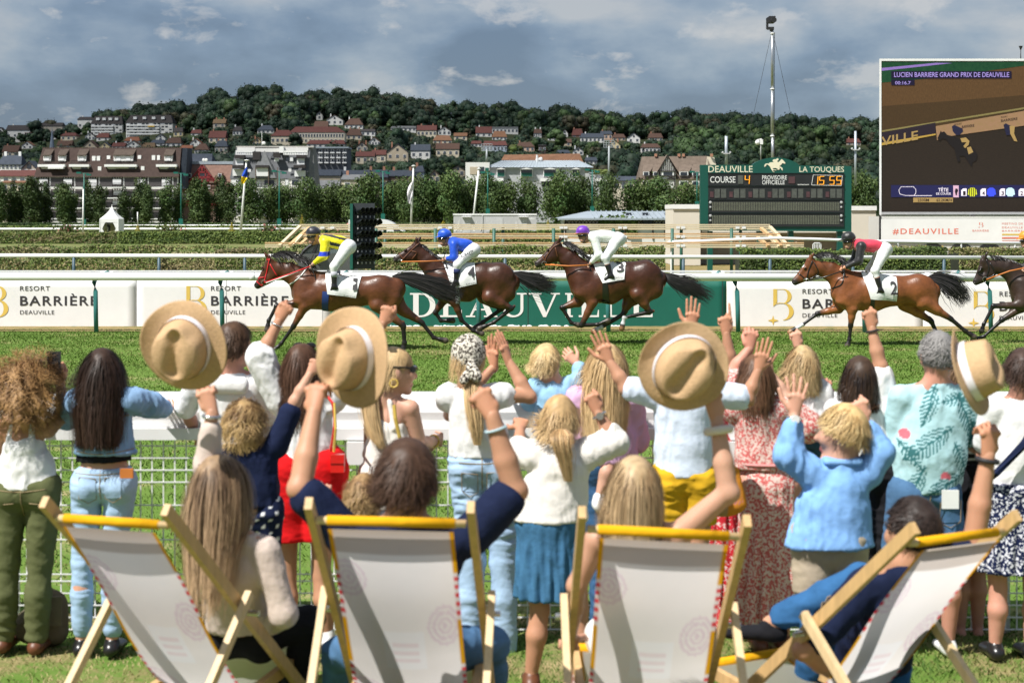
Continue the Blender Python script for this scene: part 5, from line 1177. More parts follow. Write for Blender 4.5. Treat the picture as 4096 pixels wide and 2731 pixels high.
def camera_mast():
    Y = 105; t = thing('camera_mast','very tall telescopic mast with a black remote camera on top, stayed by two wires','mast',P(3092,640,Y))
    g = mat('mast_steel',(.42,.44,.46),.32,.7)
    for y0,y1,r in ((660,545,.105),(545,357,.098),(357,120,.088)): MB().tube([P(3092-(y0<600)*3,y0,Y),P(3089 if y0<600 else 3091,y1,Y)],r,12).build('mast_section',g,t,True)
    for y in (545,357,135): MB().lathe(P(3090,y,Y),[(.14,-.03),(.15,0),(.14,.04)],12).build('collar',M_white,t)
    MB().tube([P(3097,640,Y-.1),P(3098,130,Y-.1)],.018,6).build('cable',M_iron,t)
    hd = MB(); c = P(3082,82,Y); hd.box(c[0]-.22,c[0]+.22,Y-.25,Y+.35,c[2]-.18,c[2]+.16); hd.box(c[0]-.26,c[0]-.14,Y-.1,Y+.1,c[2]-.55,c[2]+.1); hd.box(c[0]-.2,c[0]+.2,Y-.15,Y+.15,c[2]-.58,c[2]-.42); hd.tube([c+(.1,-.2,-.02),c+(.12,-.65,-.05)],[.14,.17],10); hd.box(c[0]-.1,c[0]+.3,Y-.1,Y+.2,c[2]+.16,c[2]+.25); hd.tube([c+(.02,0,-.55),P(3089,122,Y)],[.16,.09],8)
    hd.build('camera_head',M_iron,t)
    for a,b in (((3082,150),(2995,545)),((3096,150),(3185,560))): MB().tube([P(*a,Y),P(*b,Y)],.012,5).build('stay_wire',M_iron,t)
camera_mast()
t = pole('dome_camera_pole','slim pole carrying a white dome surveillance camera above the scoreboard','camera',(3043,640),(3043,558),100,.035,.03,M_conc)
MB().sphere(P(3030,570,100),(.14,.14,.15),10,7).bar(P(3030,560,100),P(3046,556,100),.06).box(*(P(3045,0,100)[0]+np.array((-.07,.09))),99.9,100.1,P(0,578,100)[2],P(0,558,100)[2]).build('dome_camera',M_white,t)
t = pole('antenna','thin antenna with cone tip rising behind the big screen at the right edge','antenna',(4083,250),(4083,190),95,.03,.02,M_iron); MB().lathe(P(4083,192,95),[(.03,-.12),(.11,.08),(.11,.1)],8).build('tip',M_iron,t)

# ---------------------------------------------------------------- dark lamp panel, car, van, container, tent, stable
def lamp_panel():
    Y = 45.0; t = thing('lamp_panel','dark panel of twenty five hooded signal lamps on a green frame behind the leading jockey','signal panel',(XX(1450,Y),Y,0))
    rbox('board',1412,813,1498,1075,Y,-.12,.1,mat('panel_grey',(.035,.042,.045),.6,var=.2),t); rbox('edge_plate',1402,815,1413,1075,Y,-.2,.35,M_green,t)
    for x in (1408,1490): MB().box(XX(x,Y)-.05,XX(x,Y)+.05,Y+.12,Y+.2,0,ZZ(820,Y)).build('leg',M_green,t)
    pl = mat('lamp_plastic',(.014,.017,.019),.35)
    for r_,y in enumerate((850,896,942,988,1034)):
        for c in range(5):
            p = P(1432+c*16.5,y,Y); rad = .083
            m = MB(); n = 10; o = p + (0,-.02,0)
            prof = []
            for k in range(n+1):                     # open-bottomed hood that reaches forward and to the right
                a = math.radians(-35+250*k/n); prof.append((math.cos(a),math.sin(a)))
            v = [o+(rad*u,0,rad*w) for u,w in prof] + [o+(rad*.8*u+.17,-.34+.10*(w<0),rad*.95*w+.055) for u,w in prof]
            v += [o+(rad*.9*u,0,rad*.9*w) for u,w in prof] + [o+(rad*.72*u+.17,-.335+.10*(w<0),rad*.87*w+.055) for u,w in prof]
            k1 = n + 1; m.add(v,[(i,i+1,k1+i+1,k1+i) for i in range(n)]+[(2*k1+i+1,2*k1+i,3*k1+i,3*k1+i+1) for i in range(n)]+[(k1+i,k1+i+1,3*k1+i+1,3*k1+i) for i in range(n)])
            hd = m.build('lamp_hood',pl,t)
            MB().sphere(o+(0,.02,0),(.07,.03,.07),10,6).build('lens',M_glass,hd)
            MB().box(o[0]-.014,o[0]+.014,Y-.06,Y-.02,o[2]-.14,o[2]-.09).build('bolt',M_conc,hd)
lamp_panel()
def chase_car():
    Y = 46.5; t = thing('chase_car','dark grey car with open window following the leading horse behind the rail','car',(XX(1310,Y),Y+.8,0))
    K = Y / F; out = [(1195,1090),(1198,1052),(1206,1010),(1228,985),(1262,972),(1330,968),(1385,976),(1412,1006),(1425,1020),(1428,1090)]
    body = mat('grey_car_paint',(.14,.145,.14),.25,.4,var=.05,coat=.6)
    low = [(1192,1092),(1194,1045),(1214,1016),(1300,1012),(1395,1014),(1430,1030),(1432,1092)]
    MB().poly([P(x,y,Y) for x,y in low],(0,1.6,0)).build('body',body,t)
    cab = [(1208,1016),(1232,986),(1262,973),(1330,970),(1380,978),(1404,1014)]
    MB().poly([P(x,y,Y+.15) for x,y in cab],(0,1.3,0)).build('cabin_glass',mat('car_glass',(.10,.13,.13),.08,spec=.9,var=.3,vscale=2),t)
    m = MB(); pts = [P(x,y,Y+.1) for x,y in [(1200,1030),(1214,1005),(1238,984),(1266,972),(1335,968),(1384,976),(1410,1016)]]
    m.tube(pts,.045,6); m.bar(P(1268,974,Y+.1),P(1240,1050,Y+.08),.06); m.build('window_frame',M_iron,t)
    MB().box(XX(1262,Y),XX(1300,Y),Y-.12,Y,ZZ(1040,Y),ZZ(1020,Y)).build('mirror',M_iron,t)
    for x in (1235,1395):
        w = MB(); c = np.array((XX(x,Y),Y+.1,.31)); w.tube([c+(0,-.1,0),c+(0,.12,0)],.31,18); wo = w.build('wheel',mat('tyre',(.018,.018,.018),.8),t,True); MB().tube([c+(0,-.115,0),c+(0,-.08,0)],.19,12).build('rim',M_conc,wo)
chase_car()
def van():
    Y = 150.0; t = thing('white_van','white rental van parked behind the lamp panel with black lettering','van',(XX(1500,Y),Y+1,ZZ(935,Y)))
    s = [(1392,932),(1394,880),(1410,877),(1520,877),(1545,880),(1570,890),(1592,908),(1612,920),(1620,930),(1620,940)]
    MB().poly([P(x,y,Y) for x,y in s],(0,2,0)).build('body',mat('white_van_paint',(.8,.8,.8),.3,coat=.4,var=.02),t)
    MB().poly([P(x,y,Y-.02) for x,y in [(1572,912),(1592,912),(1608,928),(1576,928)]],(0,.02,0)).build('side_window',M_glass,t)
    MB().add([P(1596,909,Y-.03),P(1616,924,Y-.03),P(1616,924,Y+2),P(1596,909,Y+2)],[(0,1,2,3)]).build('windscreen',M_glass,t)
    rbox('rear_window',1400,884,1408,905,Y,.01,.02,M_glass,t)
    text('lettering','rent-a-car',1498,919,1537,926,M_wletter,t,.02,plane=Y-.04); rbox('lettering_panel',1494,908,1540,928,Y,.0,.03,M_ink,t)
    for x in (1425,1585):
        c = np.array((XX(x,Y),Y+.1,ZZ(938,Y) )); w = MB(); w.tube([c+(0,-.14,0),c+(0,.2,0)],.34,14).build('wheel',mat('tyre',(.018,.018,.018),.8),t,True)
van()
def container():
    Y = 130.0; t = thing('container','grey container painted with white grass blades, second rail height behind the blue jockey','container',(XX(1980,Y),Y+1.2,ZZ(935,Y)))
    g = mat('container_grey',(.46,.46,.46),.6,var=.04); rbox('body',1814,860,2146,936,Y,-2.4,2.4,g,t); rbox('roof_edge',1812,855,2148,861,Y,-2.42,2.46,M_white,t)
    m = MB(); r = random.Random(5)
    for x0,x1 in ((1818,1832),(1838,1865),(1885,1925),(2000,2035),(2030,2075)):
        for i in range(5):
            b = r.uniform(x0,x1); tp = b + r.uniform(-16,16); hh = r.uniform(18,52)
            m.add([P(b-2,926,Y-.012),P(b+2,926,Y-.012),P(tp+.6,926-hh,Y-.012),P(tp-.4,926-hh,Y-.012)],[(0,1,2,3)])
    m.build('painted_grass',M_wletter,t)
    for x in (1852,2078): 
        d = rbox('door',x,872,x+30,932,Y,.004,.02,mat('container_door',(.52,.52,.52),.6),t); rbox('sign',x+14,884,x+18,889,Y,.03,.01,M_white,d)
    rbox('hatch',1945,872,2012,928,Y,.004,.02,mat('container_door',(.52,.52,.52),.6),t); rbox('conduit',1928,860,1932,930,Y,.004,.05,M_conc,t)
    text('lettering','weloc',2110,870,2138,878,M_wletter,t,.02,plane=Y)
    for x in (1852,2078): p = P(x+15,868,Y); MB().box(p[0]-.35,p[0]+.35,Y-.25,Y,p[2]-.02,p[2]+.03).build('canopy',M_white,t)
container()
def tent():
    Y = 158.0; x0,x1,yt,ye,yb = 400,481,818,876,928; k = Y / F; t = thing('pagoda_tent','white pagoda tent with curved peak and open front on the infield','tent',P(440,yb,Y))
    cv = mat('tent_canvas',(.82,.81,.79),.7,var=.03); a,b = XX(400,Y),XX(473,Y); d = 2.2; z0,z1,zt = ZZ(yb,Y),ZZ(ye,Y),ZZ(yt,Y); cx,cy = (a+b) / 2,Y + d / 2
    m = MB(); rows = []; n = 8
    for i in range(n+1):
        u = i / n; s = (1-u) ** 1.7; z = z1 + (zt-z1) * u; rows.append([(cx+sx*(b-a)/2*max(s,.02)*1.04,cy+sy*d/2*max(s,.02)*1.04,z) for sx,sy in ((-1,-1),(1,-1),(1,1),(-1,1))])
    m.add([p for rw in rows for p in rw],[(i*4+j,i*4+(j+1) % 4,i*4+4+(j+1) % 4,i*4+4+j) for i in range(n) for j in range(4)]); m.build('roof',cv,t)
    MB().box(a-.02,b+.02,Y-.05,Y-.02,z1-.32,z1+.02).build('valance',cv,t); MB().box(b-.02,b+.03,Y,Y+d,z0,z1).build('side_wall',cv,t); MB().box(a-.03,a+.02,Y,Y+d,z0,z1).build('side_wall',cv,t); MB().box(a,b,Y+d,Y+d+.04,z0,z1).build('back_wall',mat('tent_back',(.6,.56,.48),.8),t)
    for s,e in ((a,.38),(b,-.38)): MB().add([(s,Y-.04,z0),(s+e,Y-.04,z0),(s+e*.55,Y-.04,z1-.9),(s+e*1.3,Y-.04,z1-.3),(s,Y-.04,z1)],[(0,1,2,3,4)]).build('curtain',cv,t)
    for s in (a,b): MB().bar((s,Y-.03,z0),(s,Y-.03,z1),.08).build('post',M_white,t)
    p = thing('table','small white table inside the pagoda tent','table',P(448,yb,Y+.8)); q = P(448,yb,Y+.8); MB().box(q[0]-.5,q[0]+.5,q[1]-.3,q[1]+.3,q[2]+.7,q[2]+.74).build('top',M_white,p)
    for sx in (-.45,.45): MB().bar((q[0]+sx,q[1],q[2]),(q[0]+sx,q[1],q[2]+.7),.04).build('leg',M_white,p)
    c = thing('chair','white plastic chair inside the pagoda tent, left of the standing person','chair',P(422,yb,Y+.6)); q = P(422,yb,Y+.6); MB().box(q[0]-.22,q[0]+.22,q[1]-.2,q[1]+.2,q[2]+.42,q[2]+.46).build('seat',M_white,c); MB().box(q[0]-.24,q[0]-.2,q[1]-.2,q[1]+.2,q[2]+.42,q[2]+.85).build('backrest',M_white,c)
    for sx in (-.2,.2): MB().bar((q[0]+sx,q[1],q[2]),(q[0]+sx,q[1],q[2]+.42),.04).build('leg',M_white,c)
    q = P(435,yb,Y+.7); s = SDF(.03); s.chain([q+(-.08,0,0),q+(-.1,0,.45),q+(-.05,0,.88)],[.06,.07,.1],.05).chain([q+(.08,0,0),q+(.08,0,.45),q+(.05,0,.88)],[.06,.07,.1],.05).ecap(q+(0,0,.9),q+(.02,0,1.35),(1,0,0),(.17,.11),(.2,.11),.05).ell(q+(.06,-.02,1.6),(.09,.1,.12),None,.03).chain([q+(.2,0,1.35),q+(.3,-.1,1.1),q+(.45,-.15,.95)],[.05,.045,.04],.04)
    V,Fq = s.mesh(); pt = thing('person','person in dark clothes standing at the table inside the pagoda tent','person',q); part('body',V,Fq,mat('dark_clothes',(.03,.028,.035),.9),pt)
tent()
def stable():
    Y = 118.0; t = thing('stable','long low white stable with blue grey zinc roof, dark timber frieze and climbing ivy','building',(XX(2500,Y),Y+3,0)); k = Y / F
    a,b = XX(2255,Y),XX(2700,Y); ze = ZZ(873,Y); zr = ZZ(845,Y)
    MB().box(a,b,Y,Y+6,0,ze).build('wall',WL['white'],t)
    ov = XX(2230,Y); l = XX(2356,Y); ro = MB().add([(ov,Y-.6,ze),(b+.3,Y-.6,ze),(b+.3,Y+3,zr),(l,Y+3,zr),(ov,Y+6.6,ze),(b+.3,Y+6.6,ze),(ov,Y-.6,ze-.12),(b+.3,Y-.6,ze-.12)],[(0,1,2,3),(4,3,2,5),(4,0,3),(6,7,1,0)]).build('roof',RF['zinc'],t)
    for i in range(16): x = 2370 + i * 21; MB().bar((XX(x+6,Y),Y-.62,ze+.04),(XX(x,Y),Y+2.9,zr+.04),.05,.07).build('roof_seam',RF['zinc'],ro)
    for x in (2518,2585,2675): MB().box(XX(x-11,Y),XX(x+11,Y),Y+.8,Y+1.8,zr-.45,zr-.1).build('roof_light',M_glass,ro)
    fr = MB()
    for i in range(32):
        x = 2262 + i * 14; fr.bar(P(x,879,Y-.05),P(x+7,892,Y-.05),.08,.05); fr.bar(P(x+7,892,Y-.05),P(x+14,879,Y-.05),.08,.05)
    fr.bar(P(2255,877,Y-.05),P(2700,877,Y-.05),.1,.06); fr.bar(P(2255,894,Y-.05),P(2700,894,Y-.05),.1,.06)
    for x in (2262,2500,2612,2660): fr.bar(P(x,875,Y-.04),P(x,960,Y-.04),.1,.08)
    fr.build('timber_frieze',M_tim,t); window(2568,880,2612,903,Y,t,.02,M_iron); window(2675,876,2692,903,Y,t,.02,M_iron)
    r = np.random.default_rng(4); n = 900; px = np.concatenate([r.uniform(2398,2510,700),r.uniform(2508,2545,200)]); py = np.concatenate([r.normal(888,9,700),r.normal(905,16,200)])
    c = np.stack([P(x,y,Y-.12-.25*r.random()) for x,y in zip(px,py)]); v,f,cc = leaf_quads(c,np.tile((0,-1,.3),(n,1))+r.normal(0,.4,(n,3)),.16,r,np.tile((.06,.10,.02),(n,1))*r.uniform(.5,1.5,(n,1))); part('ivy',v,f,M_hleaf,t,cc,False)
stable()
def side_wall(label,x0,x1,y0,Y,d=4):
    t = thing('rendered_wall',label,'wall',(XX((x0+x1)/2,Y),Y+d/2,0)); w = WL['cream'] if False else mat('ivory_render',(.66,.61,.52),.85,var=.05,vscale=.6)
    MB().box(XX(x0,Y),XX(x1,Y),Y,Y+d,0,ZZ(y0+18,Y)).build('wall',w,t); MB().box(XX(x0-2,Y),XX(x1+2,Y),Y-.08,Y+d,ZZ(y0+18,Y)+.003,ZZ(y0,Y)).build('coping',M_white,t); return t
side_wall('ivory rendered wall left of the scoreboard',2692,2802,818,80.0); side_wall('ivory rendered wall right of the scoreboard',3404,3504,824,80.0)
t = thing('shelter','low ivory shelter with grey shaded openings behind the scoreboard legs','building',(XX(3100,78),79,0)); MB().box(XX(2802,82),XX(3404,82),82,85,0,ZZ(905,82)).build('wall',mat('grey_render',(.34,.33,.31),.9,var=.06),t); MB().box(XX(2802,81),XX(3404,81),80.4,82,ZZ(930,81),ZZ(910,81)).build('lintel',mat('ivory_render',(.66,.61,.52),.85),t)

# ---------------------------------------------------------------- scoreboard
def scoreboard():
    Y = 72.0; X5 = lambda v: 2750 + v / 3.36; Y5 = lambda v: 580 + v / 3.36; k = Y / F
    t = thing('scoreboard','dark green racing scoreboard with arched top, cream horse emblem and orange digits','scoreboard',(XX(3102,Y),Y,0))
    gr = mat('scoreboard_green',(.006,.082,.060),.4,var=.1,vscale=.8,coat=.2); cr = mat('cream_lettering',(.80,.74,.55),.6,var=0); bl = mat('matt_black_panel',(.018,.019,.021),.5,var=.25,vscale=2)
    out = [(X5(172),Y5(1148)),(X5(174),Y5(268)),(X5(868),Y5(270))] + [(X5(868+636*i/16),Y5(270-102*math.sin(math.pi*i/16)**.75)) for i in range(1,16)] + [(X5(1504),Y5(276)),(X5(2204),Y5(285)),(X5(2204),Y5(1165))]
    MB().poly([P(x,y,Y) for x,y in out[::-1]],(0,.35,0)).build('frame',gr,t)
    for y0,y1 in ((388,548),(565,735),(748,910),(928,1098)):
        p = rbox('display_panel',X5(278),Y5(y0),X5(2098),Y5(y1),Y,.003,.05,bl,t)
        rbox('trim',X5(272),Y5(y0-9),X5(2104),Y5(y0-1),Y,.003,.07,mat('trim_black',(.01,.012,.012),.4),p); 
    PL = Y - .06
    text('lettering','DEAUVILLE',X5(280),Y5(282),X5(876),Y5(368),cr,t,.004,plane=Y); text('lettering','LA TOUQUES',X5(1504),Y5(292),X5(2104),Y5(378),cr,t,.004,plane=Y)
    text('lettering','COURSE',X5(305),Y5(424),X5(645),Y5(508),M_wletter,t,.004,plane=PL)
    text('lettering','PROVISOIRE',X5(1004),Y5(410),X5(1336),Y5(468),M_wletter,t,.004,plane=PL); text('lettering','OFFICIELLE',X5(1004),Y5(476),X5(1306),Y5(532),M_wletter,t,.004,plane=PL)
    text('lettering','WESTERSTRAND',X5(1474),Y5(528),X5(1634),Y5(541),M_wletter,t,.03,plane=PL)
    og = mat('orange_digit',(.95,.38,.02),.5,var=0,emit=.75)
    SEG = {'0':'abcdef','1':'bc','4':'bcfg','5':'acdfg'}
    def digit(ch,x0,y0,w,h):
        sk = lambda u,v: P(X5(x0+u*w+(1-v)*w*.12),Y5(y0+v*h),PL-.01)
        lines = {'a':((0,0),(1,0)),'b':((1,0),(1,.5)),'c':((1,.5),(1,1)),'d':((0,1),(1,1)),'e':((0,.5),(0,1)),'f':((0,0),(0,.5)),'g':((0,.5),(1,.5))}
        m = MB()
        for sname in SEG[ch]: a,b = lines[sname]; m.bar(sk(*a),sk(*b),.045,.02)
        m.build('digit',og,t)
    digit('4',770,412,58,112)
    for i,ch in enumerate('15'): digit(ch,(1690 if i==0 else 1772) ,424,58,106)
    for i,ch in enumerate('55'): digit(ch,1910+i*92,424,58,106)
    fr = MB(); c = [(1690,405),(2082,412),(2068,548),(1668,540)]
    for i in range(4): fr.bar(P(X5(c[i][0]),Y5(c[i][1]),PL-.005),P(X5(c[(i+1) % 4][0]),Y5(c[(i+1) % 4][1]),PL-.005),.025,.015)
    fr.build('clock_frame',M_wletter,t)
    dim = mat('unlit_digit',(.085,.09,.08),.5,var=.3,vscale=9); dimr = mat('unlit_red_digit',(.085,.04,.045),.5,var=.3,vscale=9)
    for x in (678,): rbox('unlit_digit',X5(x),Y5(410),X5(x+70),Y5(525),PL,.003,.01,dim,t)
    for i in range(7):
        b = 302 + i * 259; rbox('unlit_digit',X5(b),Y5(628),X5(b+48),Y5(705),PL,.003,.01,dimr,t)
        for j in (62,148): rbox('unlit_digit',X5(min(b+j,2010)),Y5(590),X5(min(b+j,2010)+70),Y5(712),PL,.003,.01,dim,t)
    rbox('unlit_digit',X5(1358),Y5(425),X5(1445),Y5(518),PL,.003,.01,dimr,t)
    dots = mat('dot_matrix',(.16,.165,.12),.6,var=.2)
    for y0,y1 in ((768,884),(945,1065)):
        m = MB()
        for r_ in range(7):
            for c_ in range(76):
                p = P(X5(338+c_*22.6),Y5(y0+8+(y1-y0-16)*r_/6),PL-.003); s = .021; m.add([p+(-s,0,-s),p+(s,0,-s),p+(s,0,s),p+(-s,0,s)],[(0,1,2,3)])
        tag(m.build('matrix_dots',dots,t),kind='stuff')
        for x in (308,2068): p = P(X5(x),Y5((y0+y1)/2+10),PL-.02); MB().sphere(p,(.045,.02,.045),8,5).sphere(p+(0,0,.2),(.06,.02,.06),8,5).build('sensor',M_conc,t)
    # galloping horse and rider emblem (facing right)
    em = [(1032,295),(1036,270),(1052,252),(1075,250),(1090,254),(1098,243),(1120,234),(1150,232),(1172,235),(1148,222),(1146,204),(1162,194),(1192,194),(1200,184),(1214,180),(1224,190),(1222,206),(1208,214),(1206,224),(1222,234),(1236,224),(1252,205),(1266,192),(1276,200),(1288,206),(1300,224),(1316,240),(1310,256),(1294,248),(1272,246),(1264,262),(1248,276),(1234,290),
          (1258,296),(1276,310),(1280,348),(1264,332),(1250,312),(1226,306),(1240,318),(1234,332),(1210,336),(1216,326),(1190,312),(1160,312),(1144,318),(1152,328),(1200,336),(1192,342),(1148,338),(1152,352),(1172,370),(1156,366),(1134,342),(1120,318),(1112,296),(1090,275),(1078,264),(1060,268),(1054,286)]
    MB().poly([P(X5(x),Y5(y),Y-.02) for x,y in em[::-1]],(0,.018,0)).build('horse_emblem',cr,t)
    for x0,x1 in ((275,343),(938,1012),(1362,1432),(2020,2094)): MB().box(XX(X5(x0),Y),XX(X5(x1),Y),Y+.1,Y+.4,0,ZZ(Y5(1160),Y)).build('leg',gr,t)
scoreboard()
c = thing('plastic_chair','white plastic garden chair alone beside the scoreboard legs','chair',(XX(3268,66),66,0))
def garden_chair():
    Y = 66; x0,x1 = XX(3252,Y),XX(3284,Y); z1 = ZZ(972,Y); zs = z1 - .45; m = MB()
    for i in range(6): x = x0 + (x1-x0) * i / 5; m.bar((x,Y,zs),(x,Y,z1-.03*abs(i-2.5)*.6),.025)
    m.tube([(x0,Y,zs),(x0,Y,z1-.06),(x0+.05,Y,z1),(x1-.05,Y,z1),(x1,Y,z1-.06),(x1,Y,zs)],.02,6); m.build('backrest',M_white,c)
    MB().box(x0,x1,Y,Y+.4,zs-.02,zs+.02).build('seat',M_white,c)
    for x in (x0,x1):
        for y in (Y,Y+.4): MB().bar((x,y,0),(x,y,zs),.03).build('leg',M_white,c)
garden_chair()

# ---------------------------------------------------------------- big screen, banner, trailer
def big_screen():
    Y = 78.0; k = Y / F; t = thing('big_screen','giant outdoor video screen showing the race in dark brown tones','video screen',(XX(3850,Y),Y,0)); X6 = lambda v: 3450 + v / 1.912; Y6 = lambda v: 180 + v / 1.912
    x0,x1,y0,y1 = X6(143),4420,Y6(128),Y6(1278)
    MB().box(XX(x0-3,Y),XX(x1+8,Y),Y+.02,Y+.22,ZZ(y1+9,Y),ZZ(y0-8,Y)).build('cabinet',M_white,t)
    MB().box(XX(x0-7,Y),XX(x1,Y),Y-.05,Y+.02,ZZ(y0-2,Y),ZZ(y0-11,Y)).build('frame_edge',M_white,t); MB().box(XX(x0-7,Y),XX(x0,Y),Y-.05,Y+.02,ZZ(y1+10,Y),ZZ(y0-2,Y)).build('frame_edge',M_white,t); MB().box(XX(x0,Y),XX(x1,Y),Y-.05,Y+.02,ZZ(y1+10,Y),ZZ(y1,Y)).build('frame_edge',M_conc,t)
    def scr(name,c,c2=None,vs=3,st=None,e=.5): return mat('screen_'+name,c,.6,var=.0 if c2 is None else .3,vscale=vs,color2=c2,stretch=st,emit=e,spec=.2)
    n = [0]
    def poly(name,pts,material,off): return MB().add([P(min(X6(x),x1),Y6(y),Y-off) for x,y in pts],[tuple(range(len(pts)))]).build(name,material,t)
    E = 2300
    poly('screen_dark_track',[(143,1278),(E,1278),(E,128),(143,128)][::1],scr('track',(.013,.010,.008),(.022,.015,.010),8,(1,1,3)),.005)
    poly('screen_sand_field',[(143,660),(1235,470),(E,285),(E,128),(143,128)],scr('field',(.052,.028,.012),(.085,.045,.018),7,(3,1,1)),.010)
    poly('screen_shade',[(143,700),(1235,500),(E,310),(E,200),(1235,385),(143,470)],scr('shade',(.030,.018,.009),(.052,.030,.012),14,(4,1,.6)),.014)
    poly('screen_grass',[(143,290),(600,250),(1235,160),(1235,128),(143,128)],scr('grass',(.004,.030,.014),(.012,.05,.02),6),.018)
    poly('screen_violet_strip',[(143,200),(690,140),(560,138),(143,178)],scr('violet',(.09,.06,.30),(.25,.16,.32),60),.022)
    poly('screen_rail',[(143,655),(1235,478),(E,300),(E,310),(1235,492),(143,668)],scr('rail',(.19,.15,.05),(.10,.09,.04),30),.022)
    bd = scr('board',(.19,.12,.055),(.22,.125,.075),5)
    poly('screen_board',[(560,622),(1235,505),(E,330),(E,440),(1235,618),(620,705),(570,730)],bd,.026)
    poly('screen_dark_board',[(143,672),(558,595),(560,680),(143,750)],scr('board_dark',(.016,.011,.016)),.026)
    poly('screen_line',[(143,750),(560,678),(560,690),(143,770)],scr('gold_line',(.30,.19,.04)),.03)
    gl = scr('gold_text',(.25,.165,.06)); 
    def ttxt(s,a,b,c,d,m,off=.04,bold=.01,tilt=0.0):
        v,f = text_mesh(s,1,0,bold); lo,hi = v.min(0),v.max(0); w = []
        for p in v: u = (p[0]-lo[0]) / (hi[0]-lo[0]); q = (p[1]-lo[1]) / (hi[1]-lo[1]); w.append(P(X6(a+u*(c-a)),Y6(d+(b-d)*q+tilt*u),Y-off))
        return part('screen_lettering',w,f,m,t,smooth=False)
    ttxt('VILLE',145,705,425,775,gl,.034,.01,-50)
    dk = scr('dark_text',(.015,.010,.012),e=.1)
    ttxt('RESORT',705,602,760,616,dk,.032,0,-6); ttxt('BARRIERE',760,618,855,638,dk,.032,.01,-12); ttxt('RESORT',1060,548,1110,560,dk,.032,0,-6); ttxt('BARRIERE',1060,572,1185,592,dk,.032,.01,-18)
    lav = scr('lavender',(.26,.20,.48),e=.45); navy = scr('navy',(.012,.012,.05),e=.5); wht = scr('white',(.55,.50,.55),e=.7)
    poly('screen_title_bar',[(220,258),(1140,258),(1140,202),(220,202)],scr('black_bar',(.008,.006,.02)),.032); poly('screen_time_bar',[(220,310),(398,310),(398,265),(220,265)],scr('black_bar',(.008,.006,.02)),.032)
    ttxt('LUCIEN BARRIERE GRAND PRIX DE DEAUVILLE',242,210,1122,247,lav); ttxt('00:16.7',250,278,368,304,lav)
    poly('screen_info_bar',[(218,1165),(E,1165),(E,1072),(218,1072)],navy,.032); poly('screen_distance_bar',[(388,1204),(692,1204),(692,1168),(388,1168)],gl,.034)
    ttxt('2330M',422,1176,508,1198,dk); ttxt('62.2KM/H',566,1176,684,1198,dk); ttxt('TÊTE',580,1088,656,1122,wht); ttxt('DE COURSE',564,1130,676,1146,wht)
    m = MB(); cp = [(295+0,1085),(390,1085),(408,1105),(408,1135),(392,1152),(330,1152),(285,1140),(278,1110),(295,1085)]
    for i in range(len(cp)-1): m.bar(P(X6(cp[i][0]),Y6(cp[i][1]),Y-.036),P(X6(cp[i+1][0]),Y6(cp[i+1][1]),Y-.036),.02,.004,up=(0,1,0))
    m.bar(P(X6(360),Y6(1153),Y-.036),P(X6(532),Y6(1153),Y-.036),.025,.004,up=(0,1,0)); m.build('screen_course_map',wht,t)
    for x,s in ((755,'1'),(902,'4'),(1048,'3'),(1194,'2')):
        poly('screen_number_tile',[(x,1155),(x+42,1155),(x+42,1098),(x+14,1098),(x,1112)],wht,.036); ttxt(s,x+14,1118,x+34,1150,dk,.042,.02)
    poly('screen_logo_tile',[(694,1166),(736,1166),(736,1075),(694,1075)],scr('pink',(.45,.28,.36)),.036)
    hd = [(702+4,1120),(712,1098),(726,1100),(732,1115),(724,1130),(722,1148),(714,1152)]; poly('screen_horse_head',hd,dk,.04)
    for x,c in ((840,(.40,.42,.02)),(985,(.03,.05,.50)),(1130,(.35,.50,.55))):
        m = MB(); 
        sh = [(-34,1145),(-30,1105),(-12,1092),(12,1092),(30,1105),(36,1145),(22,1148),(20,1158),(-20,1158),(-22,1148)]
        poly('screen_jacket',[(x+a,b) for a,b in sh],scr('jacket%d' % x,c,e=.7),.038)
    for i in range(4): poly('screen_jacket_stripe',[(815+i*15,1156),(821+i*15,1156),(821+i*15,1094),(815+i*15,1094)],dk,.042)
    hs = [(573,715),(585,690),(600,655),(606,668),(625,662),(650,690),(700,700),(760,730),(800,790),(850,790),(880,840),(872,880),(840,900),(836,935),(815,905),(780,850),(742,850),(748,890),(728,898),(716,850),(700,790),(665,760),(640,725),(610,715),(590,735)]
    poly('screen_horse',hs,scr('horse',(.010,.008,.008)),.034); poly('screen_rider',[(684,625),(700,612),(730,625),(765,640),(770,662),(742,690),(715,690),(690,660)],scr('rider',(.012,.012,.03)),.038)
    poly('screen_breeches',[(748,715),(790,708),(818,735),(812,765),(785,790),(772,775),(795,745),(760,745)],gl,.038); poly('screen_saddlecloth',[(798,785),(828,778),(848,820),(812,838)],gl,.038)
    poly('screen_rider',[(1078,612),(1096,600),(1118,612),(1150,625),(1130,690),(1100,690)],scr('rider',(.012,.012,.03)),.034); poly('screen_breeches',[(1125,620),(1165,620),(1160,680),(1185,740),(1160,735),(1130,680)],gl,.038)
    for x in (3540,3900,4200): MB().box(XX(x,Y)-.1,XX(x,Y)+.1,Y+.3,Y+.6,0,ZZ(y1,Y)).build('support_leg',M_conc,t)
big_screen()
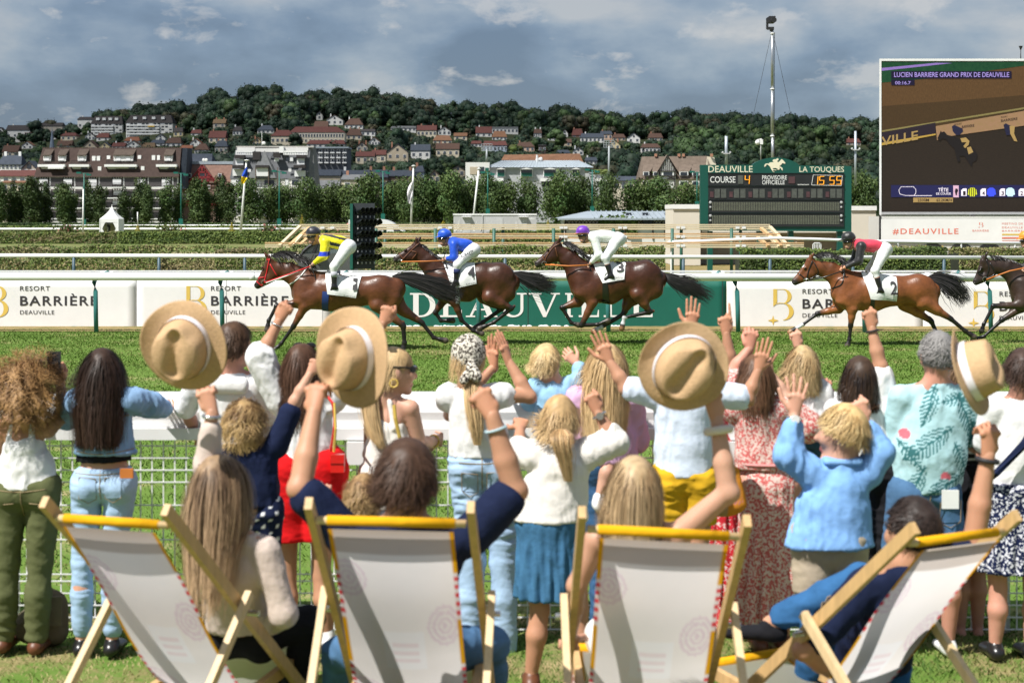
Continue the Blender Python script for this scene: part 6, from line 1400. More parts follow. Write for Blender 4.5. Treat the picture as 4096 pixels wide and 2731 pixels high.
def trailer():
    Y = 74.5; t = thing('truck_trailer','pale grey truck trailer under the big screen with dark wheel arches','trailer',(XX(3850,Y),Y+1,0))
    MB().box(XX(3520,Y),XX(4400,Y),Y,Y+2.4,.55,ZZ(866,Y)).build('body',mat('pale_trailer',(.62,.61,.58),.5,var=.05),t)
    for x in (3730,3845,3958): 
        c = np.array((XX(x,Y),Y-.02,.48)); w = MB().tube([c,c+(0,.3,0)],.46,18).build('wheel',mat('tyre',(.018,.018,.018),.8),t,True); MB().tube([c+(0,-.02,0),c+(0,.02,0)],.24,12).build('rim',M_conc,w); MB().tube([c+(0,-.01,.08),c+(0,-.004,.08)],.60,20).build('wheel_arch',M_iron,t)
    m = MB(); m.box(XX(3520,Y),XX(4400,Y),Y-.06,Y,ZZ(878,Y),ZZ(866,Y)); m.build('top_beam',mat('pale_trailer',(.62,.61,.58),.5),t)
    for i in range(40): p = P(3535+i*22,884,Y-.05); MB().bar(p,p+(.04,0,-.12),.03).build('strap',M_iron,t)
    for x,w in ((3565,8),(3765,8),(3970,8)): rbox('marker_lamp',x,984,x+w,988,Y,.01,.02,M_gold,t)
    MB().box(XX(3516,Y),XX(3522,Y),Y-.1,Y,.2,ZZ(862,Y)).build('corner_post',M_iron,t)
    b = thing('banner','white banner with coral hashtag lettering hung below the big screen','banner',P(3850,960,Y-.1)); Yp = Y - .1
    MB().box(XX(3520,Yp),XX(4400,Yp),Yp,Yp+.02,ZZ(966,Yp),ZZ(877,Yp)).build('sheet',M_banner,b); co = mat('coral_lettering',(.75,.20,.14),.7,var=0)
    text('lettering','#DEAUVILLE',3571,914,3834,939,co,b,.02,plane=Yp,spacing=1.25); text('lettering','BARRIÈRE',3890,917,3955,927,co,b,0,plane=Yp); monogram('monogram',3912,890,22,22,Yp,co,b)
    for y,s in ((891,'MEETING DE'),(906,'DEAUVILLE'),(919,'BARRIÈRE')): text('lettering',s,4008,y,4091,y+8,co,b,0,plane=Yp,spacing=1.1)
    for y,m in ((935,M_gold),(949,co),(962,co)): rbox('stripe',4008,y,4330,y+(6 if y<960 else 2),Yp,.004,.004,m,b)
trailer()
# ---------------------------------------------------------------- strands (hair, mane, tail) and cloth patches
from mathutils.bvhtree import BVHTree
def ribbons(name,paths,width,cols,center,material,parent,taper=.35):
    """flat strands: paths (n, m, 3), faced away from 'center'"""
    n,m,_ = paths.shape; T = np.gradient(paths,axis=1); O = paths - np.asarray(center); S = np.cross(T,O); S /= np.linalg.norm(S,axis=2,keepdims=True) + 1e-9
    w = np.asarray(width)[:,None] * (1-(1-taper)*np.linspace(0,1,m)[None]**2) if np.ndim(width) else width * (1-(1-taper)*np.linspace(0,1,m)[None]**2) * np.ones((n,1))
    V = np.stack([paths-S*w[...,None]/2,paths+S*w[...,None]/2],2).reshape(-1,3)
    i = (np.arange(n)[:,None]*m+np.arange(m-1)[None]).ravel() * 2
    f = np.stack([i,i+1,i+3,i+2],1)
    c = np.repeat((cols[:,None]*np.ones((1,m,1)) if cols.ndim==2 else cols).reshape(-1,3),2,0)
    return part(name,V,f,material,parent,c)
def spline(pts,n):
    p = np.asarray(pts,float); p = np.vstack([2*p[0]-p[1],p,2*p[-1]-p[-2]]); out = []
    for u in np.linspace(0,len(p)-3-1e-6,n):
        k = int(u) + 1; t = u - int(u); a,b,c,d = p[k-1],p[k],p[k+1],p[k+2]
        out.append(.5*(2*b+(c-a)*t+(2*a-5*b+4*c-d)*t*t+(3*b-a-3*c+d)*t**3))
    return np.array(out)
def bvh_of(V,Fq): return BVHTree.FromPolygons([tuple(v) for v in V],[tuple(q) for q in Fq])
def onto(bv,p,off):
    """drop the point p along +Y onto the near surface"""
    hit = bv.ray_cast(Vector((p[0],p[1]-2,p[2])),Vector((0,1,0)))
    if hit[0] is None or hit[0].y > p[1] + .25: hit = bv.find_nearest(Vector((p[0],p[1]-.25,p[2])))
    q,nr = hit[0],hit[1]
    if nr.dot(Vector(p)-Vector((0,3,0))-q) < 0 and nr.y > 0: nr = -nr
    return np.array(q) + np.array(nr) * off
def patch(name,bv,quad,material,parent,off=.014,nx=16,ny=10,wob=.004,colf=None):
    q = [np.asarray(p,float) for p in quad]; V = []; C = []
    for j in range(ny+1):
        for i in range(nx+1):
            u,v = i / nx,j / ny; p = (q[0]*(1-u)+q[1]*u) * (1-v) + (q[3]*(1-u)+q[2]*u) * v
            V.append(onto(bv,p,off+wob*math.sin(u*9+v*5)+wob)); C.append(colf(u,v) if colf else (1,1,1))
    f = [(j*(nx+1)+i,j*(nx+1)+i+1,(j+1)*(nx+1)+i+1,(j+1)*(nx+1)+i) for j in range(ny) for i in range(nx)]
    return part(name,V,f,material,parent,np.array(C))
def decal(name,txt,bv,quad,material,parent,off,bold=0.0):
    v,f = text_mesh(txt,1,0,bold); lo,hi = v.min(0),v.max(0); q = [np.asarray(p,float) for p in quad]; V = []
    for p in v: u = (p[0]-lo[0]) / (hi[0]-lo[0]); w = 1 - (p[1]-lo[1]) / (hi[1]-lo[1]); V.append(onto(bv,(q[0]*(1-u)+q[1]*u)*(1-w)+(q[3]*(1-u)+q[2]*u)*w,off))
    return part(name,V,f,material,parent,smooth=False)
def strap(name,bv,pts,r,material,parent,off=.006):
    P_ = spline(pts,max(4,len(pts)*4)); return MB().tube([onto(bv,p,off) for p in P_],r,6).build(name,material,parent,True)

# ---------------------------------------------------------------- horses and jockeys
M_coat = mat('horse_coat','ffffff',.38,attr=True,var=.35,vscale=5,bump=.5,bscale=9,spec=.42)
M_mane = mat('horse_hair','ffffff',.45,attr=True,var=.1,spec=.5)
M_cloth = mat('saddle_cloth',(.80,.79,.78),.75,var=.04,bump=.35,bscale=11)
M_leather = mat('black_leather',(.014,.013,.013),.28,var=.15,spec=.6)
M_tan_l = mat('brown_leather',(.13,.045,.018),.45); M_orange_l = mat('orange_rein',(.55,.17,.03),.6); M_redl = mat('red_bridle',(.62,.02,.025),.5)
M_steel = mat('polished_steel',(.6,.6,.6),.25,.9); M_gogg = mat('goggles',(.012,.012,.012),.1)
def skin_mat(): return mat('skin','ffffff',.52,attr=True,var=.07,vscale=9,spec=.35,sub=.06)
SKIN = skin_mat()
def T(ox,oy,s,Y): return lambda x,y,d=0.0: P(ox+x/s,oy+y/s,Y) + np.array((0,d,0))
HORSE_G = 'racehorses galloping in a line to the left'; JOCK_G = 'jockeys crouched on the galloping racehorses'
def horse(label,q,K,coat,belly,ears,fore,hind,dark,socks=(),mane=None,tail=None,tailw=.10,seed=1,manel=.16,blaze=False):
    """q maps zoomed pixels to the horse's plane; K holds the key points of head, neck and trunk"""
    g = {k:q(*v[:2]) for k,v in K.items()}; hh = {k:v[2] for k,v in K.items() if len(v)>2}
    X = (0,1,0); s = SDF(.0135)
    s.ecap(g['C1'],g['B1'],X,(.20,hh['C1']),(.27,hh['B1']),.06); s.ecap(g['B1'],g['B2'],X,(.27,hh['B1']),(.235,hh['B2']),.06); s.ecap(g['B2'],g['CR'],X,(.235,hh['B2']),(.25,hh['CR']),.06); s.ecap(g['CR'],g['BT'],X,(.25,hh['CR']),(.16,.19),.06)
    s.ecap(g['N0'],g['NM'],X,(.15,.25),(.085,.165),.08); nk = g['PO'] * .55 + g['CK'] * .45; s.ecap(g['NM'],nk,X,(.085,.165),(.075,.115),.05)
    s.ecap(g['C1'],g['N0'],X,(.21,hh['C1']*.95),(.16,.27),.06)
    w = g['N0'] * .35 + g['B1'] * .65; w[2] = g['B1'][2] + hh['B1'] - .07; s.ell(w,(.34,.07,.09),None,.07)                  # withers
    s.ecap(g['CK'],g['MZ'],X,(.078,.118),(.048,.062),.03); s.ecap(g['PO'],g['CK'],X,(.07,.085),(.07,.10),.03)
    mid = g['PO'] * .5 + g['MZ'] * .5 ; s.ecap(g['PO'] ,g['MZ']+(0,0,.015),X,(.06,.062),(.042,.046),.03)
    for sd in (-1,1):
        d = np.array((0,sd*.07,0)); e = q(*K['EY'][:2]); s.ell(e+(0,sd*.062,0),(.028,.018,.022),None,.012)
        for et in ears[:1] if sd < 0 else ears[1:]:
            b = g['PO'] + (0,sd*.045,.05); t = q(*et) + (0,sd*.06,0); s.cap(b,b*.4+t*.6,.030,.026,.015); s.cap(b*.4+t*.6,t,.026,.006,.01)
        s.ell(g['MZ']+(-.03,sd*.035,.01),(.02,.012,.016),None,.006,1)
    # shoulder, forearm and quarter muscles
    for sd in (-1,1):
        c = g['C1']; s.ecap(c+(-.02,sd*.13,.22),c+(-.10,sd*.15,-.14),X,(.06,.13),(.075,.12),.05); s.ell(c+(.10,sd*.17,-.10),(.15,.07,.16),None,.05)
        r_ = g['CR']; s.ell(r_+(.03,sd*.13,.04),(.26,.12,.22),None,.06); s.ell(g['BT']+(-.06,sd*.12,-.10),(.14,.09,.22),None,.05)
    legs = []
    for i,(pts,sd) in enumerate(fore):
        e,k,f,h = [q(*p,sd*(.15 if j==0 else .13)) for j,p in enumerate(pts)]
        sh = g['C1'] + (0,sd*.13,-.08); s.ecap(sh,e,X,(.085,.15),(.07,.105),.06); mm = e * .55 + k * .45
        s.cap(e,mm,.088,.062,.04); s.cap(mm,k,.062,.044,.03); s.ell(k,(.046,.043,.05),None,.02); s.cap(k,f,.036,.030,.02); s.ell(f,(.041,.037,.041),None,.015)
        p2 = f * .45 + h * .55; s.cap(f,p2,.032,.035,.012); s.cap(p2,h,.042,.054,.012); legs.append((k,f,h,e))
    for i,(pts,sd) in enumerate(hind):
        st,hk,f,h = [q(*p,sd*(.16 if j==0 else .13)) for j,p in enumerate(pts)]
        hp = g['CR'] + (.03,sd*.12,-.06); s.ecap(hp,st,X,(.12,.23),(.10,.15),.07); s.ecap(g['BT']+(-.05,sd*.1,-.15),st*.6+hk*.4,X,(.09,.14),(.07,.085),.06)
        mm = st * .5 + hk * .5; s.cap(st,mm,.125,.082,.05); s.cap(mm,hk,.082,.048,.04); dr = _n(hk-f); s.cap(hk-dr*.02,hk+dr*.065,.046,.03,.02); s.cap(hk,f,.041,.034,.02); s.ell(f,(.045,.04,.045),None,.015)
        p2 = f * .45 + h * .55; s.cap(f,p2,.034,.037,.012); s.cap(p2,h,.044,.055,.012); legs.append((hk,f,h,st))
    V,Fq = s.mesh(); N = vnormals(V,Fq); V = V + N * (.007*waves(V,8,seed,9,(1,1,.7)))[:,None]
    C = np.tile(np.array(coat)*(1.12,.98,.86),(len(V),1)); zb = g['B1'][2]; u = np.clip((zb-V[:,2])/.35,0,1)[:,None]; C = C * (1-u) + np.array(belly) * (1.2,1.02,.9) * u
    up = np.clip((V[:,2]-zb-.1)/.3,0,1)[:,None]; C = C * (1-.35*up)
    bk = np.array(dark)
    for j,(k,f,h,e) in enumerate(legs):
        for a,b,c0,c1 in ((k,f,1,1),(f,h,1,1),(e*.35+k*.65,k,.25,1)):
            ab = b - a; t = np.clip((V-a) @ ab/(ab @ ab),0,1); d = np.linalg.norm(V-a-t[:,None]*ab,axis=1); m = np.clip((.085-d)/.03,0,1) * (c0+(c1-c0)*t)
            C = C * (1-m[:,None]) + bk * m[:,None]
        d = np.linalg.norm(V-h,axis=1); p2 = f * .3 + h * .7
        hoofm = np.clip((.075-np.linalg.norm(V-h,axis=1))/.02,0,1)[:,None]; C = C * (1-hoofm) + np.array((.085,.065,.05) if j not in socks else (.25,.13,.06)) * hoofm
        if j in socks: m = np.clip((.095-np.linalg.norm(V-(f*.75+h*.25),axis=1))/.02,0,1)[:,None] * (1-hoofm); C = C * (1-m) + .62 * m
    m = np.clip((.13-np.linalg.norm(V-g['MZ'],axis=1))/.07,0,1)[:,None]; C = C * (1-m) + np.array((.03,.024,.022)) * m
    m = (np.linalg.norm((V-(q(*K['EY'][:2])+(0,-.075,0)))*(1,.5,1.3),axis=1)<.021)[:,None]; C = np.where(m,.006,C)
    if blaze: a = g['PO'] * .7 + g['MZ'] * .3; m = (np.linalg.norm((V-a-(-.06,0,.03)),axis=1)<.04)[:,None]; C = np.where(m,.6,C)
    t = thing('racehorse',label,'horse',(g['B1'][0],g['B1'][1],0),HORSE_G); part('body',V,Fq,M_coat,t,C); bv = bvh_of(V,Fq)
    r = np.random.default_rng(seed)
    if mane:
        crest = spline([q(*p) for p in mane],40); n = 420; i = r.integers(0,39,n); root = crest[i] + (crest[np.minimum(i+1,39)]-crest[i]) * r.random((n,1)) + r.normal(0,.008,(n,3)) * (1,2.5,1); m_ = 7
        L = manel * r.uniform(.5,1.15,n); dr = np.stack([r.uniform(.35,1.0,n),r.normal(-.25,.5,n),r.uniform(-.25,.5,n) if manel>.14 else r.uniform(-.9,.1,n)],1); dr /= np.linalg.norm(dr,axis=1,keepdims=True); paths = np.zeros((n,m_,3)); p = root.copy(); v = dr
        for k in range(m_): paths[:,k] = p; p = p + v * (L/(m_-1))[:,None]; v = v + (0.10,0,-.22) + r.normal(0,.10,(n,3)); v /= np.linalg.norm(v,axis=1,keepdims=True)
        ribbons('mane',paths,.013,np.array((.012,.010,.010))*r.uniform(.5,2.2,(n,1)),crest.mean(0)+(0,2.5,0),M_mane,t)
    if tail:
        cen = spline([q(*p) for p in tail],16); n = 480; lat = r.normal(0,1,(n,2)); wdt = np.interp(np.linspace(0,1,16),[0,.2,.6,1],[.03,.55,1.0,.75]) * tailw; paths = np.zeros((n,16,3)); ph = r.uniform(0,6.28,n); fa = r.uniform(-1,1,n)
        for k in range(16):
            dx = cen[min(k+1,15)] - cen[max(k-1,0)]; up = np.cross(dx,(0,1,0)); up /= np.linalg.norm(up); sway = .022 * np.sin(k*.55+ph) * k / 15
            paths[:,k] = cen[k] + up * (lat[:,0]*wdt[k]*.75+sway+fa*.02*(k/15)**2*2)[:,None] + np.array((0,1,0)) * (lat[:,1]*wdt[k]*.45)[:,None]
        cu = r.uniform(.45,1.0,n) ** .6 * 15; fly = np.where(r.random(n)<.12,3.0,1.0); src = paths.copy()
        for k in range(16):
            u = cu * k / 15; i0 = np.minimum(u.astype(int),14); f = (u-i0)[:,None]; paths[:,k] = src[np.arange(n),i0] * (1-f) + src[np.arange(n),i0+1] * f; dev = paths[:,k] - cen[np.minimum(np.round(u).astype(int),15)]; paths[:,k] += dev * (fly*.35*(k/15)**2)[:,None]
        ribbons('tail',paths,.012,np.array((.012,.010,.010))*r.uniform(.5,2.4,(n,1)),cen.mean(0)+(0,3,0),M_mane,t,.2)
    return t,bv,g
def tack(t,bv,q,cloth,num,numbox,brand,girth,girth_m,bridle,brm,rein,reinm,reinw=.012):
    Q = [q(*p) for p in cloth]; sc = patch('saddlecloth',bv,Q,M_cloth,t,.016,22,14,.005)
    decal('number',num,bv,[q(numbox[0],numbox[1]),q(numbox[2],numbox[1]),q(numbox[2],numbox[3]),q(numbox[0],numbox[3])],M_ink,sc,.039,.012)
    if brand: decal('lettering','BARRIÈRE',bv,[q(*p) for p in brand],M_ink,sc,.036)
    if girth: patch('girth',bv,[q(*p) for p in girth],girth_m,t,.012,4,10,.001)
    for pts in bridle: strap('bridle_strap',bv,[q(*p) for p in pts],.0105,brm,t)
    bit = q(*bridle[0][-1]); MB().tube([onto(bv,bit+(.045*math.cos(a),0,.045*math.sin(a)),.012) for a in np.linspace(0,6.28,10)],.006,5,caps=False).build('bit_ring',M_steel,t)
    pts = [q(*rein[0],-.09)] + [q(*p,-.2) for p in rein[1:]]
    MB().tube(pts,reinw,6).build('rein',reinm,t,True); MB().tube([p+(0,.3+.1*(i==0),0) for i,p in enumerate(pts)],reinw,6).build('rein',reinm,t,True)
def jockey(label,q,J,helmet,brim,silk,sleeve,stripes=None,band=None,glove=(.55,.33,.24),boots=True,sock=None,peak=True,seed=3,dotm=None):
    g = {k:q(*v) for k,v in J.items()}; X = (0,1,0); t = thing('jockey',label,'person',g['HP'],JOCK_G); sk = np.array((.50,.27,.19))
    dv = _n(g['HD']-g['SH']); fw = np.array((-1,0,-.25)) / 1.03
    s = SDF(.0075); s.ell(g['FC']+(.02,0,.03),(.085,.072,.115),None,.02); s.ecap(g['FC']+(-.03,0,-.05),g['FC']+(.01,0,-.06),X,(.05,.045),(.055,.05),.03); s.cap(g['FC']+(-.085,0,.005),g['FC']+(-.085,0,-.02),.016,.018,.02)
    s.cap(g['FC']+(.05,0,-.03),g['SH'],.055,.07,.03)
    for sd in (-1,1): s.ell(g['FC']+(.03,sd*.072,.01),(.018,.012,.03),None,.01)
    for sd in (-1,1):
        el,ha = g['EL'] + (0,sd*.2,0),g['HA'] + (0,sd*.13,0); s.chain([g['SH']+(0,sd*.17,0),el,ha],[.05,.042,.030],.02); d = _n(ha-el); s.ecap(ha,ha+d*.07,X,(.035,.03),(.035,.025),.02)
        for i in range(4): b = ha + d * .075 + (0,(i-1.5)*.019*1.0,.01); s.chain([b,b+d*.03+(0,0,-.012),b+d*.012+(0,0,-.045),b+(.01,0,-.04)],[.0105,.0105,.010,.009],.004)
        s.chain([ha+d*.03+(0,-.03*sd,.015),ha+d*.07+(0,-.035*sd,.025),ha+d*.09+(0,-.02*sd,.012)],[.012,.011,.009],.006)
        s.chain([g['HP']+(0,sd*.1,0),g['KN']+(0,sd*.25,0),g['AN']+(0,sd*.27,0)],[.085,.06,.042],.02)
    s.ecap(g['SH'],g['HP'],X,(.15,.09),(.13,.09),.04); V,Fq = s.mesh(); hm = np.linalg.norm(V-(g['HA']+(-.04,0,0)),axis=1) < .3
    col = np.where(((np.abs(V[:,0]-g['HA'][0])<.12) & (np.abs(V[:,2]-g['HA'][2])<.1))[:,None],np.array(glove),sk); part('body',V,Fq,SKIN,t,col)
    s = SDF(.012); s.ecap(g['SH']+(.0,0,.01),g['HP']+(-.06,0,.02),X,(.185,.115),(.15,.10),.05); s.ell(g['SH']*.5+g['HP']*.5+(0,0,.06),(.2,.15,.09),None,.06)
    for sd in (-1,1): el = g['EL'] + (0,sd*.2,0); w = g['HA'] + (0,sd*.13,0); w = el + (w-el) * .86; s.chain([g['SH']+(.01,sd*.155,-.01),el,w],[.082,.068,.042],.035)
    s.cap(g['SH'],g['SH']+dv*.07,.085,.06,.03); V,Fq = s.mesh(); N = vnormals(V,Fq); V = V + N * (.008*waves(V,22,seed,9,(1,1,.6)))[:,None]
    ax = _n(g['HP']-g['SH']); C = np.tile(np.array(silk),(len(V),1)); arm = np.minimum.reduce([np.linalg.norm(V-(g['SH']+(.01,sd*.155,-.01))-np.clip(((V-(g['SH']+(.01,sd*.155,-.01))) @ (dd := g['EL']+(0,sd*.2,0)-g['SH']-(.01,sd*.155,-.01)))/(dd @ dd),.0,1)[:,None]*dd,axis=1) for sd in (-1,1)]) < .095
    arm |= (V[:,2]<g['EL'][2]+.03); arm &= ((V-g['SH']) @ ax<.14)
    C[arm] = sleeve
    if stripes is not None:
        nz = np.cross(ax,X); h = (V-g['SH']) @ nz; st = (np.abs(h+.012)<.03) & ~arm & ((V-g['SH']) @ ax>.02); up = (np.abs(np.abs(h)-.118)<.02) & ~arm; C[st | up] = stripes
    if band is not None: ee = g['EL'] * .85 + g['SH'] * .15; C[arm & (np.abs(V[:,2]-ee[2])<.04)] = band
    part('silks',V,Fq,mat('racing_silk','ffffff',.42,attr=True,var=.05,vscale=14,bump=.5,bscale=16,spec=.5,sheen=.2),t,C)
    s = SDF(.012); s.ell(g['HP']+(.02,0,-.01),(.15,.16,.14),None,.05); s.ecap(g['HP'],g['HP']+(g['SH']-g['HP'])*.3,X,(.15,.11),(.14,.10),.04)
    for sd in (-1,1): kn = g['KN'] + (0,sd*.25,0); an = g['AN'] + (0,sd*.27,0); s.chain([g['HP']+(.01,sd*.09,-.02),kn,kn+(an-kn)*.3],[.115,.072,.056],.04)
    V,Fq = s.mesh(); N = vnormals(V,Fq); V = V + N * (.006*waves(V,24,seed+5,9))[:,None]; part('breeches',V,Fq,mat('white_breeches',(.80,.79,.80),.7,var=.04,bump=.5,bscale=14),t)
    for sd in (-1,1):
        kn = g['KN'] + (0,sd*.25,0); an = g['AN'] + (0,sd*.27,0); to = g['TO'] + (0,sd*.27,0); s = SDF(.009); top = kn + (an-kn) * (.42 if sock is None else .5); s.chain([top,an],[.056,.043],.02); s.chain([an+(.035,0,-.03),an,to],[.04,.042,.03],.03); V,Fq = s.mesh(); part('boot',V,Fq,M_leather,t)
        if sock is not None: MB().tube([kn+(an-kn)*.27,kn+(an-kn)*.53],[.064,.060],12).build('sock',mat('sock_%s' % (sock==(.42,.42,.46)),sock,.8),t,True)
        b = to + (.04,0,-.03); MB().tube([b+(.055*math.cos(a),sd*.0,.07+.085*math.sin(a)) for a in np.linspace(-.6,3.74,10)],.007,5).bar(b+(-.05,0,.02),b+(.05,0,.02),.03,.02).build('stirrup',M_steel,t)
    s = SDF(.008); c = g['HD']; s.ell(c,(.130,.112,.112),None,.02); s.cut(c+(0,0,-.05),(0,0,-1) if False else (.15,0,-1)); 
    if peak: s.ecap(c+(-.09,0,-.035),c+(-.175,0,-.055),X,(.085,.012),(.05,.008),.02)
    V,Fq = s.mesh(); C = np.tile(np.array(helmet),(len(V),1)); rim = V[:,2] < c[2] - .030; C[rim] = brim if brim is not None else helmet; N = vnormals(V,Fq); V = V + N * (.004*waves(V,40,seed))[:,None]
    part('helmet',V,Fq,mat('racing_silk','ffffff',.42,attr=True),t,C)
    f = g['FC']; MB().tube([f+(.06,-.085,.05),f+(-.05,-.082,.035),f+(-.098,-.03,.03),f+(-.098,.03,.03),f+(-.05,.082,.035)],.020,8).build('goggles',M_gogg,t,True)
    MB().tube([f+(.03,-.09,.06),f+(.035,-.088,-.02),f+(-.02,-.06,-.10),f+(-.02,.06,-.10)],.008,6).build('chin_strap',M_iron,t)
    ha = g['HA'] + (-.06,-.14,.02); MB().tube([ha+(.06,-.02,.14),ha+(-.0,0,0),ha+(.14,-.03,-.42)],[.010,.010,.006],6).build('whip',M_iron,t)
    return t

T1,T1b,T2,T3,T5 = T(900,850,2.138,30.6),T(900,850,2.138,31.7),T(2000,850,2.352,31.7),T(3000,850,2.146,31.4),T(3000,850,2.146,31.9)
def S_(Y): return lambda x,y,d=0.0: P(x,y,Y) + np.array((0,d,0))
BLK = (.014,.011,.010)
# leading bay, number one
t,bv,g = horse('leading bay racehorse in red and white bridle, saddlecloth number 1',T1,dict(MZ=(275,628),PO=(385,430),CK=(420,525),EY=(322,472),NM=(545,505),N0=(700,600),C1=(700,690,.29),B1=(905,680,.335),B2=(1120,676,.265),CR=(1320,662,.265),BT=(1470,650)),
    (.105,.040,.018),(.150,.062,.026),[(335,335),(362,352)],[([(690,800),(592,972),(492,1112),(425,1178)],-1),([(620,780),(432,805),(365,928),(352,1005)],1)],
    [([(1310,790),(1528,965),(1538,1108),(1525,1180)],-1),([(1420,780),(1680,945),(1782,1075),(1885,1100)],1)],BLK,(),[(395,372),(480,352),(590,385),(720,450)],[(1430,545),(1560,562),(1750,615),(1920,680),(2040,730)],.085,1,.24)
tack(t,bv,T1,[(862,488),(1172,546),(1130,722),(892,692)],'1',(1105,572,1142,660),[(1028,694),(1124,706),(1122,716),(1026,704)],[(850,668),(905,672),(888,856),(834,850)],mat('blue_girth',(.012,.035,.18),.6),[[(385,395),(370,470),(352,545),(340,598)],[(258,575),(300,612),(340,650)],[(390,440),(448,540)],[(262,562),(340,552)],[(342,412),(380,400)]],M_redl,[(345,598),(560,525),(735,460)],M_redl,.014)
MB().tube([T1(360,600,-.14),T1(560,532,-.2),T1(690,478,-.2)],.010,6).build('white_rein',M_white,t,True); strap('breastplate',bv,[T1(700,480),T1(640,560),T1(560,615)],.012,M_white,t)
jockey('jockey in yellow silks with black stripes and black cap on the leading horse',T1,dict(HD=(755,172),FC=(752,226),SH=(858,245),HP=(1045,290),EL=(852,372),HA=(765,435),KN=(945,458),AN=(948,628),TO=(915,662)),(.012,.012,.022),(.55,.38,.20),(.85,.74,.01),(.85,.74,.01),(.02,.02,.025),(.01,.04,.55),sock=(.42,.42,.46))
# number four
qq = S_(31.7)
t,bv,g = horse('dark bay racehorse wearing saddlecloth number 4, ridden by the jockey in blue',qq,dict(MZ=(1584,1038),PO=(1668,982),CK=(1656,1024),EY=(1622,1000),NM=(1708,1044),N0=(1762,1108),C1=(1780,1148,.30),B1=(1862,1128,.36),B2=(1932,1110,.27),CR=(1995,1112,.28),BT=(2045,1135)),
    (.060,.024,.013),(.088,.036,.018),[(1666,946),(1684,945)],[([(1820,1204),(1846,1278),(1893,1320),(1928,1332)],-1),([(1776,1198),(1740,1252),(1762,1284),(1810,1284)],1)],
    [([(1958,1190),(2046,1232),(1975,1288),(1918,1312)],-1),([(1935,1190),(2008,1236),(1932,1290),(1900,1314)],1)],BLK,(),[(1686,978),(1722,1010),(1775,1046)],[(2050,1090),(2095,1112),(2160,1135),(2228,1155)],.085,2,.10)
tack(t,bv,T1b,[(1868,438),(2137,436),(2153,602),(1950,648)],'4',(2078,468,2138,556),[(2064,600),(2150,588),(2152,602),(2066,614)],[(1968,650),(2008,650),(2012,775),(1975,770)],M_conc,[[(1660,262),(1600,320),(1540,380),(1500,418)],[(1490,352),(1530,400)],[(1600,330),(1640,345),(1600,400)]],M_tan_l,[(1510,420),(1730,415),(1880,408)],M_orange_l,.013)
jb = jockey('jockey in plain royal blue silks and blue cap on horse number four',T1b,dict(HD=(1878,190),FC=(1872,240),SH=(1955,265),HP=(2110,318),EL=(1962,385),HA=(1900,395),KN=(1990,440),AN=(1980,590),TO=(1950,640)),(.010,.085,.58),None,(.008,.075,.56),(.008,.075,.56),sock=(.012,.02,.09),seed=5)
# number three
t,bv,g = horse('dark bay racehorse with white hind socks, saddlecloth number 3, gathered in mid stride',T2,dict(MZ=(352,490),PO=(545,305),CK=(500,415),EY=(450,352),NM=(640,430),N0=(765,575),C1=(805,690,.31),B1=(1020,668,.38),B2=(1190,622,.30),CR=(1370,600,.30),BT=(1490,640)),
    (.060,.022,.012),(.110,.046,.020),[(572,225),(605,240)],[([(870,845),(762,1055),(915,1050),(1012,1012)],-1),([(730,850),(585,898),(672,1042),(742,1062)],1)],
    [([(1290,770),(1405,930),(1165,985),(1142,1085)],-1),([(1230,800),(1165,960),(955,1085),(885,1122)],1)],BLK,(2,3),[(592,285),(680,335),(820,450)],[(1540,570),(1640,640),(1800,705),(2005,825)],.085,3,.17)
tack(t,bv,T2,[(873,488),(1178,460),(1160,625),(960,660)],'3',(1088,480,1160,560),[(1076,604),(1152,598),(1152,612),(1078,618)],[(958,650),(1002,645),(1030,872),(960,866)],M_leather,[[(560,290),(500,330),(440,410),(415,480)],[(392,400),(420,450)],[(520,330),(540,420)]],M_tan_l,[(425,490),(640,500),(830,492)],M_orange_l,.014)
jockey('jockey in shiny white silks and purple cap on horse number three',T2,dict(HD=(778,178),FC=(790,236),SH=(880,235),HP=(1100,250),EL=(925,395),HA=(855,468),KN=(985,425),AN=(1035,590),TO=(985,622)),(.16,.03,.42),(.55,.22,.08),(.78,.80,.76),(.78,.80,.76),seed=7)
# number two
t,bv,g = horse('bright bay racehorse with long black tail, saddlecloth number 2, foreleg reaching out',T3,dict(MZ=(385,598),PO=(520,415),CK=(525,520),EY=(468,478),NM=(690,500),N0=(830,608),C1=(825,700,.30),B1=(1050,684,.35),B2=(1250,672,.265),CR=(1440,658,.275),BT=(1560,685)),
    (.185,.070,.026),(.235,.098,.036),[(546,342),(525,362)],[([(865,830),(852,968),(842,1085),(824,1142)],-1),([(765,830),(590,872),(465,965),(352,1032)],1)],
    [([(1480,770),(1705,905),(1830,1012),(1905,1062)],-1),([(1340,790),(1570,935),(1615,1030),(1600,1100)],1)],BLK,(1,),[(545,372),(620,352),(720,385),(830,450)],[(1520,558),(1640,580),(1770,660),(1870,790)],.105,4,.15,True)
tack(t,bv,T3,[(938,490),(1240,560),(1236,752),(1012,737)],'2',(1176,594,1236,698),[(1144,724),(1228,736),(1228,748),(1144,736)],[(1012,735),(1045,738),(1050,860),(1015,860)],M_leather,[[(530,415),(500,490),(478,580)],[(408,515),(460,560)],[(545,430),(580,520),(500,575)]],M_leather,[(480,590),(640,545),(800,490)],M_leather,.012)
strap('breastplate',bv,[T3(800,510),T3(770,610),T3(700,650)],.012,M_leather,t)
jockey('jockey in crimson silks with black sleeves and black cap on horse number two',T3,dict(HD=(846,215),FC=(850,270),SH=(935,285),HP=(1145,315),EL=(915,415),HA=(805,468),KN=(1050,495),AN=(1092,660),TO=(1045,700)),(.012,.012,.013),None,(.62,.045,.085),(.016,.015,.016),seed=9,glove=(.62,.30,.18))
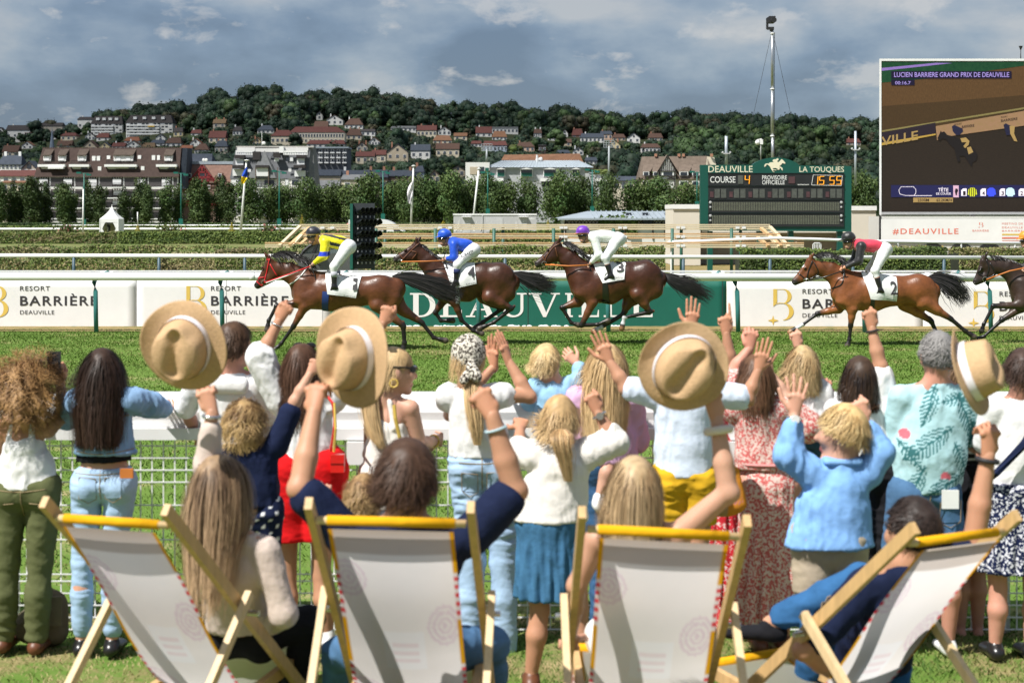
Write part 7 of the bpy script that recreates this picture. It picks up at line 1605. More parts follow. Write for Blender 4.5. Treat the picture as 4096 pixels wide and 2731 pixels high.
# the dark horse coming in at the right edge
t,bv,g = horse('nearly black racehorse with orange reins entering at the right edge',T5,dict(MZ=(1935,600),PO=(2010,415),CK=(2065,520),EY=(1975,480),NM=(2205,475),N0=(2340,590),C1=(2365,700,.30),B1=(2585,684,.35),B2=(2780,672,.265),CR=(2970,658,.275),BT=(3090,685)),
    (.040,.026,.021),(.048,.034,.028),[(2032,332),(1998,365)],[([(2300,790),(2070,800),(1990,955),(1972,1015)],-1),([(2340,825),(2180,925),(2025,1068),(1930,1095)],1)],
    [([(2960,790),(3120,940),(3180,1060),(3240,1110)],-1),([(2880,790),(2990,960),(2900,1060),(2850,1090)],1)],(.010,.009,.009),(),[(2060,372),(2180,395),(2340,450)],[(3060,560),(3200,600),(3400,700)],.085,6,.09)
tack(t,bv,T5,[(2470,500),(2760,560),(2750,750),(2540,740)],'5',(2690,600,2740,690),None,None,None,[[(2020,405),(2040,480),(2010,572)],[(1935,510),(1990,545)],[(2050,430),(2090,520),(2020,570)]],M_leather,[(2018,575),(2200,500),(2370,465)],M_orange_l,.014)
jockey('jockey in an orange cap leaning in at the right edge',T5,dict(HD=(2370,205),FC=(2370,262),SH=(2460,285),HP=(2680,315),EL=(2440,415),HA=(2360,468),KN=(2590,495),AN=(2625,660),TO=(2580,700)),(.80,.26,.02),None,(.05,.05,.06),(.05,.05,.06),seed=11)

def breeches_text(t,words):
    o = [c for c in t.children if c.name.startswith('breeches')][0]; bv = bvh_of(np.array([v.co[:] for v in o.data.vertices])+wloc(t),[q.vertices[:] for q in o.data.polygons])
    for w,q,quad in words: decal('lettering',w,bv,[q(*p) for p in quad],M_ink,o,.006,.01)
breeches_text(jb,[('ALBASTI',T1b,[(2012,366),(2118,318),(2122,338),(2018,388)]),('EQUIWORLD',T1b,[(2036,386),(2120,344),(2123,354),(2040,398)])])
# ---------------------------------------------------------------- near rail and mesh fence
def near_rail():
    Y = 10.0; t = thing('spectator_rail','thick white tubular rail with mesh fence that the spectators lean on','fence',(0,Y,0)); z1 = ZZ(1668,Y)
    MB().box(-6,6,Y-.10,Y+.12,z1-.09,z1+.04).tube([(-6,Y,z1+.04),(6,Y,z1+.04)],.11,14).build('top_rail',M_rail,t)
    MB().box(-6,6,Y-.16,Y-.11,ZZ(1745,Y),ZZ(1700,Y)).build('lower_rail',M_rail,t)
    for x in (60,1468,2960,4000):
        xx = XX(x,Y); MB().tube([(xx,Y-.05,0),(xx,Y-.05,z1-.1)],.045,10).build('post',M_rail,t,True); MB().box(xx-.1,xx+.12,Y-.2,Y-.02,z1-.25,z1-.12).build('clamp',M_rail,t)
    zt,zb = ZZ(1752,Y),.03; m = MB(); r_ = .0035
    for i in range(130): x = -4.2 + i * .066; m.bar((x,Y-.1,zb),(x,Y-.1,zt),.007)
    for k,z in enumerate(np.concatenate([np.arange(zb,.35,.07),np.arange(.35,zt-.3,.2),np.arange(zt-.24,zt+.01,.07)])): m.bar((-4.3,Y-.107,z),(4.3,Y-.107,z),.007)
    tag(m.build('wire_mesh',M_rail,t),kind='stuff')
near_rail()

# ---------------------------------------------------------------- people
def D(Y): return lambda x,y,d=0.0: P(x*1.7415,y*1.7415,Y+d)
FING = ((.080,.0086),(.091,.0089),(.084,.0086),(.066,.0076))
def hand_sdf(w,dr,nr,side,pose,k):
    """palm, four jointed fingers and a thumb; nr = back of the hand, side = +1 right hand"""
    dr = _n(dr); nr = _n(np.asarray(nr,float)-dr*(np.asarray(nr,float) @ dr)); lt = np.cross(dr,nr) * side; s = SDF(.0046*k)
    s.ecap(w-dr*.012*k,w+dr*.080*k,lt,(.024*k,.021*k),(.037*k,.014*k),.01)
    curl = {'open':(6,8,6),'flat':(2,3,2),'relax':(28,30,20),'grip':(55,62,40),'fist':(82,92,60),'point':(82,92,60)}[pose]
    for i,(L,r) in enumerate(FING):
        p = w + dr * (.084-.004*abs(i-1)) * k + lt * (1.5-i) * .0200 * k; s.ell(p-dr*.004*k+nr*.003*k,(.0115*k,)*3,None,.004*k); c = curl if not (pose=='point' and i==0) else (4,5,3); sp = (1.5-i) * (.17 if pose=='open' else .06 if pose=='flat' else .02); a = 0.0; r = r * k
        for j,f in enumerate((.42,.32,.26)):
            a += math.radians(c[j]); d = _n(dr*math.cos(a)-nr*math.sin(a)+lt*sp); q = p + d * L * f * k; s.cap(p,q,r*(1-.06*j),r*(1-.06*(j+1)),.003*k); p = q
    b = w + dr * .025 * k + lt * .026 * k - nr * .006 * k; o = _n(dr*.75+lt*(.75 if pose in ('open','relax','flat') else .25)-nr*(.25 if pose in ('open','flat') else .75))
    m = b + o * .046 * k; e = m + _n(o*.6+dr*.6-lt*(.5 if pose in ('fist','point','grip') else 0)) * .03 * k; s.cap(b,m,.0145*k,.0115*k,.012*k); s.cap(m,e+(e-m)*.6,.0112*k,.0088*k,.004*k)
    return s.mesh()
M_hair = mat('hair','ffffff',.5,attr=True,var=0,spec=.28); M_fab = {}
def cloth(name,c,**kw):
    a = dict(rough=.9,var=.04,vscale=9,bump=.17,bscale=12,spec=.12,fold=.7); a.update(kw); return mat(name,c,**a)
DENIM = cloth('light_denim',(.24,.38,.58),var=.18,vscale=7,color2=None); DENIM2 = cloth('pale_denim',(.36,.50,.68),var=.14,vscale=6); DENIMD = cloth('dark_denim',(.045,.11,.22),var=.2,vscale=8)
WHITE = cloth('white_cotton',(.80,.79,.78)); OFFW = cloth('cream_linen',(.78,.74,.68)); NAVY = cloth('navy_cotton',(.012,.018,.05)); BLACK = cloth('black_cotton',(.014,.014,.017))
def prt(n,a,b,sc,t=.5): return cloth(n,a,color2=b,vscale=sc,sharp=t)
ROSE = prt('rose_floral',(.74,.56,.50),(.58,.14,.13),70,.50); REDF = prt('red_floral',(.60,.03,.045),(.74,.56,.52),64,.56); NAVF = prt('navy_floral',(.012,.018,.06),(.70,.70,.76),60,.54)
PRINT = cloth('printed_cotton','ffffff',attr=True,var=.03)
SK = dict(fair=(.60,.34,.24),tan=(.50,.255,.155),red=(.56,.27,.19),mid=(.55,.30,.20))
class Person:
    def __init__(s,label,Y,hd,nb,hp,sh,yaw=0,sc=1.0,skin='mid',group=None,hs=1.08,lean=0.0,pitch=0.0):
        s.q = D(Y); s.Y = Y; s.sc = sc; s.sk = np.array(SK[skin]); q = s.q; s.hd = q(*hd); s.nb = q(*nb); s.hp = q(*hp); s.sh = [q(*p) for p in sh]; a = math.radians(yaw); s.hs = hs * sc
        s.f = np.array((math.sin(a),math.cos(a),pitch)); s.f /= np.linalg.norm(s.f); s.rt = np.array((math.cos(a),-math.sin(a),0)); s.up = np.cross(s.rt,s.f); s.R = np.array((s.rt,s.f,s.up))
        s.lat = _n((s.sh[1]-s.sh[0])*(1,1,0)); s.fw = np.array((-s.lat[1],s.lat[0],0)); s.t = thing('person',label,'person',(s.hp[0],s.hp[1],lawn_z(0,s.hp[1])),group); s.arms = []; s.legs = []; s.b = SDF(.0105); s.H = []; s.hw = .10 * sc
    def arm(s,i,el,wr,pose,tip=None,nr=(0,-1,0),k=1.0):
        q = s.q; s.arms.append((i,q(*el),q(*wr),pose,None if tip is None else q(*tip),nr,k*s.sc)); return s
    def leg(s,i,kn,an,toe=None): q = s.q; s.legs.append((i,q(*kn),q(*an),toe)); return s
    def body(s,chest=.105,girth=1.0,detail=False):
        b,sc,lat = s.b,s.sc,s.lat; mid = (s.sh[0]+s.sh[1]) / 2; sw = np.linalg.norm(s.sh[1]-s.sh[0]) / 2; c = s.hd; R,k = s.R,s.hs; s.sw = sw; s.mid = mid
        b.ell(c,np.array((.076,.097,.10))*k,R,.02); b.ell(c+s.f*.03*k-s.up*.055*k,np.array((.058,.066,.078))*k,R,.03)
        o = lambda x,y,z: c + (s.rt*x+s.f*y+s.up*z) * k
        b.cap(o(0,.088,-.012),o(0,.112,-.045),.009*k,.016*k,.012); b.ell(o(0,.09,-.088),np.array((.024,.014,.010))*k,R,.01); b.ell(o(0,.072,-.122),np.array((.026,.024,.02))*k,R,.02)
        for e in (-1,1):
            b.ell(o(e*.032,.088,.006),np.array((.017,.010,.010))*k,R,.006,1); b.ell(o(e*.032,.079,.004),np.array((.013,.012,.012))*k,R,.003); b.ell(o(e*.079,-.004,-.025),np.array((.010,.022,.034))*k,R,.006); b.ell(o(e*.035,.07,-.04),np.array((.03,.03,.03))*k,R,.02)
        b.cap(c-s.up*.07*k-s.f*.02*k,s.nb,.056*sc,.064*sc,.03); b.cap(s.nb,mid-(0,0,.04),.056*sc,.075*sc,.03)
        for p in s.sh: b.cap(s.nb-(0,0,.012),p,.042*sc,.046*sc,.03)
        w = mid * .38 + s.hp * .62; b.ecap(mid-(0,0,.06*sc),w,lat,(sw*.80,.092*sc*girth),(.118*sc*girth,.078*sc*girth),.03); b.ecap(w,s.hp,lat,(.118*sc*girth,.078*sc*girth),(.138*sc*girth,.092*sc*girth),.03)
        for i,el,wr,*_ in s.arms:
            m = el * .6 + wr * .4; b.ell(el-_n(el*2-s.sh[i]-wr)*-.012,(.036*sc*girth,)*3,None,.008); b.cap(s.sh[i],el,.048*sc*girth,.037*sc*girth,.015); b.cap(el,m,.037*sc*girth,.039*sc*girth,.012); b.cap(m,wr,.038*sc*girth,.0245*sc*girth,.012)
        s.feet = []
        for i,kn,an,toe in s.legs:
            h = s.hp + lat * (-1,1)[i] * s.hw; b.cap(h,kn,.082*sc*girth,.050*sc,.02); bk = -s.fw * .018 * sc; cm = kn * .62 + an * .38 + bk; b.cap(kn,cm,.048*sc,.052*sc,.015); b.cap(cm,an,.052*sc,.033*sc,.02)
            d = _n(s.fw if toe is None else np.asarray(toe,float)); tp = an + d * .15 * sc - (0,0,.055*sc if toe is None else 0); b.ecap(an-d*.03-(0,0,.04*sc),tp,np.cross(d,(0,0,1)),(.033*sc,.033*sc),(.042*sc,.02*sc),.02); s.feet.append((an,tp,d))
        V,Fq = b.mesh(); C = s.sk * (1+(.10*waves(V,13,5))[:,None]*(.6,1,1.1)); lo = (V-c) / k
        lx,ly,lz = lo @ s.rt,lo @ s.f,lo @ s.up
        C[((np.abs(lx)<.026) & (ly>.078) & (np.abs(lz+.088)<.011))] = (.42,.13,.12); ey = (np.abs(np.abs(lx)-.032)<.012) & (ly>.07) & (np.abs(lz-.004)<.007); C[ey] = (.06,.05,.05); br = (np.abs(np.abs(lx)-.034)<.02) & (ly>.07) & (np.abs(lz-.026)<.006); C[br] = (.16,.09,.05)
        Vs,Fs,Cs,n = [V],[Fq],[C],len(V)
        for i,el,wr,pose,tip,nr,hk in s.arms:
            dr = _n((wr-el) if tip is None else (tip-wr)); hv,hf = hand_sdf(wr,dr,nr,1 if i==1 else-1,pose,hk*1.05); Vs.append(hv); Fs.append(hf+n); n += len(hv); Cs.append(np.tile(s.sk*(1.05,.98,.95),(len(hv),1)))
        part('body',np.vstack(Vs),np.vstack(Fs),SKIN,s.t,np.vstack(Cs)); return s
    def fold(s,V,Fq,amp,seed,st=(1.4,1.4,.35)):
        """soft drape plus sharper creases"""
        N = vnormals(V,Fq); w = waves(V,17,seed,8,st); f = waves(V,48,seed+3,6,st); g = waves(V,34,seed+9,5,(.9,.9,.9)); m = np.clip(.5+waves(V,9,seed+7,5),0,1)
        return V + N * (amp*(.7*w+m*(.9-1.9*np.abs(f))+(1-m)*.7*(.4-np.abs(g))+.35*(.4-np.abs(waves(V,85,seed+13,6,st)))))[:,None]
    def top(s,name,material,hem=None,sleeve=.4,loose=1.0,seed=1,amp=.007,colf=None,strap=False,flare=0.0,neck=.0,cuff=1.0,belly=1.0):
        sc,lat = s.sc,s.lat; sw = s.sw; b = SDF(.0095); mid = s.mid; hem = s.hp if hem is None else s.q(*hem); w = mid * .38 + s.hp * .62; L = .010 * loose
        if strap:
            b.ecap(mid-(0,0,.11*sc),w,lat,(sw*.80+L*.6,.098*sc+L),(.128*sc+L,.088*sc+L),.03)
            for e in (-1,1): a = s.nb + lat * e * sw * .42; b.cap(a+(0,0,-.01)-s.fw*.045,mid+lat*e*sw*.5-s.fw*.085*sc-(0,0,.09),.013,.015,.012)
        else:
            b.ecap(mid-(0,0,.07*sc),w,lat,(sw*.86+L,.098*sc+L),(.133*sc*belly+L,.092*sc*belly+L),.03); b.cap(s.nb-(0,0,.042+neck),mid-(0,0,.05),.066*sc+L*.5,.10*sc,.025)
            for p in s.sh: b.cap(s.nb-(0,0,.035+neck),p-(0,0,.006),.043*sc+L*.5,.047*sc+L*.6,.025)
        b.ecap(w,hem-(0,0,.06),lat,(.133*sc*belly+L,.092*sc*belly+L),(.150*sc+L+flare,.105*sc+L+flare*.6),.03); b.cut(hem,(0,0,-1))
        if sleeve > 0 and not strap:
            for i,el,wr,*_ in s.arms:
                if sleeve <= .55: e = s.sh[i] + (el-s.sh[i]) * min(1,sleeve*1.8); b.cap(s.sh[i],e,.052*sc+L,(.047*sc+L*1.2)*cuff,.022)
                else: e = el + (wr-el) * (sleeve-.55) / .45 * .97; b.chain([s.sh[i],el,e],[.052*sc+L,.045*sc+L,.033*sc+L*.8*cuff],.022)
        V,Fq = b.mesh(); V = s.fold(V,Fq,amp,seed)
        return part(name,V,Fq,material,s.t,None if colf is None else colf(V,s))
    def pants(s,name,material,upto=1.0,loose=1.0,seed=2,amp=.006,waist=None,colf=None,girth=1.0):
        sc,lat = s.sc,s.lat; b = SDF(.0095); L = .009 * loose; wz = s.hp + (0,0,.09*sc) if waist is None else s.q(*waist); b.ecap(wz-(0,0,.03),s.hp,lat,(.128*sc*girth+L,.092*sc+L),(.148*sc*girth+L,.104*sc+L),.03); b.cut(wz,(0,0,1))
        for i,kn,an,toe in s.legs:
            h = s.hp + lat * (-1,1)[i] * s.hw * .9; b.ell(h-s.fw*.040*sc-(0,0,.03),(.075*sc+L*.6,.075*sc+L*.6,.09*sc),None,.03)
            if upto <= .5: e = h + (kn-h) * upto * 2; b.cap(h,e,.084*sc*girth+L,.068*sc+L*1.6,.02); b.cut(e,(0,0,-1)) if i == 1 and kn[2] < h[2] - .2 else None
            else: cm = kn * .6 + an * .4 - s.fw * .012; e = kn + (an-kn) * (upto-.5) * 2; b.cap(h,kn,.084*sc*girth+L,.054*sc+L,.02); b.cap(kn,cm,.054*sc+L,.052*sc+L,.02); b.cap(cm,e,.052*sc+L,.040*sc+L*1.5,.02)
        V,Fq = b.mesh(); V = s.fold(V,Fq,amp,seed,(.45,.45,1.5))
        return part(name,V,Fq,material,s.t,None if colf is None else colf(V,s))
    def skirt(s,name,material,hem,w0=.15,w1=.22,seed=3,amp=.012,colf=None,waist=None,depth=.75):
        sc,lat = s.sc,s.lat; b = SDF(.0095); h = s.q(*hem); wz = s.hp + (0,0,.06) if waist is None else s.q(*waist); b.ecap(wz,s.hp,lat,(w0*.9,w0*.72),(w0*1.05,w0*.85),.03); b.ecap(s.hp,h-(0,0,.12),lat,(w0*1.05,w0*.85),(w1,w1*depth),.03); b.cut(h,(0,0,-1)); b.cut(wz,(0,0,1))
        V,Fq = b.mesh(); a = np.arctan2(V[:,1]-s.hp[1],V[:,0]-s.hp[0]); u = np.clip((wz[2]-V[:,2])/(wz[2]-h[2]),0,1); rad = (V-s.hp) * (1,1,0); rad /= np.linalg.norm(rad,axis=1,keepdims=True) + 1e-6
        V = V + rad * (amp*u*(np.sin(a*13+seed+2*np.sin(V[:,2]*5))+.7*np.sin(a*23+1.7*seed+np.sin(V[:,2]*9))))[:,None]; V = s.fold(V,Fq,.004,seed)
        return part(name,V,Fq,material,s.t,None if colf is None else colf(V,s))
    def shoes(s,name,material,high=False):
        for an,tp,d in s.feet:
            b = SDF(.007); sd = np.cross(d,(0,0,1)); b.ecap(an-d*.04-(0,0,.045),tp+d*.02,sd,(.040,.038),(.047,.027),.02); b.cap(an-d*.01-(0,0,.03),an+(0,0,.02 if high else-.01),.044,.04,.02); V,Fq = b.mesh(); part(name,V,Fq,material,s.t)
    def hair(s,c0,c1=None,n=1000,L=.06,w=.0028,m=8,grav=.5,curl=0.0,curlf=30,wave=.012,lift=.2,cut=None,seed=1,back=.13,bias=None,top=1.03,tail=None,torso=True,clump=.22):
        """strands from the scalp, gathered into locks; tail = (points, radius, count) of a bunch"""
        r = np.random.default_rng(seed); k = s.hs; c = s.hd; c0 = np.array(c0); c1 = c0 if c1 is None else np.array(c1); E = np.array((.077,.098,.103)) * k * top
        b = SDF(.008); b.ell(c+s.up*.003*k-s.f*.004*k,E*1.015,s.R,.01); pz = c + s.f * .060 * k + s.up * .030 * k; b.cut(pz,s.f*.85-s.up*.75,.02); b.cut(c-s.up*(.062 if L<.12 else .085)*k,-s.up,.02); V,Fq = b.mesh(); V = V + vnormals(V,Fq) * (.003*waves(V,110,seed,9,(1,1,.5)))[:,None]; base = part('hair',V,Fq,M_hair,s.t,np.tile((c0+c1)*.47,(len(V),1))*(1+.35*waves(V,160,seed+1,9,(1,1,.3)))[:,None].clip(.4,1.6))
        d = r.normal(size=(n*3,3)); d /= np.linalg.norm(d,axis=1,keepdims=True); ok = ~((d[:,1]>.25) & (d[:,2]<.35+.3*(d[:,1]-.25))) & (d[:,2]>-.60) & ~((np.abs(d[:,0])>.8) & (d[:,2]<-.25) & (d[:,1]>0)); d = d[ok][:n]; n = len(d)
        root = c + (d*E) @ s.R; nr = d / E; nr /= np.linalg.norm(nr,axis=1,keepdims=True); nr = nr @ s.R; wh = _n(s.up*.9-s.f*.45+s.rt*.1)
        fl = nr - wh * (nr @ wh)[:,None] + np.cross(nr,wh) * .35; fl = fl - nr * (fl*nr).sum(1)[:,None] + (0,0,-.15); fl /= np.linalg.norm(fl,axis=1,keepdims=True) + 1e-6
        v = nr * lift + fl * (1-lift) + r.normal(0,.10,(n,3)); v /= np.linalg.norm(v,axis=1,keepdims=True); Ls = L * r.uniform(.7,1.08,n)
        p = root.copy(); paths = np.zeros((n,m,3)); ph = r.uniform(0,6.28,n); dj = r.normal(0,.5,(n,3))
        for j in range(m):
            paths[:,j] = p; p = p + v * (Ls/(m-1))[:,None]; v = v * (1-grav) + np.array((0,0,-1.0)) * grav + dj * wave * 4
            if bias is not None: v = v + np.array(bias) * .15
            v /= np.linalg.norm(v,axis=1,keepdims=True)
            q = ((p-c) @ s.R.T) / (E*1.02); ln = np.linalg.norm(q,axis=1); ins = ln < 1; q[ins] /= ln[ins][:,None]; p = np.where(ins[:,None],c+(q*E*1.02) @ s.R,p)
            if torso and L > .2:
                lo = (p[:,2]<s.nb[2]+.02); bk = (p-s.nb) @ s.fw; lx = (p-s.nb) @ s.lat; need = -(back+.025*np.cos(ph)) * np.sqrt(np.clip(1-(lx/(s.sw*1.25))**2,.15,1)) * np.clip((s.nb[2]+.02-p[:,2])/.10,0,1); ins = lo & (bk>need) & (bk<.12); p = np.where(ins[:,None],p+s.fw*(need-bk)[:,None],p); p = p - s.lat * (np.clip(lx/s.sw,-1,1)*.006*lo)[:,None]
        G = max(8,n // 13); gi = np.argmin(((root[:,None]-root[None,:G])**2).sum(2),1); tt = (np.linspace(0,1,m)**1.2)[None,:,None]; off = (root-root[gi])[:,None] * .35; gp = paths[gi] + off
        if curl: cph = r.uniform(0,6.28,G)[gi]; jj = np.arange(m)[None] * curlf / m + cph[:,None]; am = curl * np.minimum(1,np.arange(m)/2)[None]; cv = np.stack([am*np.cos(jj),-am*np.sin(jj)*.7,am*np.sin(jj)*.7],2); paths = paths + cv; gp = gp + cv
        paths = paths + (gp-paths) * tt * clump; sw_ = np.sin(np.linspace(0,5+4*L,m)[None]+r.uniform(0,6.28,G)[gi][:,None]) * wave * .5 * np.linspace(0,1,m)[None]; paths = paths + s.lat * sw_[...,None]
        if cut is not None: zc = s.q(0,cut)[2] + r.normal(0,.012,n); paths[:,:,2] = np.maximum(paths[:,:,2],zc[:,None])
        tone = r.uniform(.88,1.12,(n,1,1)) * r.uniform(.88,1.14,G)[gi][:,None,None]; mixr = np.clip(np.linspace(0,1,m)[None,:,None]+r.normal(0,.22,(G,1,1))[gi],0,1); cols = (c0*(1-mixr)+c1*mixr) * tone
        ribbons('strands',paths,w,cols,c-(0,0,L*.3),M_hair,base)
        if tail:
            pts,rad,nt = tail; nt = nt * 2; cen = spline([s.q(*p) for p in pts],14); lat = r.normal(0,.5,(nt,2)); wd = np.interp(np.linspace(0,1,14),[0,.15,.6,1],[.45,1,.9,.35]) * rad; ph = r.uniform(0,6.28,nt); tp = np.stack([cen[j]+np.array((1,0,0))*((lat[:,0]*wd[j])+.003*np.sin(j*.6+ph))[:,None]+np.array((0,1,0))*(lat[:,1]*wd[j]*.7)[:,None] for j in range(14)],1)
            mixr = np.clip(np.linspace(0,1,14)[None,:,None]+r.normal(0,.3,(nt,1,1)),0,1); ribbons('ponytail',tp,w,(c0*(1-mixr)+c1*mixr)*r.uniform(.65,1.3,(nt,1,1)),cen.mean(0)+(0,.4,0),M_hair,base)
        return base
    def ring(s,name,arm,t0,material,r=.036,th=.006,face=None):
        i,el,wr,*_ = s.arms[arm]; a = _n(wr-el); c = wr - a * t0; u = _n(np.cross(a,(0,1,.2))); w = np.cross(a,u); MB().tube([c+(u*math.cos(k)+w*math.sin(k))*r*s.sc for k in np.linspace(0,6.29,15)],th,6,caps=False).build(name,material,s.t,True)
        if face: MB().tube([c+np.array((0,-r*s.sc-.004,0)),c+np.array((0,-r*s.sc-.014,0))],.019,12).build('watch_face',face,s.t)
CROWD = {}
SPEC = 'spectators cheering along the near rail'
BR,DB,BL,LB,DBL = (.075,.038,.02),(.028,.015,.010),(.72,.51,.27),(.30,.17,.08),(.58,.39,.19)
def phone(loc,ang,label):
    t = thing('phone',label,'phone',loc); m = MB(); m.box(loc[0]-.038,loc[0]+.038,loc[1]-.005,loc[1]+.005,loc[2]-.075,loc[2]+.075); m.build('case',M_iron,t); MB().box(loc[0]-.03,loc[0]-.01,loc[1]-.009,loc[1]-.0052,loc[2]+.035,loc[2]+.068).build('camera_bump',M_gogg,t)
# curly haired woman with phone
CROWD['olive'] = p = Person('curly haired woman in white camisole and olive trousers holding up a phone',9.4,(60,895),(55,972),(62,1120),[(2,990),(110,985)],8,1.0,'tan',SPEC,1.15)
p.arm(1,(148,950,.05),(138,880,.08),'grip',(130,848,.08)).arm(0,(-8,1030,.1),(40,900,.3),'grip').leg(0,(15,1290),(8,1462)).leg(1,(92,1290),(84,1466)).body()
p.top('camisole',WHITE,(62,1118),0,1.5,strap=True,seed=4,flare=.03); p.pants('trousers',cloth('olive_cotton',(.115,.125,.055)),.97,1.8,5,.009,(60,1105)); p.shoes('sandal',M_tan_l)
p.hair((.13,.06,.024),(.44,.25,.095),1900,.21,.0038,12,.13,.014,26,.012,.75,seed=2,torso=False,clump=.6); phone(p.q(124,838,.06),0,'black phone held up by the curly haired woman at the left')
# denim jacket woman
CROWD['denim'] = p = Person('long dark haired woman in a pale denim jacket leaning on the rail',9.35,(235,848),(235,905),(240,1105),[(180,925),(298,920)],-5,1.0,'mid',SPEC)
p.arm(1,(345,930,.12),(378,938,.38),'relax').arm(0,(155,955,.18),(160,930,.45),'relax').leg(0,(190,1290),(188,1470)).leg(1,(262,1290),(258,1470)).body()
p.top('crop_top',BLACK,(240,1058),0,.8,strap=True,seed=3); p.top('denim_jacket',DENIM,(242,1040),.98,2.2,seed=6,amp=.010,flare=.075); p.pants('jeans',DENIM2,.93,.7,7,.005,(240,1072)); p.shoes('loafer',M_leather); rb = P(292*1.7415,1086*1.7415,9.2); MB().box(rb[0]-.035,rb[0]+.035,rb[1]-.02,rb[1],rb[2]-.025,rb[2]+.025).build('leather_patch',M_orange_l,p.t)
p.hair(DB,(.055,.028,.018),1900,.60,.0030,16,.35,.004,9,.012,seed=3,cut=1020)
# man with brown hair
p = Person('man with short dark hair in a white hooded shirt behind the leftmost hat',9.7,(537,785),(527,852),(530,1110),[(452,885),(600,880)],30,1.0,'red',SPEC)
p.arm(1,(612,960,.12),(580,845,.4),'relax').arm(0,(425,940,.08),(455,1000,.3),'relax').leg(0,(500,1300),(500,1450)).leg(1,(560,1300),(560,1450)).body()
p.top('hooded_shirt',WHITE,(530,1120),.5,1.8,seed=8); p.pants('jeans',DENIMD,.97,1,3); p.shoes('shoe',M_leather); b = SDF(.011); b.ecap(p.q(495,885,-.12),p.q(560,885,-.12),(0,1,0),(.03,.05),(.03,.05)); part('hood',*b.mesh(),WHITE,p.t); p.hair(BR,(.09,.05,.03),1710,.075,.0028,6,.12,lift=.22,seed=5)
# boy in navy with curls
DOTS = lambda V,s: np.where(((np.sin(V[:,0]*95)*np.sin(V[:,2]*95)>.72) & True)[:,None],.75,np.array((.012,.018,.05)))
p = Person('child with shaggy golden brown curls, navy tee and spotted navy trousers',8.6,(562,960),(580,1018),(584,1165),[(520,1045),(636,1022)],10,.8,'mid',SPEC)
p.arm(1,(676,925,.02),(712,858,.05),'fist').arm(0,(512,1110,.08),(520,1165,.2),'relax').leg(0,(568,1330),(572,1500)).leg(1,(610,1330),(612,1500)).body()
p.top('tee_shirt',NAVY,(582,1160),.42,1.6,seed=4,flare=.01); p.pants('spotted_trousers',PRINT,.97,1.4,4,.005,(584,1180),DOTS); p.shoes('trainer',M_white); p.hair((0.176,0.095,0.041),(.55,.37,.16),1710,.15,.0030,9,.22,.010,12,.015,seed=6,lift=.35)
# white blouse, red culottes
p = Person('woman in a loose white blouse and bright red culottes with both fists raised',9.35,(694,838),(698,892),(700,1075),[(642,920),(758,918)],25,1.0,'tan',SPEC)
p.arm(0,(598,822,-.02),(642,735,0),'fist',(664,690,0),(0,-1,.2)).arm(1,(838,845,.05),(880,742,.03),'fist',(900,690,.03),(0,-1,.2)).leg(0,(660,1320),(668,1450)).leg(1,(738,1320),(752,1460)).body()
p.top('blouse',WHITE,(702,1062),.55,2.6,seed=9,amp=.010,flare=.03,cuff=1.1); p.pants('red_culottes',cloth('red_cotton',(.70,.012,.015)),.33,4.0,3,.006,(700,1045),girth=1.36); p.shoes('trainer',M_white,True)
p.hair((0.081,0.038,0.022),(.10,.05,.03),1520,.34,.0028,12,.45,seed=7); p.ring('bracelet',0,.03,M_steel,.034,.004); p.ring('watch_strap',1,.03,M_gold,.034,.007,M_white)
sg = p.hd + (.01,.03,.092); MB().sphere(sg+(-.034,0,.01),(.03,.016,.02),10,6).sphere(sg+(.034,0,.01),(.03,.016,.02),10,6).bar(sg+(-.01,0,.016),sg+(.01,0,.016),.008).build('sunglasses',M_gogg,p.t)
bg = thing('handbag','small bright red handbag on a chain strap beside the red culottes','bag',p.q(778,1085,-.14)); c = p.q(776,1062,-.14); rd = mat('red_patent',(.68,.015,.012),.3,coat=.3); MB().box(c[0]-.036,c[0]+.036,c[1]-.03,c[1]+.03,c[2]-.05,c[2]+.045).build('pouch',rd,bg); MB().box(c[0]-.038,c[0]+.038,c[1]-.035,c[1]-.03,c[2],c[2]+.047).build('flap',rd,bg)
MB().tube([c+(-.04,0,.06),p.q(768,985,-.17),p.q(764,925,-.15),p.q(748,905,-.05)],.008,6).build('strap',rd,bg); MB().tube([c+(-.02,-.01,.06),p.q(771,985,-.18),p.q(768,925,-.16)],.007,6).build('chain',M_gold,bg)
# blonde woman in profile
p = Person('blonde woman in profile with sunglasses, gold hoop earring and bare shoulders',9.45,(905,845),(885,915),(892,1090),[(855,945,.05),(942,938,-.04)],70,1.0,'fair',SPEC)
p.arm(1,(965,1020,.0),(1000,1012,.22),'relax').arm(0,(850,1040,.12),(930,1040,.3),'relax').leg(0,(870,1300),(870,1450)).leg(1,(910,1300),(910,1450)).body()
p.top('sun_dress',OFFW,(892,1080),0,1.0,strap=True,seed=2); p.skirt('skirt',OFFW,(892,1330)); p.shoes('sandal',M_tan_l); p.hair(DBL,BL,1330,.10,.0028,8,.25,lift=.1,seed=8,bias=(-.8,-.2,-.4),tail=([(872,850,-.02),(852,890,-.06),(852,950,-.10),(866,1005,-.12),(880,1030,-.12)],.040,380))
h = p.hd; MB().tube([h+(.0,-.09,.012),h+(.07,-.085,.01),h+(.115,-.05,.0)],.006,6).tube([h+(.108,-.066,-.002),h+(.116,-.02,-.004),h+(.112,.03,-.004)],.019,8).build('sunglasses',M_gogg,p.t); MB().tube([h+(.005+.022*math.cos(k),-.094,-.075+.022*math.sin(k)) for k in np.linspace(0,6.3,12)],.005,5).build('earring',M_gold,p.t); p.ring('bracelet',0,.03,M_gold,.034,.006)
MB().tube([p.q(905,930,-.16),p.q(908,960,-.16),p.q(918,1005,-.14)],.010,6).build('chain_strap',M_gold,p.t)
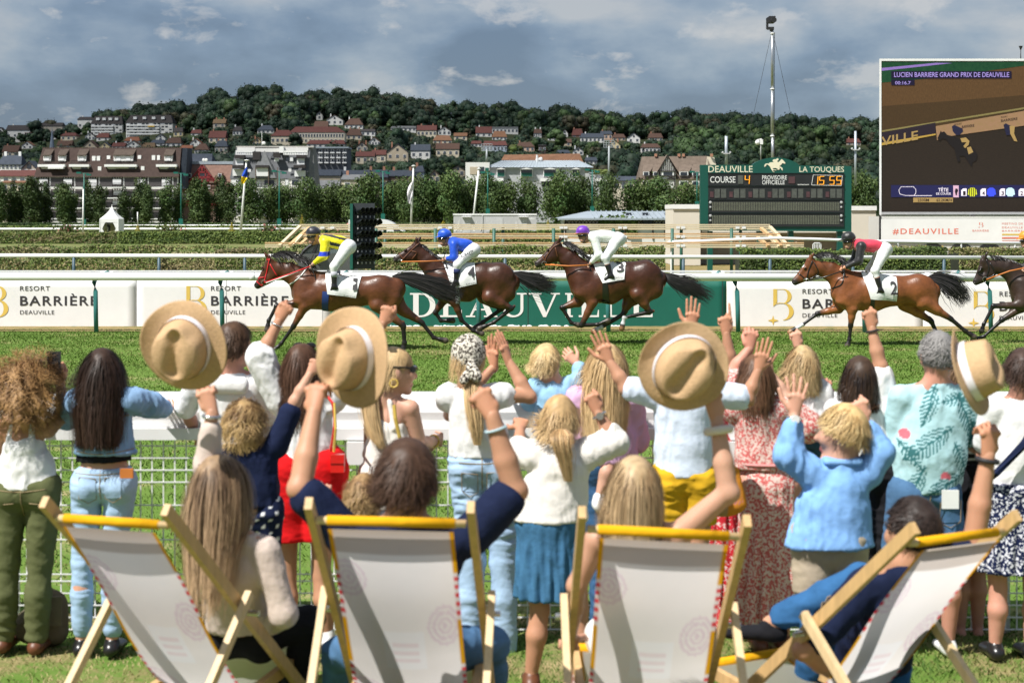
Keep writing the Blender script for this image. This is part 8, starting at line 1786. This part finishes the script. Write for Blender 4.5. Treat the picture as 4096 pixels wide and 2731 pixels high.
# small child by the chairs
p = Person('small child with light brown curls and white printed shirt, between chair back and fence',8.2,(838,1132),(845,1178),(850,1290),[(803,1198),(890,1198)],30,.8,'fair',SPEC)
p.arm(0,(765,1195,.02),(748,1150,0),'fist',(745,1115,0)).arm(1,(905,1270,.1),(890,1300,.2),'relax').leg(0,(835,1420),(835,1540)).leg(1,(865,1420),(865,1540)).body()
p.top('printed_shirt',PRINT,(850,1300),.5,1.6,seed=5,colf=lambda V,s:np.where((waves(V,60,3)>.75)[:,None],np.array((.1,.25,.22)),.78)); p.pants('shorts',NAVY,.45); p.hair((0.270,0.149,0.068),(.42,.28,.13),1235,.11,.0028,8,.25,.008,12,seed=9,lift=.35)
# leopard scarf
LEO = prt('leopard_print',(.72,.67,.57),(.03,.02,.015),75,.50)
CROWD['leo'] = p = Person('woman in leopard print headscarf, white blouse and pale jeans clapping her hands',9.5,(1076,818),(1080,890),(1108,1062),[(1030,910),(1138,908)],18,1.0,'tan',SPEC)
p.arm(1,(1215,910,.05),(1168,830,.10),'flat',(1140,752,.12),(.8,-.5,0)).arm(0,(1035,950,.22),(1135,842,.22),'flat',(1130,752,.20),(-.7,-.7,0)).leg(0,(1085,1290),(1078,1495)).leg(1,(1155,1290),(1160,1495)).body()
p.top('blouse',WHITE,(1100,1048),.12,2.0,seed=10,amp=.010); p.pants('jeans',DENIM2,.98,2.0,9,.007,(1102,1035)); p.shoes('shoe',M_white); p.hair(DBL,BL,570,.12,.0028,8,.5,seed=10,tail=([(1085,870,-.10),(1085,920,-.16),(1092,980,-.17),(1096,1022,-.16)],.036,320))
b = SDF(.009); b.ell(p.hd+(0,-.01,.012),(.098,.118,.112),None,.02); b.cut(p.hd+(0,0,-.062),(0,.45,-1)); b.cap(p.hd+(.02,-.125,-.04),p.hd+(.05,-.15,-.10),.022,.03,.02); b.cap(p.hd+(.02,-.125,-.05),p.hd+(-.02,-.15,-.12),.02,.026,.02); V,Fq = b.mesh(); V = V + vnormals(V,Fq) * (.005*waves(V,40,4))[:,None]; part('headscarf',V,Fq,LEO,p.t)
# toddler, long blonde woman in pink
p = Person('long haired blonde woman in a lilac pink shirt seen from behind at the rail',9.6,(1393,835),(1388,895),(1398,1065),[(1328,915),(1448,915)],6,1.0,'fair',SPEC)
p.arm(0,(1300,1000,.02),(1345,960,.3),'relax').arm(1,(1462,1010,.1),(1420,960,.3),'relax').leg(0,(1380,1290),(1380,1480)).leg(1,(1425,1290),(1425,1480)).body()
p.top('pink_shirt',cloth('lilac_cotton',(.68,.42,.62)),(1398,1060),.98,2.4,seed=11,amp=.010); p.pants('jeans',DENIMD,.97); p.shoes('shoe',M_leather); p.hair(DBL,BL,1900,.58,.0030,16,.38,.003,8,.008,seed=11,cut=1012)
p = Person('blond toddler in a light blue shirt sitting on the rail with one bare leg out',9.75,(1254,828),(1265,872),(1285,985),[(1232,890),(1308,886)],20,.82,'fair',SPEC,1.12)
p.arm(1,(1345,878,.03),(1325,835,.06),'relax',(1300,810,.08)).arm(0,(1215,930,.2),(1240,960,.3),'relax').leg(1,(1402,1050,-.22),(1378,1140,-.26)).leg(0,(1300,1070,.2),(1295,1140,.2)).body()
p.top('blue_shirt',cloth('sky_cotton',(.30,.52,.72)),(1282,990),.9,1.7,seed=12,amp=.008); p.pants('shorts',DENIMD,.3); p.shoes('sandal',M_white); p.hair((0.567,0.378,0.162),(.74,.56,.30),1520,.07,.0028,6,.15,lift=.2,seed=12,bias=(0,-.3,-.3))
# ponytail girl
p = Person('girl with a honey blonde ponytail, cream blouse and blue denim skirt, fist raised',8.5,(1285,958),(1290,1022),(1262,1190),[(1228,1045),(1350,1042)],12,.97,'tan',SPEC)
p.arm(1,(1412,1015,.0),(1372,945,.02),'fist',(1352,895,.02)).arm(0,(1190,1040,.05),(1195,985,.25),'relax').leg(0,(1240,1400),(1220,1548)).leg(1,(1330,1400),(1322,1550)).body()
p.top('blouse',OFFW,(1262,1192),.66,2.6,seed=13,amp=.011,flare=.04,cuff=1.3); p.skirt('denim_skirt',cloth('blue_denim',(.055,.16,.29),var=.2),(1262,1372),.155,.17,4,.010,None,(1262,1180)); p.shoes('sandal',M_tan_l); p.ring('watch_strap',0,.02,M_steel,.034,.006,M_steel)
p.hair((0.351,0.203,0.088),(.66,.46,.23),1520,.12,.0028,8,.15,lift=.05,seed=13,bias=(0,-.5,-.2),tail=([(1287,985,-.12),(1290,1015,-.17),(1298,1055,-.16),(1305,1105,-.14)],.036,330))
# child in light blue tee behind the third hat
p = Person('child in pale blue tee and mustard shorts, head hidden behind a hat',8.9,(1565,835),(1562,890),(1572,1095),[(1500,905),(1640,905)],0,.95,'tan',SPEC)
p.arm(0,(1438,890,-.02),(1400,830,0),'flat',(1380,782,.0),(0,-1,0)).arm(1,(1718,915,0),(1742,850,0),'flat',(1752,808,0)).leg(0,(1545,1290),(1545,1480)).leg(1,(1602,1290),(1602,1480)).body()
p.top('tee_shirt',cloth('pale_blue_cotton',(.66,.74,.86)),(1570,1092),.42,1.7,seed=14); p.pants('mustard_shorts',cloth('mustard_cotton',(.62,.36,.02)),.27,1.6,6,.008,(1572,1082)); p.shoes('trainer',M_white); p.hair(BR,None,950,.1,.0038,6,seed=14)
# woman hidden behind the hat with red floral skirt
p = Person('woman in a red floral dress hidden behind the third hat, one finger pointing up',9.9,(1605,835),(1612,895),(1640,1100),[(1556,920),(1668,915)],0,1.0,'tan',SPEC)
p.arm(0,(1572,825,.1),(1588,755,.05),'flat',(1592,705,.05),(0,-1,0)).arm(1,(1680,850,0),(1668,765,0),'point',(1662,700,0),(0,-1,.1)).leg(0,(1625,1300),(1630,1440)).leg(1,(1668,1300),(1668,1440)).body()
p.top('floral_top',REDF,(1640,1100),.3,1.2,seed=15); p.skirt('floral_skirt',REDF,(1650,1440),.15,.20,6,.012); p.shoes('sandal',M_tan_l); p.hair(BR,None,950,.25,.0030,8,.4,seed=15)
# woman in the rose floral dress
p = Person('woman with brown hair in a long rose and white floral dress tied at the waist',9.4,(1735,862),(1742,915),(1765,1112),[(1688,940),(1802,935)],8,1.0,'red',SPEC)
p.arm(0,(1678,860,.1),(1722,800,.1),'grip',(1727,755,.1)).arm(1,(1868,995,.02),(1890,900,.25),'relax').leg(0,(1745,1300),(1745,1462)).leg(1,(1800,1300),(1800,1462)).body()
p.top('floral_bodice',ROSE,(1762,1075),.42,2.4,seed=16,cuff=1.2); p.skirt('floral_skirt',ROSE,(1768,1425),.145,.205,5,.014,None,(1762,1068)); MB().tube([p.q(1762,1062)+np.array((.165*math.cos(k),.125*math.sin(k),0)) for k in np.linspace(0,6.29,20)],.012,6).build('waist_tie',mat('rose_tie',(.62,.25,.24),.9),p.t); p.shoes('sandal',M_tan_l); p.hair((0.095,0.047,0.027),(.16,.08,.04),1425,.22,.0028,9,.4,seed=16,bias=(0,-.4,0))
# little girl carried
p = Person('little girl with a sandy blonde bob and white sleeveless top raising both fists',9.55,(1843,835),(1850,890),(1852,990),[(1806,912),(1888,908)],-5,.84,'fair',SPEC,1.15)
p.arm(0,(1806,912,-.16),(1768,855,-.12),'fist',(1758,815,-.12)).arm(1,(1868,838,.16),(1832,795,.12),'fist',(1826,758,.12)).leg(0,(1835,1060,.2),(1840,1130,.2)).leg(1,(1870,1060,.2),(1870,1130,.2)).body()
p.top('white_top',WHITE,(1852,1000),.1,1.6,seed=17); p.pants('shorts',DENIMD,.3); p.hair((0.405,0.257,0.121),(.58,.43,.23),1710,.20,.0030,9,.38,.004,8,.012,seed=17,cut=905,lift=.2)
# boy in blue shirt
CROWD['boy'] = p = Person('blond boy in blue shirt and beige shorts with one open hand raised',7.6,(1938,985),(1932,1052),(1905,1225),[(1868,1090),(1992,1085)],-68,.95,'fair',SPEC,1.12)
p.arm(0,(1812,1045,-.02),(1825,950,0),'open',(1832,880,0),(0,-1,0)).arm(1,(2022,1040,0),(1985,965,.02),'fist',(1972,915,.02)).leg(0,(1866,1385),(1872,1590)).leg(1,(1950,1385),(1948,1590)).body()
p.top('blue_shirt',cloth('cornflower_cotton',(.22,.42,.76)),(1905,1252),.86,2.0,seed=18,amp=.010,flare=.05,belly=1.12); p.pants('beige_shorts',cloth('beige_cotton',(.46,.38,.28)),.42,1.2,8,.006,(1905,1246)); p.shoes('trainer',M_white); p.ring('watch_strap',0,.02,M_steel,.033,.007,M_white); p.hair((0.459,0.284,0.115),(.74,.55,.27),1710,.085,.0028,6,.16,lift=.18,seed=18)
b = SDF(.009); b.ecap(p.nb+(-.07,-.02,-.01),p.nb+(.07,-.02,-.01),(0,1,0),(.06,.022),(.06,.022)); part('collar',*b.mesh(),cloth('cornflower_cotton',0),p.t)
# dark bob woman
p = Person('woman with a sleek dark bob, white tee and black trousers, fist in the air',9.5,(1975,865),(1978,920),(2008,1078),[(1918,945),(2035,935)],0,1.0,'tan',SPEC)
p.arm(1,(2022,842,0),(2002,752,.02),'fist',(1994,695,.02)).arm(0,(1898,1030,.1),(1930,1070,.3),'relax').leg(0,(1985,1290),(1985,1475)).leg(1,(2032,1290),(2032,1475)).body()
p.top('white_tee',WHITE,(2000,1068),.42,1.9,seed=19); p.pants('black_trousers',BLACK,.97,1.6,5,.005,(2005,1060)); p.shoes('shoe',M_leather); p.ring('bracelet',0,.02,M_iron,.033,.006); p.hair((0.019,0.014,0.014),(.10,.055,.03),1900,.26,.0028,10,.5,seed=19,cut=935,wave=.004,lift=.1)
# grey haired man in tropical shirt
def tropic(V,s):
    C = np.tile(np.array((.42,.64,.68)),(len(V),1)); u = (V[:,0]-s.mid[0]); w = V[:,2]; r = np.random.default_rng(5)
    for cx,cz,ang,L in [(-.06,-.03,1.2,.13),(.15,-.10,1.9,.14),(-.07,-.24,.6,.17),(.12,-.34,2.0,.13),(-.14,-.47,1.2,.13),(.02,-.47,.5,.15),(.19,-.23,1.5,.12),(.09,.0,.2,.10),(-.17,-.30,2.2,.10),(.13,-.52,.4,.10)]:
        dx,dz = u - cx,w - s.mid[2] - cz; a = dx * math.cos(ang) + dz * math.sin(ang); b = -dx * math.sin(ang) + dz * math.cos(ang); a = a / L; env = .34 * (1-a**2) * L; m = (np.abs(a)<1) & (np.abs(b)<env) & ((np.sin((a*L+np.abs(b)*.9)*260)>-.1) | (np.abs(b)<.005)); C[m] = (.045,.16,.17)
    for cx,cz in ((-.19,-.19),(.02,-.42),(.20,-.50),(.22,-.08)): C[(np.hypot(u-cx,w-s.mid[2]-cz)<.028) & (waves(V,70,2)>-.2)] = (.72,.16,.20)
    return C
CROWD['palm'] = p = Person('grey haired man in a pale turquoise shirt with palm leaf print and denim shorts',9.4,(2155,812),(2150,878),(2122,1118),[(2072,912),(2228,912)],-4,1.05,'red',SPEC,1.1)
p.arm(0,(2048,1015,.08),(2085,985,.3),'relax').arm(1,(2240,1020,.08),(2205,985,.3),'relax').leg(0,(2062,1300),(2050,1465)).leg(1,(2185,1300),(2178,1470)).body(girth=1.1)
p.top('palm_print_shirt',PRINT,(2125,1128),.44,2.0,seed=20,amp=.008,colf=tropic,belly=1.3); p.pants('denim_shorts',cloth('mid_denim',(.075,.16,.29),var=.2),.44,1.8,6,.006,(2122,1100),girth=1.0); p.shoes('trainer',M_white); p.hair((0.230,0.216,0.209),(.24,.23,.22),1520,.035,.005,4,.1,lift=.35,seed=20)
c = p.q(2182,1148,-.19); MB().box(c[0]-.045,c[0]+.045,c[1]-.012,c[1],c[2]-.045,c[2]+.055).build('folded_paper',M_white,p.t)
# person behind the fourth hat, woman at the right edge
p = Person('person in a dark striped dress partly hidden behind the fourth hat',9.9,(2212,850),(2216,905),(2225,1085),[(2178,925),(2268,925)],30,.95,'red',SPEC)
p.arm(0,(2165,1010,.1),(2200,990,.3),'relax').arm(1,(2275,1010,.1),(2240,990,.3),'relax').leg(0,(2205,1300),(2205,1440)).leg(1,(2245,1300),(2245,1440)).body()
p.top('striped_dress',PRINT,(2225,1085),.0,1.4,seed=21,colf=lambda V,s:np.where((np.sin(V[:,2]*160)>.5)[:,None],.7,np.array((.02,.02,.022)))); p.skirt('skirt',BLACK,(2225,1300)); p.hair((0.121,0.068,0.041),(.2,.12,.06),1330,.12,.0028,7,.3,seed=21)
p = Person('dark haired woman in white tee and navy floral skirt at the right edge',9.3,(2348,848),(2345,912),(2322,1118),[(2282,940),(2415,940)],5,1.0,'red',SPEC)
p.arm(0,(2258,1040,.1),(2300,1010,.3),'relax').arm(1,(2435,1040,.1),(2400,1010,.3),'relax').leg(0,(2292,1350),(2286,1478)).leg(1,(2372,1350),(2366,1480)).body()
p.top('white_tee',WHITE,(2325,1115),.42,1.8,seed=22); p.skirt('floral_skirt',NAVF,(2328,1310),.17,.21,7,.010,None,(2322,1105)); p.shoes('sandal',M_leather); p.hair((0.047,0.027,0.020),(.07,.04,.03),1330,.09,.0028,6,.2,seed=22)
MB().tube([p.q(2400,945,-.1),p.q(2352,1020,-.18),p.q(2290,1085,-.18),p.q(2240,1120,-.05)],.022,6).build('bag_strap',NAVY,p.t)

# stitched pockets and seams on clothes seen from behind
STITCH = mat('denim_stitch',(.30,.22,.12),.8)
def sew(p,o,pockets,seams,material,off=.004):
    V = np.array([v.co[:] for v in o.data.vertices]) + wloc(p.t); bv = bvh_of(V,[q.vertices[:] for q in o.data.polygons])
    for x,y,w,h,tilt in pockets:
        c = [p.q(x-w,y-h-tilt),p.q(x+w,y-h+tilt),p.q(x+w*.95,y+h*.7+tilt),p.q(x-w*.95,y+h*.7-tilt)]; b = patch('back_pocket',bv,c,material,o,off,6,6,.0006); c = c[:2] + [c[2],p.q(x,y+h*1.1),c[3]]
        MB().tube([onto(bv,c[i % 5],off+.003) for i in range(6)],.0022,4).build('stitching',STITCH,b)
    for pts in seams: strap('seam',bv,[p.q(*q) for q in pts],.0028,STITCH if material is not WHITE else OFFW,o,.001)
def kid(p,n): return [c for c in p.t.children if c.name.split('.')[0]==n][0]
sew(CROWD['denim'],kid(CROWD['denim'],'jeans'),[(212,1118,19,27,1),(270,1116,19,27,-1)],[[(240,1075),(240,1140)],[(180,1082),(240,1084),(300,1080)]],DENIM2)
sew(CROWD['denim'],kid(CROWD['denim'],'denim_jacket'),[],[[(180,952),(240,958),(300,950)],[(262,960),(272,1035)],[(175,1030),(240,1036),(310,1028)],[(212,960),(204,1035)]],DENIM)
sew(CROWD['leo'],kid(CROWD['leo'],'jeans'),[(1080,1105,18,26,1),(1138,1103,18,26,-1)],[[(1108,1045),(1108,1120)],[(1055,1056),(1108,1058),(1160,1054)]],DENIM2)
sew(CROWD['palm'],kid(CROWD['palm'],'denim_shorts'),[(2080,1175,24,28,1),(2172,1172,24,28,-1)],[[(2125,1130),(2125,1210)]],cloth('mid_denim',0))
sew(CROWD['olive'],kid(CROWD['olive'],'trousers'),[],[[(62,1110),(60,1180)],[(5,1118),(60,1122),(118,1116)],[(22,1150),(45,1148)],[(80,1148),(104,1150)]],BLACK)
# ---------------------------------------------------------------- deckchairs
M_wood = mat('beech_wood',(.56,.36,.16),.5,var=.2,vscale=4,stretch=(9,9,1)); M_wood_lit = mat('sunlit_beech_wood',(.68,.50,.28),.5,var=.15,vscale=4,stretch=(9,9,1)); M_yel = cloth('amber_canvas',(.72,.36,.01))  # paler copy paints sunlight on props and bars; browner one the shaded rails
def sling_mat():
    m = mat('deckchair_canvas','ffffff',.8,attr=True,var=.02,spec=.15); nt = m.node_tree; b = nt.nodes['Principled BSDF']; tr = nt.nodes.new('ShaderNodeBsdfTranslucent'); mx = nt.nodes.new('ShaderNodeMixShader'); mx.inputs[0].default_value = .85
    src = b.inputs['Base Color'].links[0].from_socket; nt.links.new(src,tr.inputs[0]); o = [n for n in nt.nodes if n.type=='OUTPUT_MATERIAL'][0]; nt.links.new(b.outputs[0],mx.inputs[1]); nt.links.new(tr.outputs[0],mx.inputs[2]); nt.links.new(mx.outputs[0],o.inputs[0]); return m
M_sling = sling_mat()
def deckchair(label,lx,ly,Y,yaw,w,roll=0.0,hgt=1.0,run=1.2):
    a = math.radians(yaw); u = np.array((math.cos(a),-math.sin(a),roll)); f = np.array((math.sin(a),math.cos(a),0)); tl = P(lx*1.7415,ly*1.7415,Y); gz = tl[2] - hgt; t = thing('deckchair',label,'deckchair',(tl+u*w/2)*(1,1,0)+(0,0,gz),'wooden deckchairs on the grass bank')
    Q = lambda x,v,z: tl + u * x + f * v + np.array((0,0,z-hgt)); rail = lambda k: (run*k,hgt*(1-k))
    for x in (0,w): MB().bar(Q(x,-.03,hgt+.03),Q(x,*rail(1.0)),.026,.046).build('side_rail',M_wood,t)
    MB().tube([Q(.02,.02,hgt-.035),Q(w-.02,.02,hgt-.035)],.0135,10).build('top_bar',M_wood_lit,t,True); MB().tube([Q(.055,.02,hgt-.035),Q(w-.055,.02,hgt-.035)],.0175,12).build('canvas_sleeve',M_yel,t,True)
    pv = rail(.46)
    for x in (-.035,w+.035): MB().bar(Q(x,pv[0]-.02,pv[1]+.08),Q(x,-.16,0),.026,.036).build('prop_leg',M_wood_lit,t); MB().tube([Q(x-.03,pv[0],pv[1]),Q(x+.03,pv[0],pv[1])],.012,8).build('pivot_bolt',M_steel,t)
    MB().bar(Q(-.03,-.14,.03),Q(w+.03,-.14,.03),.03,.04).build('cross_bar',M_wood_lit,t)
    for x in (.045,w-.045): MB().bar(Q(x,.05,.12),Q(x,run*1.06,.24),.03,.045).build('seat_rail',M_wood,t)
    MB().tube([Q(.04,run*1.04,.25),Q(w-.04,run*1.04,.25)],.022,10).build('front_bar',M_yel,t,True)
    cen = spline([(.0,hgt-.06),(.22,hgt*.70),(.45,hgt*.42),(.68,.20),(.88,.15),(run*1.04,.25)],150); nx = 72; V = []; C = []
    for i,(v,z) in enumerate(cen):
        for j in range(nx+1):
            s_ = j / nx; x = .06 + (w-.12) * s_; sag = .035 * math.sin(math.pi*s_) * math.sin(math.pi*min(1,i/112)); V.append(Q(x,v+sag*.6,z-sag)); e = min(s_,1-s_); yy = i / 150
            c = (.95,.91,.885) if i > 11 else (.62,.55,.50)  # top hem tinted darker for less light passing through doubled canvas
            if e < .035: c = (.72,.36,.01) if (int(i/22) % 2==0) else ((.70,.05,.06) if i % 4<2 else (.78,.72,.70))
            else:
                for hx,hy in ((.86,.30),(.10,.16),(.12,.55),(.9,.62)): 
                    dd = math.hypot((s_-hx)*w,(yy-hy)*1.35); an = math.atan2(yy-hy,s_-hx); rr = dd * (1+.10*abs(math.sin(an*4)))
                    if rr < .092 and (rr*85) % 2 < 1.1: c = (.84,.72,.77)
                if .33 < s_ < .68 and .31 < yy < .44: c = (.97,.96,.97) if not (.39<s_<.62 and .335<yy<.42 and i % 4<2) else (.90,.80,.82)
            C.append(c)
    F_ = [(i*(nx+1)+j,i*(nx+1)+j+1,(i+1)*(nx+1)+j+1,(i+1)*(nx+1)+j) for i in range(149) for j in range(nx)]; part('sling',V,F_,M_sling,t,np.array(C)); return t
deckchair('leftmost wooden deckchair with white canvas, turned to the right',112,1168,6.2,19,.50,.0,1.0)
deckchair('wooden deckchair with white canvas in front of the man in navy',712,1172,5.75,3,.545,-.015,1.0)
deckchair('wooden deckchair with white canvas in front of the woman with long blonde hair',1336,1192,5.75,-1,.555,-.055,1.0)
deckchair('rightmost wooden deckchair with white canvas, turned to the left',2088,1228,6.0,-30,.50,.0,1.0)

# ---------------------------------------------------------------- people in the deckchairs
SIT = 'people sitting in the deckchairs'
p = Person('long haired woman in a beige jumper sitting in the leftmost deckchair',6.75,(505,1110),(522,1205),(560,1450,.3),[(458,1270,.06),(612,1270,0)],50,.97,'mid',SIT)
p.arm(0,(478,1070,.05),(487,945,.05),'grip',(468,888,.06)).arm(1,(652,1410,-.02),(612,1450,.2),'relax').leg(0,(640,1440,.55),(640,1600,.6)).leg(1,(712,1425,.3),(668,1600,.4)).body()
p.top('beige_jumper',cloth('beige_knit',(.58,.48,.42),bscale=30),(560,1440,.28),.86,.9,seed=31,amp=.008); p.pants('black_jeans',BLACK,.97,.8,3,.004); p.ring('bracelet',0,.02,M_steel,.034,.008); p.hair((0.135,0.081,0.047),(.50,.34,.20),1900,.52,.0028,16,.38,.002,8,.006,seed=31,cut=1400,bias=(-.1,-.35,0))
p = Person('man in a navy tee with both arms up, sitting in a deckchair',6.2,(934,1096),(930,1196),(935,1500,.4),[(798,1235),(1075,1235)],0,1.08,'tan',SIT,1.2)
p.arm(0,(690,1120,-.04),(722,945,.06),'grip',(728,860,.12),(-.3,-1,0)).arm(1,(1182,1125,0),(1130,955,0),'fist',(1095,890,.02),(.2,-1,.3)).leg(0,(780,1500,.75),(780,1640,.9)).leg(1,(1128,1478,.7),(1120,1640,.8)).body(girth=1.05)
p.top('navy_tee',NAVY,(935,1500,.38),.44,1.8,seed=32,amp=.008); p.pants('jeans',cloth('mid_denim',(.075,.16,.29)),.97,1.4,4); p.ring('bracelet',1,.05,mat('pale_blue_cord',(.4,.55,.6),.8),.036,.005); p.hair((0.054,0.027,0.016),(.085,.045,.028),1900,.085,.0028,6,.10,lift=.22,seed=32,top=1.06)
p = Person('seated blonde woman in a white top with a cream scrunchie on her raised wrist',6.25,(1457,1118),(1460,1205),(1470,1500,.4),[(1372,1240),(1555,1230)],4,.98,'mid',SIT)
p.arm(1,(1672,1130,-.04),(1646,960,0),'grip',(1628,880,0),(.3,-1,0)).arm(0,(1325,1345,.05),(1310,1460,.3),'relax').leg(0,(1380,1455,.75),(1370,1620,.9)).leg(1,(1520,1455,.75),(1520,1620,.9)).body()
p.top('white_top',WHITE,(1470,1500,.38),0,1.2,strap=True,seed=33); p.pants('pale_trousers',OFFW,.97); p.ring('scrunchie',0,.045,cloth('cream_scrunchie',(.74,.66,.56),bscale=60),.042,.017); p.hair((0.351,0.230,0.121),(.62,.46,.27),1900,.40,.0028,14,.5,.0,8,.003,seed=33,cut=1330)
CROWD['lounge'] = p = Person('dark haired man in navy tee lounging cross-legged in the rightmost deckchair',6.5,(2100,1212),(2080,1290),(1990,1530,.75),[(1990,1345,.08),(2150,1330,.1)],-25,1.05,'tan',SIT)
p.arm(1,(2238,1235,-.02),(2270,1045,-.02),'grip',(2276,965,-.02),(.3,-1,0)).arm(0,(1848,1492,.02),(1940,1560,.3),'relax').leg(1,(1978,1330,.62),(1768,1432,.70),(-1,.2,-.25)).leg(0,(1875,1450,.62),(1850,1610,.7),(-.6,1,-.1)).body(girth=1.05)
p.top('navy_tee',NAVY,(1990,1525,.74),.44,1.6,seed=34); p.pants('jeans',cloth('blue_jeans',(.035,.12,.27),var=.2),.93,1.0,4,.007); p.shoes('shoe',BLACK); sew(p,kid(p,'jeans'),[],[[(1965,1325),(1880,1375),(1790,1428)],[(1990,1400),(1900,1420)]],DENIMD); p.ring('watch_strap',0,.02,M_iron,.037,.010); p.hair((0.022,0.015,0.012),(.035,.022,.018),1900,.04,.005,4,.1,lift=.22,seed=34)

# ---------------------------------------------------------------- straw hats
M_straw = mat('straw',(.55,.36,.20),.8,var=.12,vscale=90,bump=.3,bscale=150,spec=.15); M_band = mat('hat_band',(.80,.76,.80),.7,var=.04)
def hat(label,x,y,Y,axis,roll,R=.195):
    c = P(x*1.7415,y*1.7415,Y); a = _n(axis); u = _n(np.cross(a,(0,0,1))); w = np.cross(u,a); cr,sr = math.cos(math.radians(roll)),math.sin(math.radians(roll)); u,w = u * cr + w * sr,-u * sr + w * cr
    t = thing('straw_hat',label,'hat',c,'tan straw hats waved by the crowd'); n = 56; rows = []
    for k in range(26):
        q = k / 25; ring = []
        for j in range(n):
            th = 2 * math.pi * j / n; ov = 1 / math.sqrt((math.cos(th)/1.0)**2+(math.sin(th)/1.17)**2)
            if q < .4: e = q / .4; r = R + (.104*ov-R) * e; h = .016 * (1-e) ** 2 * math.cos(2*th) + .006 * math.sin(3*th) * (1-e)
            elif q < .72: e = (q-.4) / .32; r = .104 * ov * (1-.13*e**2); h = .105 * e
            else:
                e = (q-.72) / .28; r = .0905 * ov * (1-e) ** .8; h = .105 + .022 * math.sin(e*1.57); X_,Y_ = r * math.cos(th),r * math.sin(th)
                h -= .034 * math.exp(-(X_/.032)**2) * min(1,e*3)
            if q > .45: pin = math.exp(-((th % 6.283-1.0)/.35)**2) + math.exp(-((th % 6.283-2.14)/.35)**2); r *= 1 - .16 * pin * min(1,(q-.45)*4)
            ring.append(c+u*r*math.cos(th)+w*r*math.sin(th)+a*h)
        rows.append(ring)
    V = np.array(rows).reshape(-1,3); inner = V - a * .004; m = 26 * n; F_ = [(k*n+j,k*n+(j+1) % n,(k+1)*n+(j+1) % n,(k+1)*n+j) for k in range(25) for j in range(n)]; F2 = [tuple(i+m for i in q[::-1]) for q in F_] + [(j,j+m,(j+1) % n+m,(j+1) % n) for j in range(n)]
    part('straw_shell',np.vstack([V,inner]),F_+F2,M_straw,t); B = []
    for z,o in ((.003,.0035),(.032,.0035)):
        for j in range(n): th = 2 * math.pi * j / n; ov = 1 / math.sqrt(math.cos(th)**2+(math.sin(th)/1.17)**2); r = .104 * ov * (1-.13*(z/.105)**2) + o; B.append(c+u*r*math.cos(th)+w*r*math.sin(th)+a*z)
    part('band',B,[(j,(j+1) % n,n+(j+1) % n,n+j) for j in range(n)],M_band,t); return t
hat('straw hat with white band held high on the left by the woman in beige',424,796,6.55,(-.20,-.92,-.22),8,.178)
hat('tilted straw hat with white band gripped by the man in navy',812,822,6.4,(-.62,-.74,-.06),25,.191)
hat('large straw hat with white band held up by the woman with the scrunchie',1570,842,6.2,(.06,-.97,-.14),38,.166)
hat('straw hat seen from the side with white band held by the lounging man',2222,855,6.3,(.84,-.38,.36),60,.165)

# ---------------------------------------------------------------- bags on the grass and arm
def backpack():
    Y = 9.6; c = P(105*1.7415,1490*1.7415,Y); c[2] = .01; t = thing('backpack','khaki canvas backpack lying on the grass behind the curly haired woman','bag',c); k = cloth('khaki_canvas',(.19,.155,.105)); b = SDF(.012); b.ecap(c+(0,0,.10),c+(.02,0,.24),(1,0,0),(.13,.10),(.10,.08),.05); b.ell(c+(-.08,-.05,.12),(.08,.07,.09),None,.05); b.cut(c,(0,0,-1)); V,Fq = b.mesh(); V = V + vnormals(V,Fq) * (.008*waves(V,25,3))[:,None]; part('sack',V,Fq,k,t)
    MB().box(c[0]-.03,c[0]+.12,c[1]-.12,c[1]-.09,c[2]+.14,c[2]+.30).build('flap',k,t); MB().tube([c+(-.05,-.1,.02),c+(-.1,-.12,.15),c+(-.02,-.09,.28)],.014,6).build('strap',k,t)
backpack()
def tote():
    c = P(1668*1.7415,1125*1.7415,9.0); t = thing('tote_bag','orange and paper brown printed tote bag hanging beside the rose floral dress','bag',c); b = SDF(.011); b.ecap(c+(-.02,0,.10),c+(0,0,-.08),(1,0,0),(.09,.03),(.11,.06),.03); V,Fq = b.mesh(); C = np.where((V[:,0]>c[0])[:,None],np.array((.66,.25,.03)),np.array((.42,.27,.15))); m = (np.sin(np.hypot(V[:,0]-c[0]-.05,V[:,2]-c[2]+.05)*400)>.3) & (np.hypot(V[:,0]-c[0]-.05,V[:,2]-c[2]+.05)<.035); C[m] = (.62,.22,.20); part('sack',V,Fq,PRINT,t,C); MB().tube([c+(-.06,0,.1),P(1632*1.7415,985*1.7415,9.0),c+(.02,0,.1)],.012,6).build('handle',mat('paper_handle',(.5,.34,.2),.8),t)
tote()
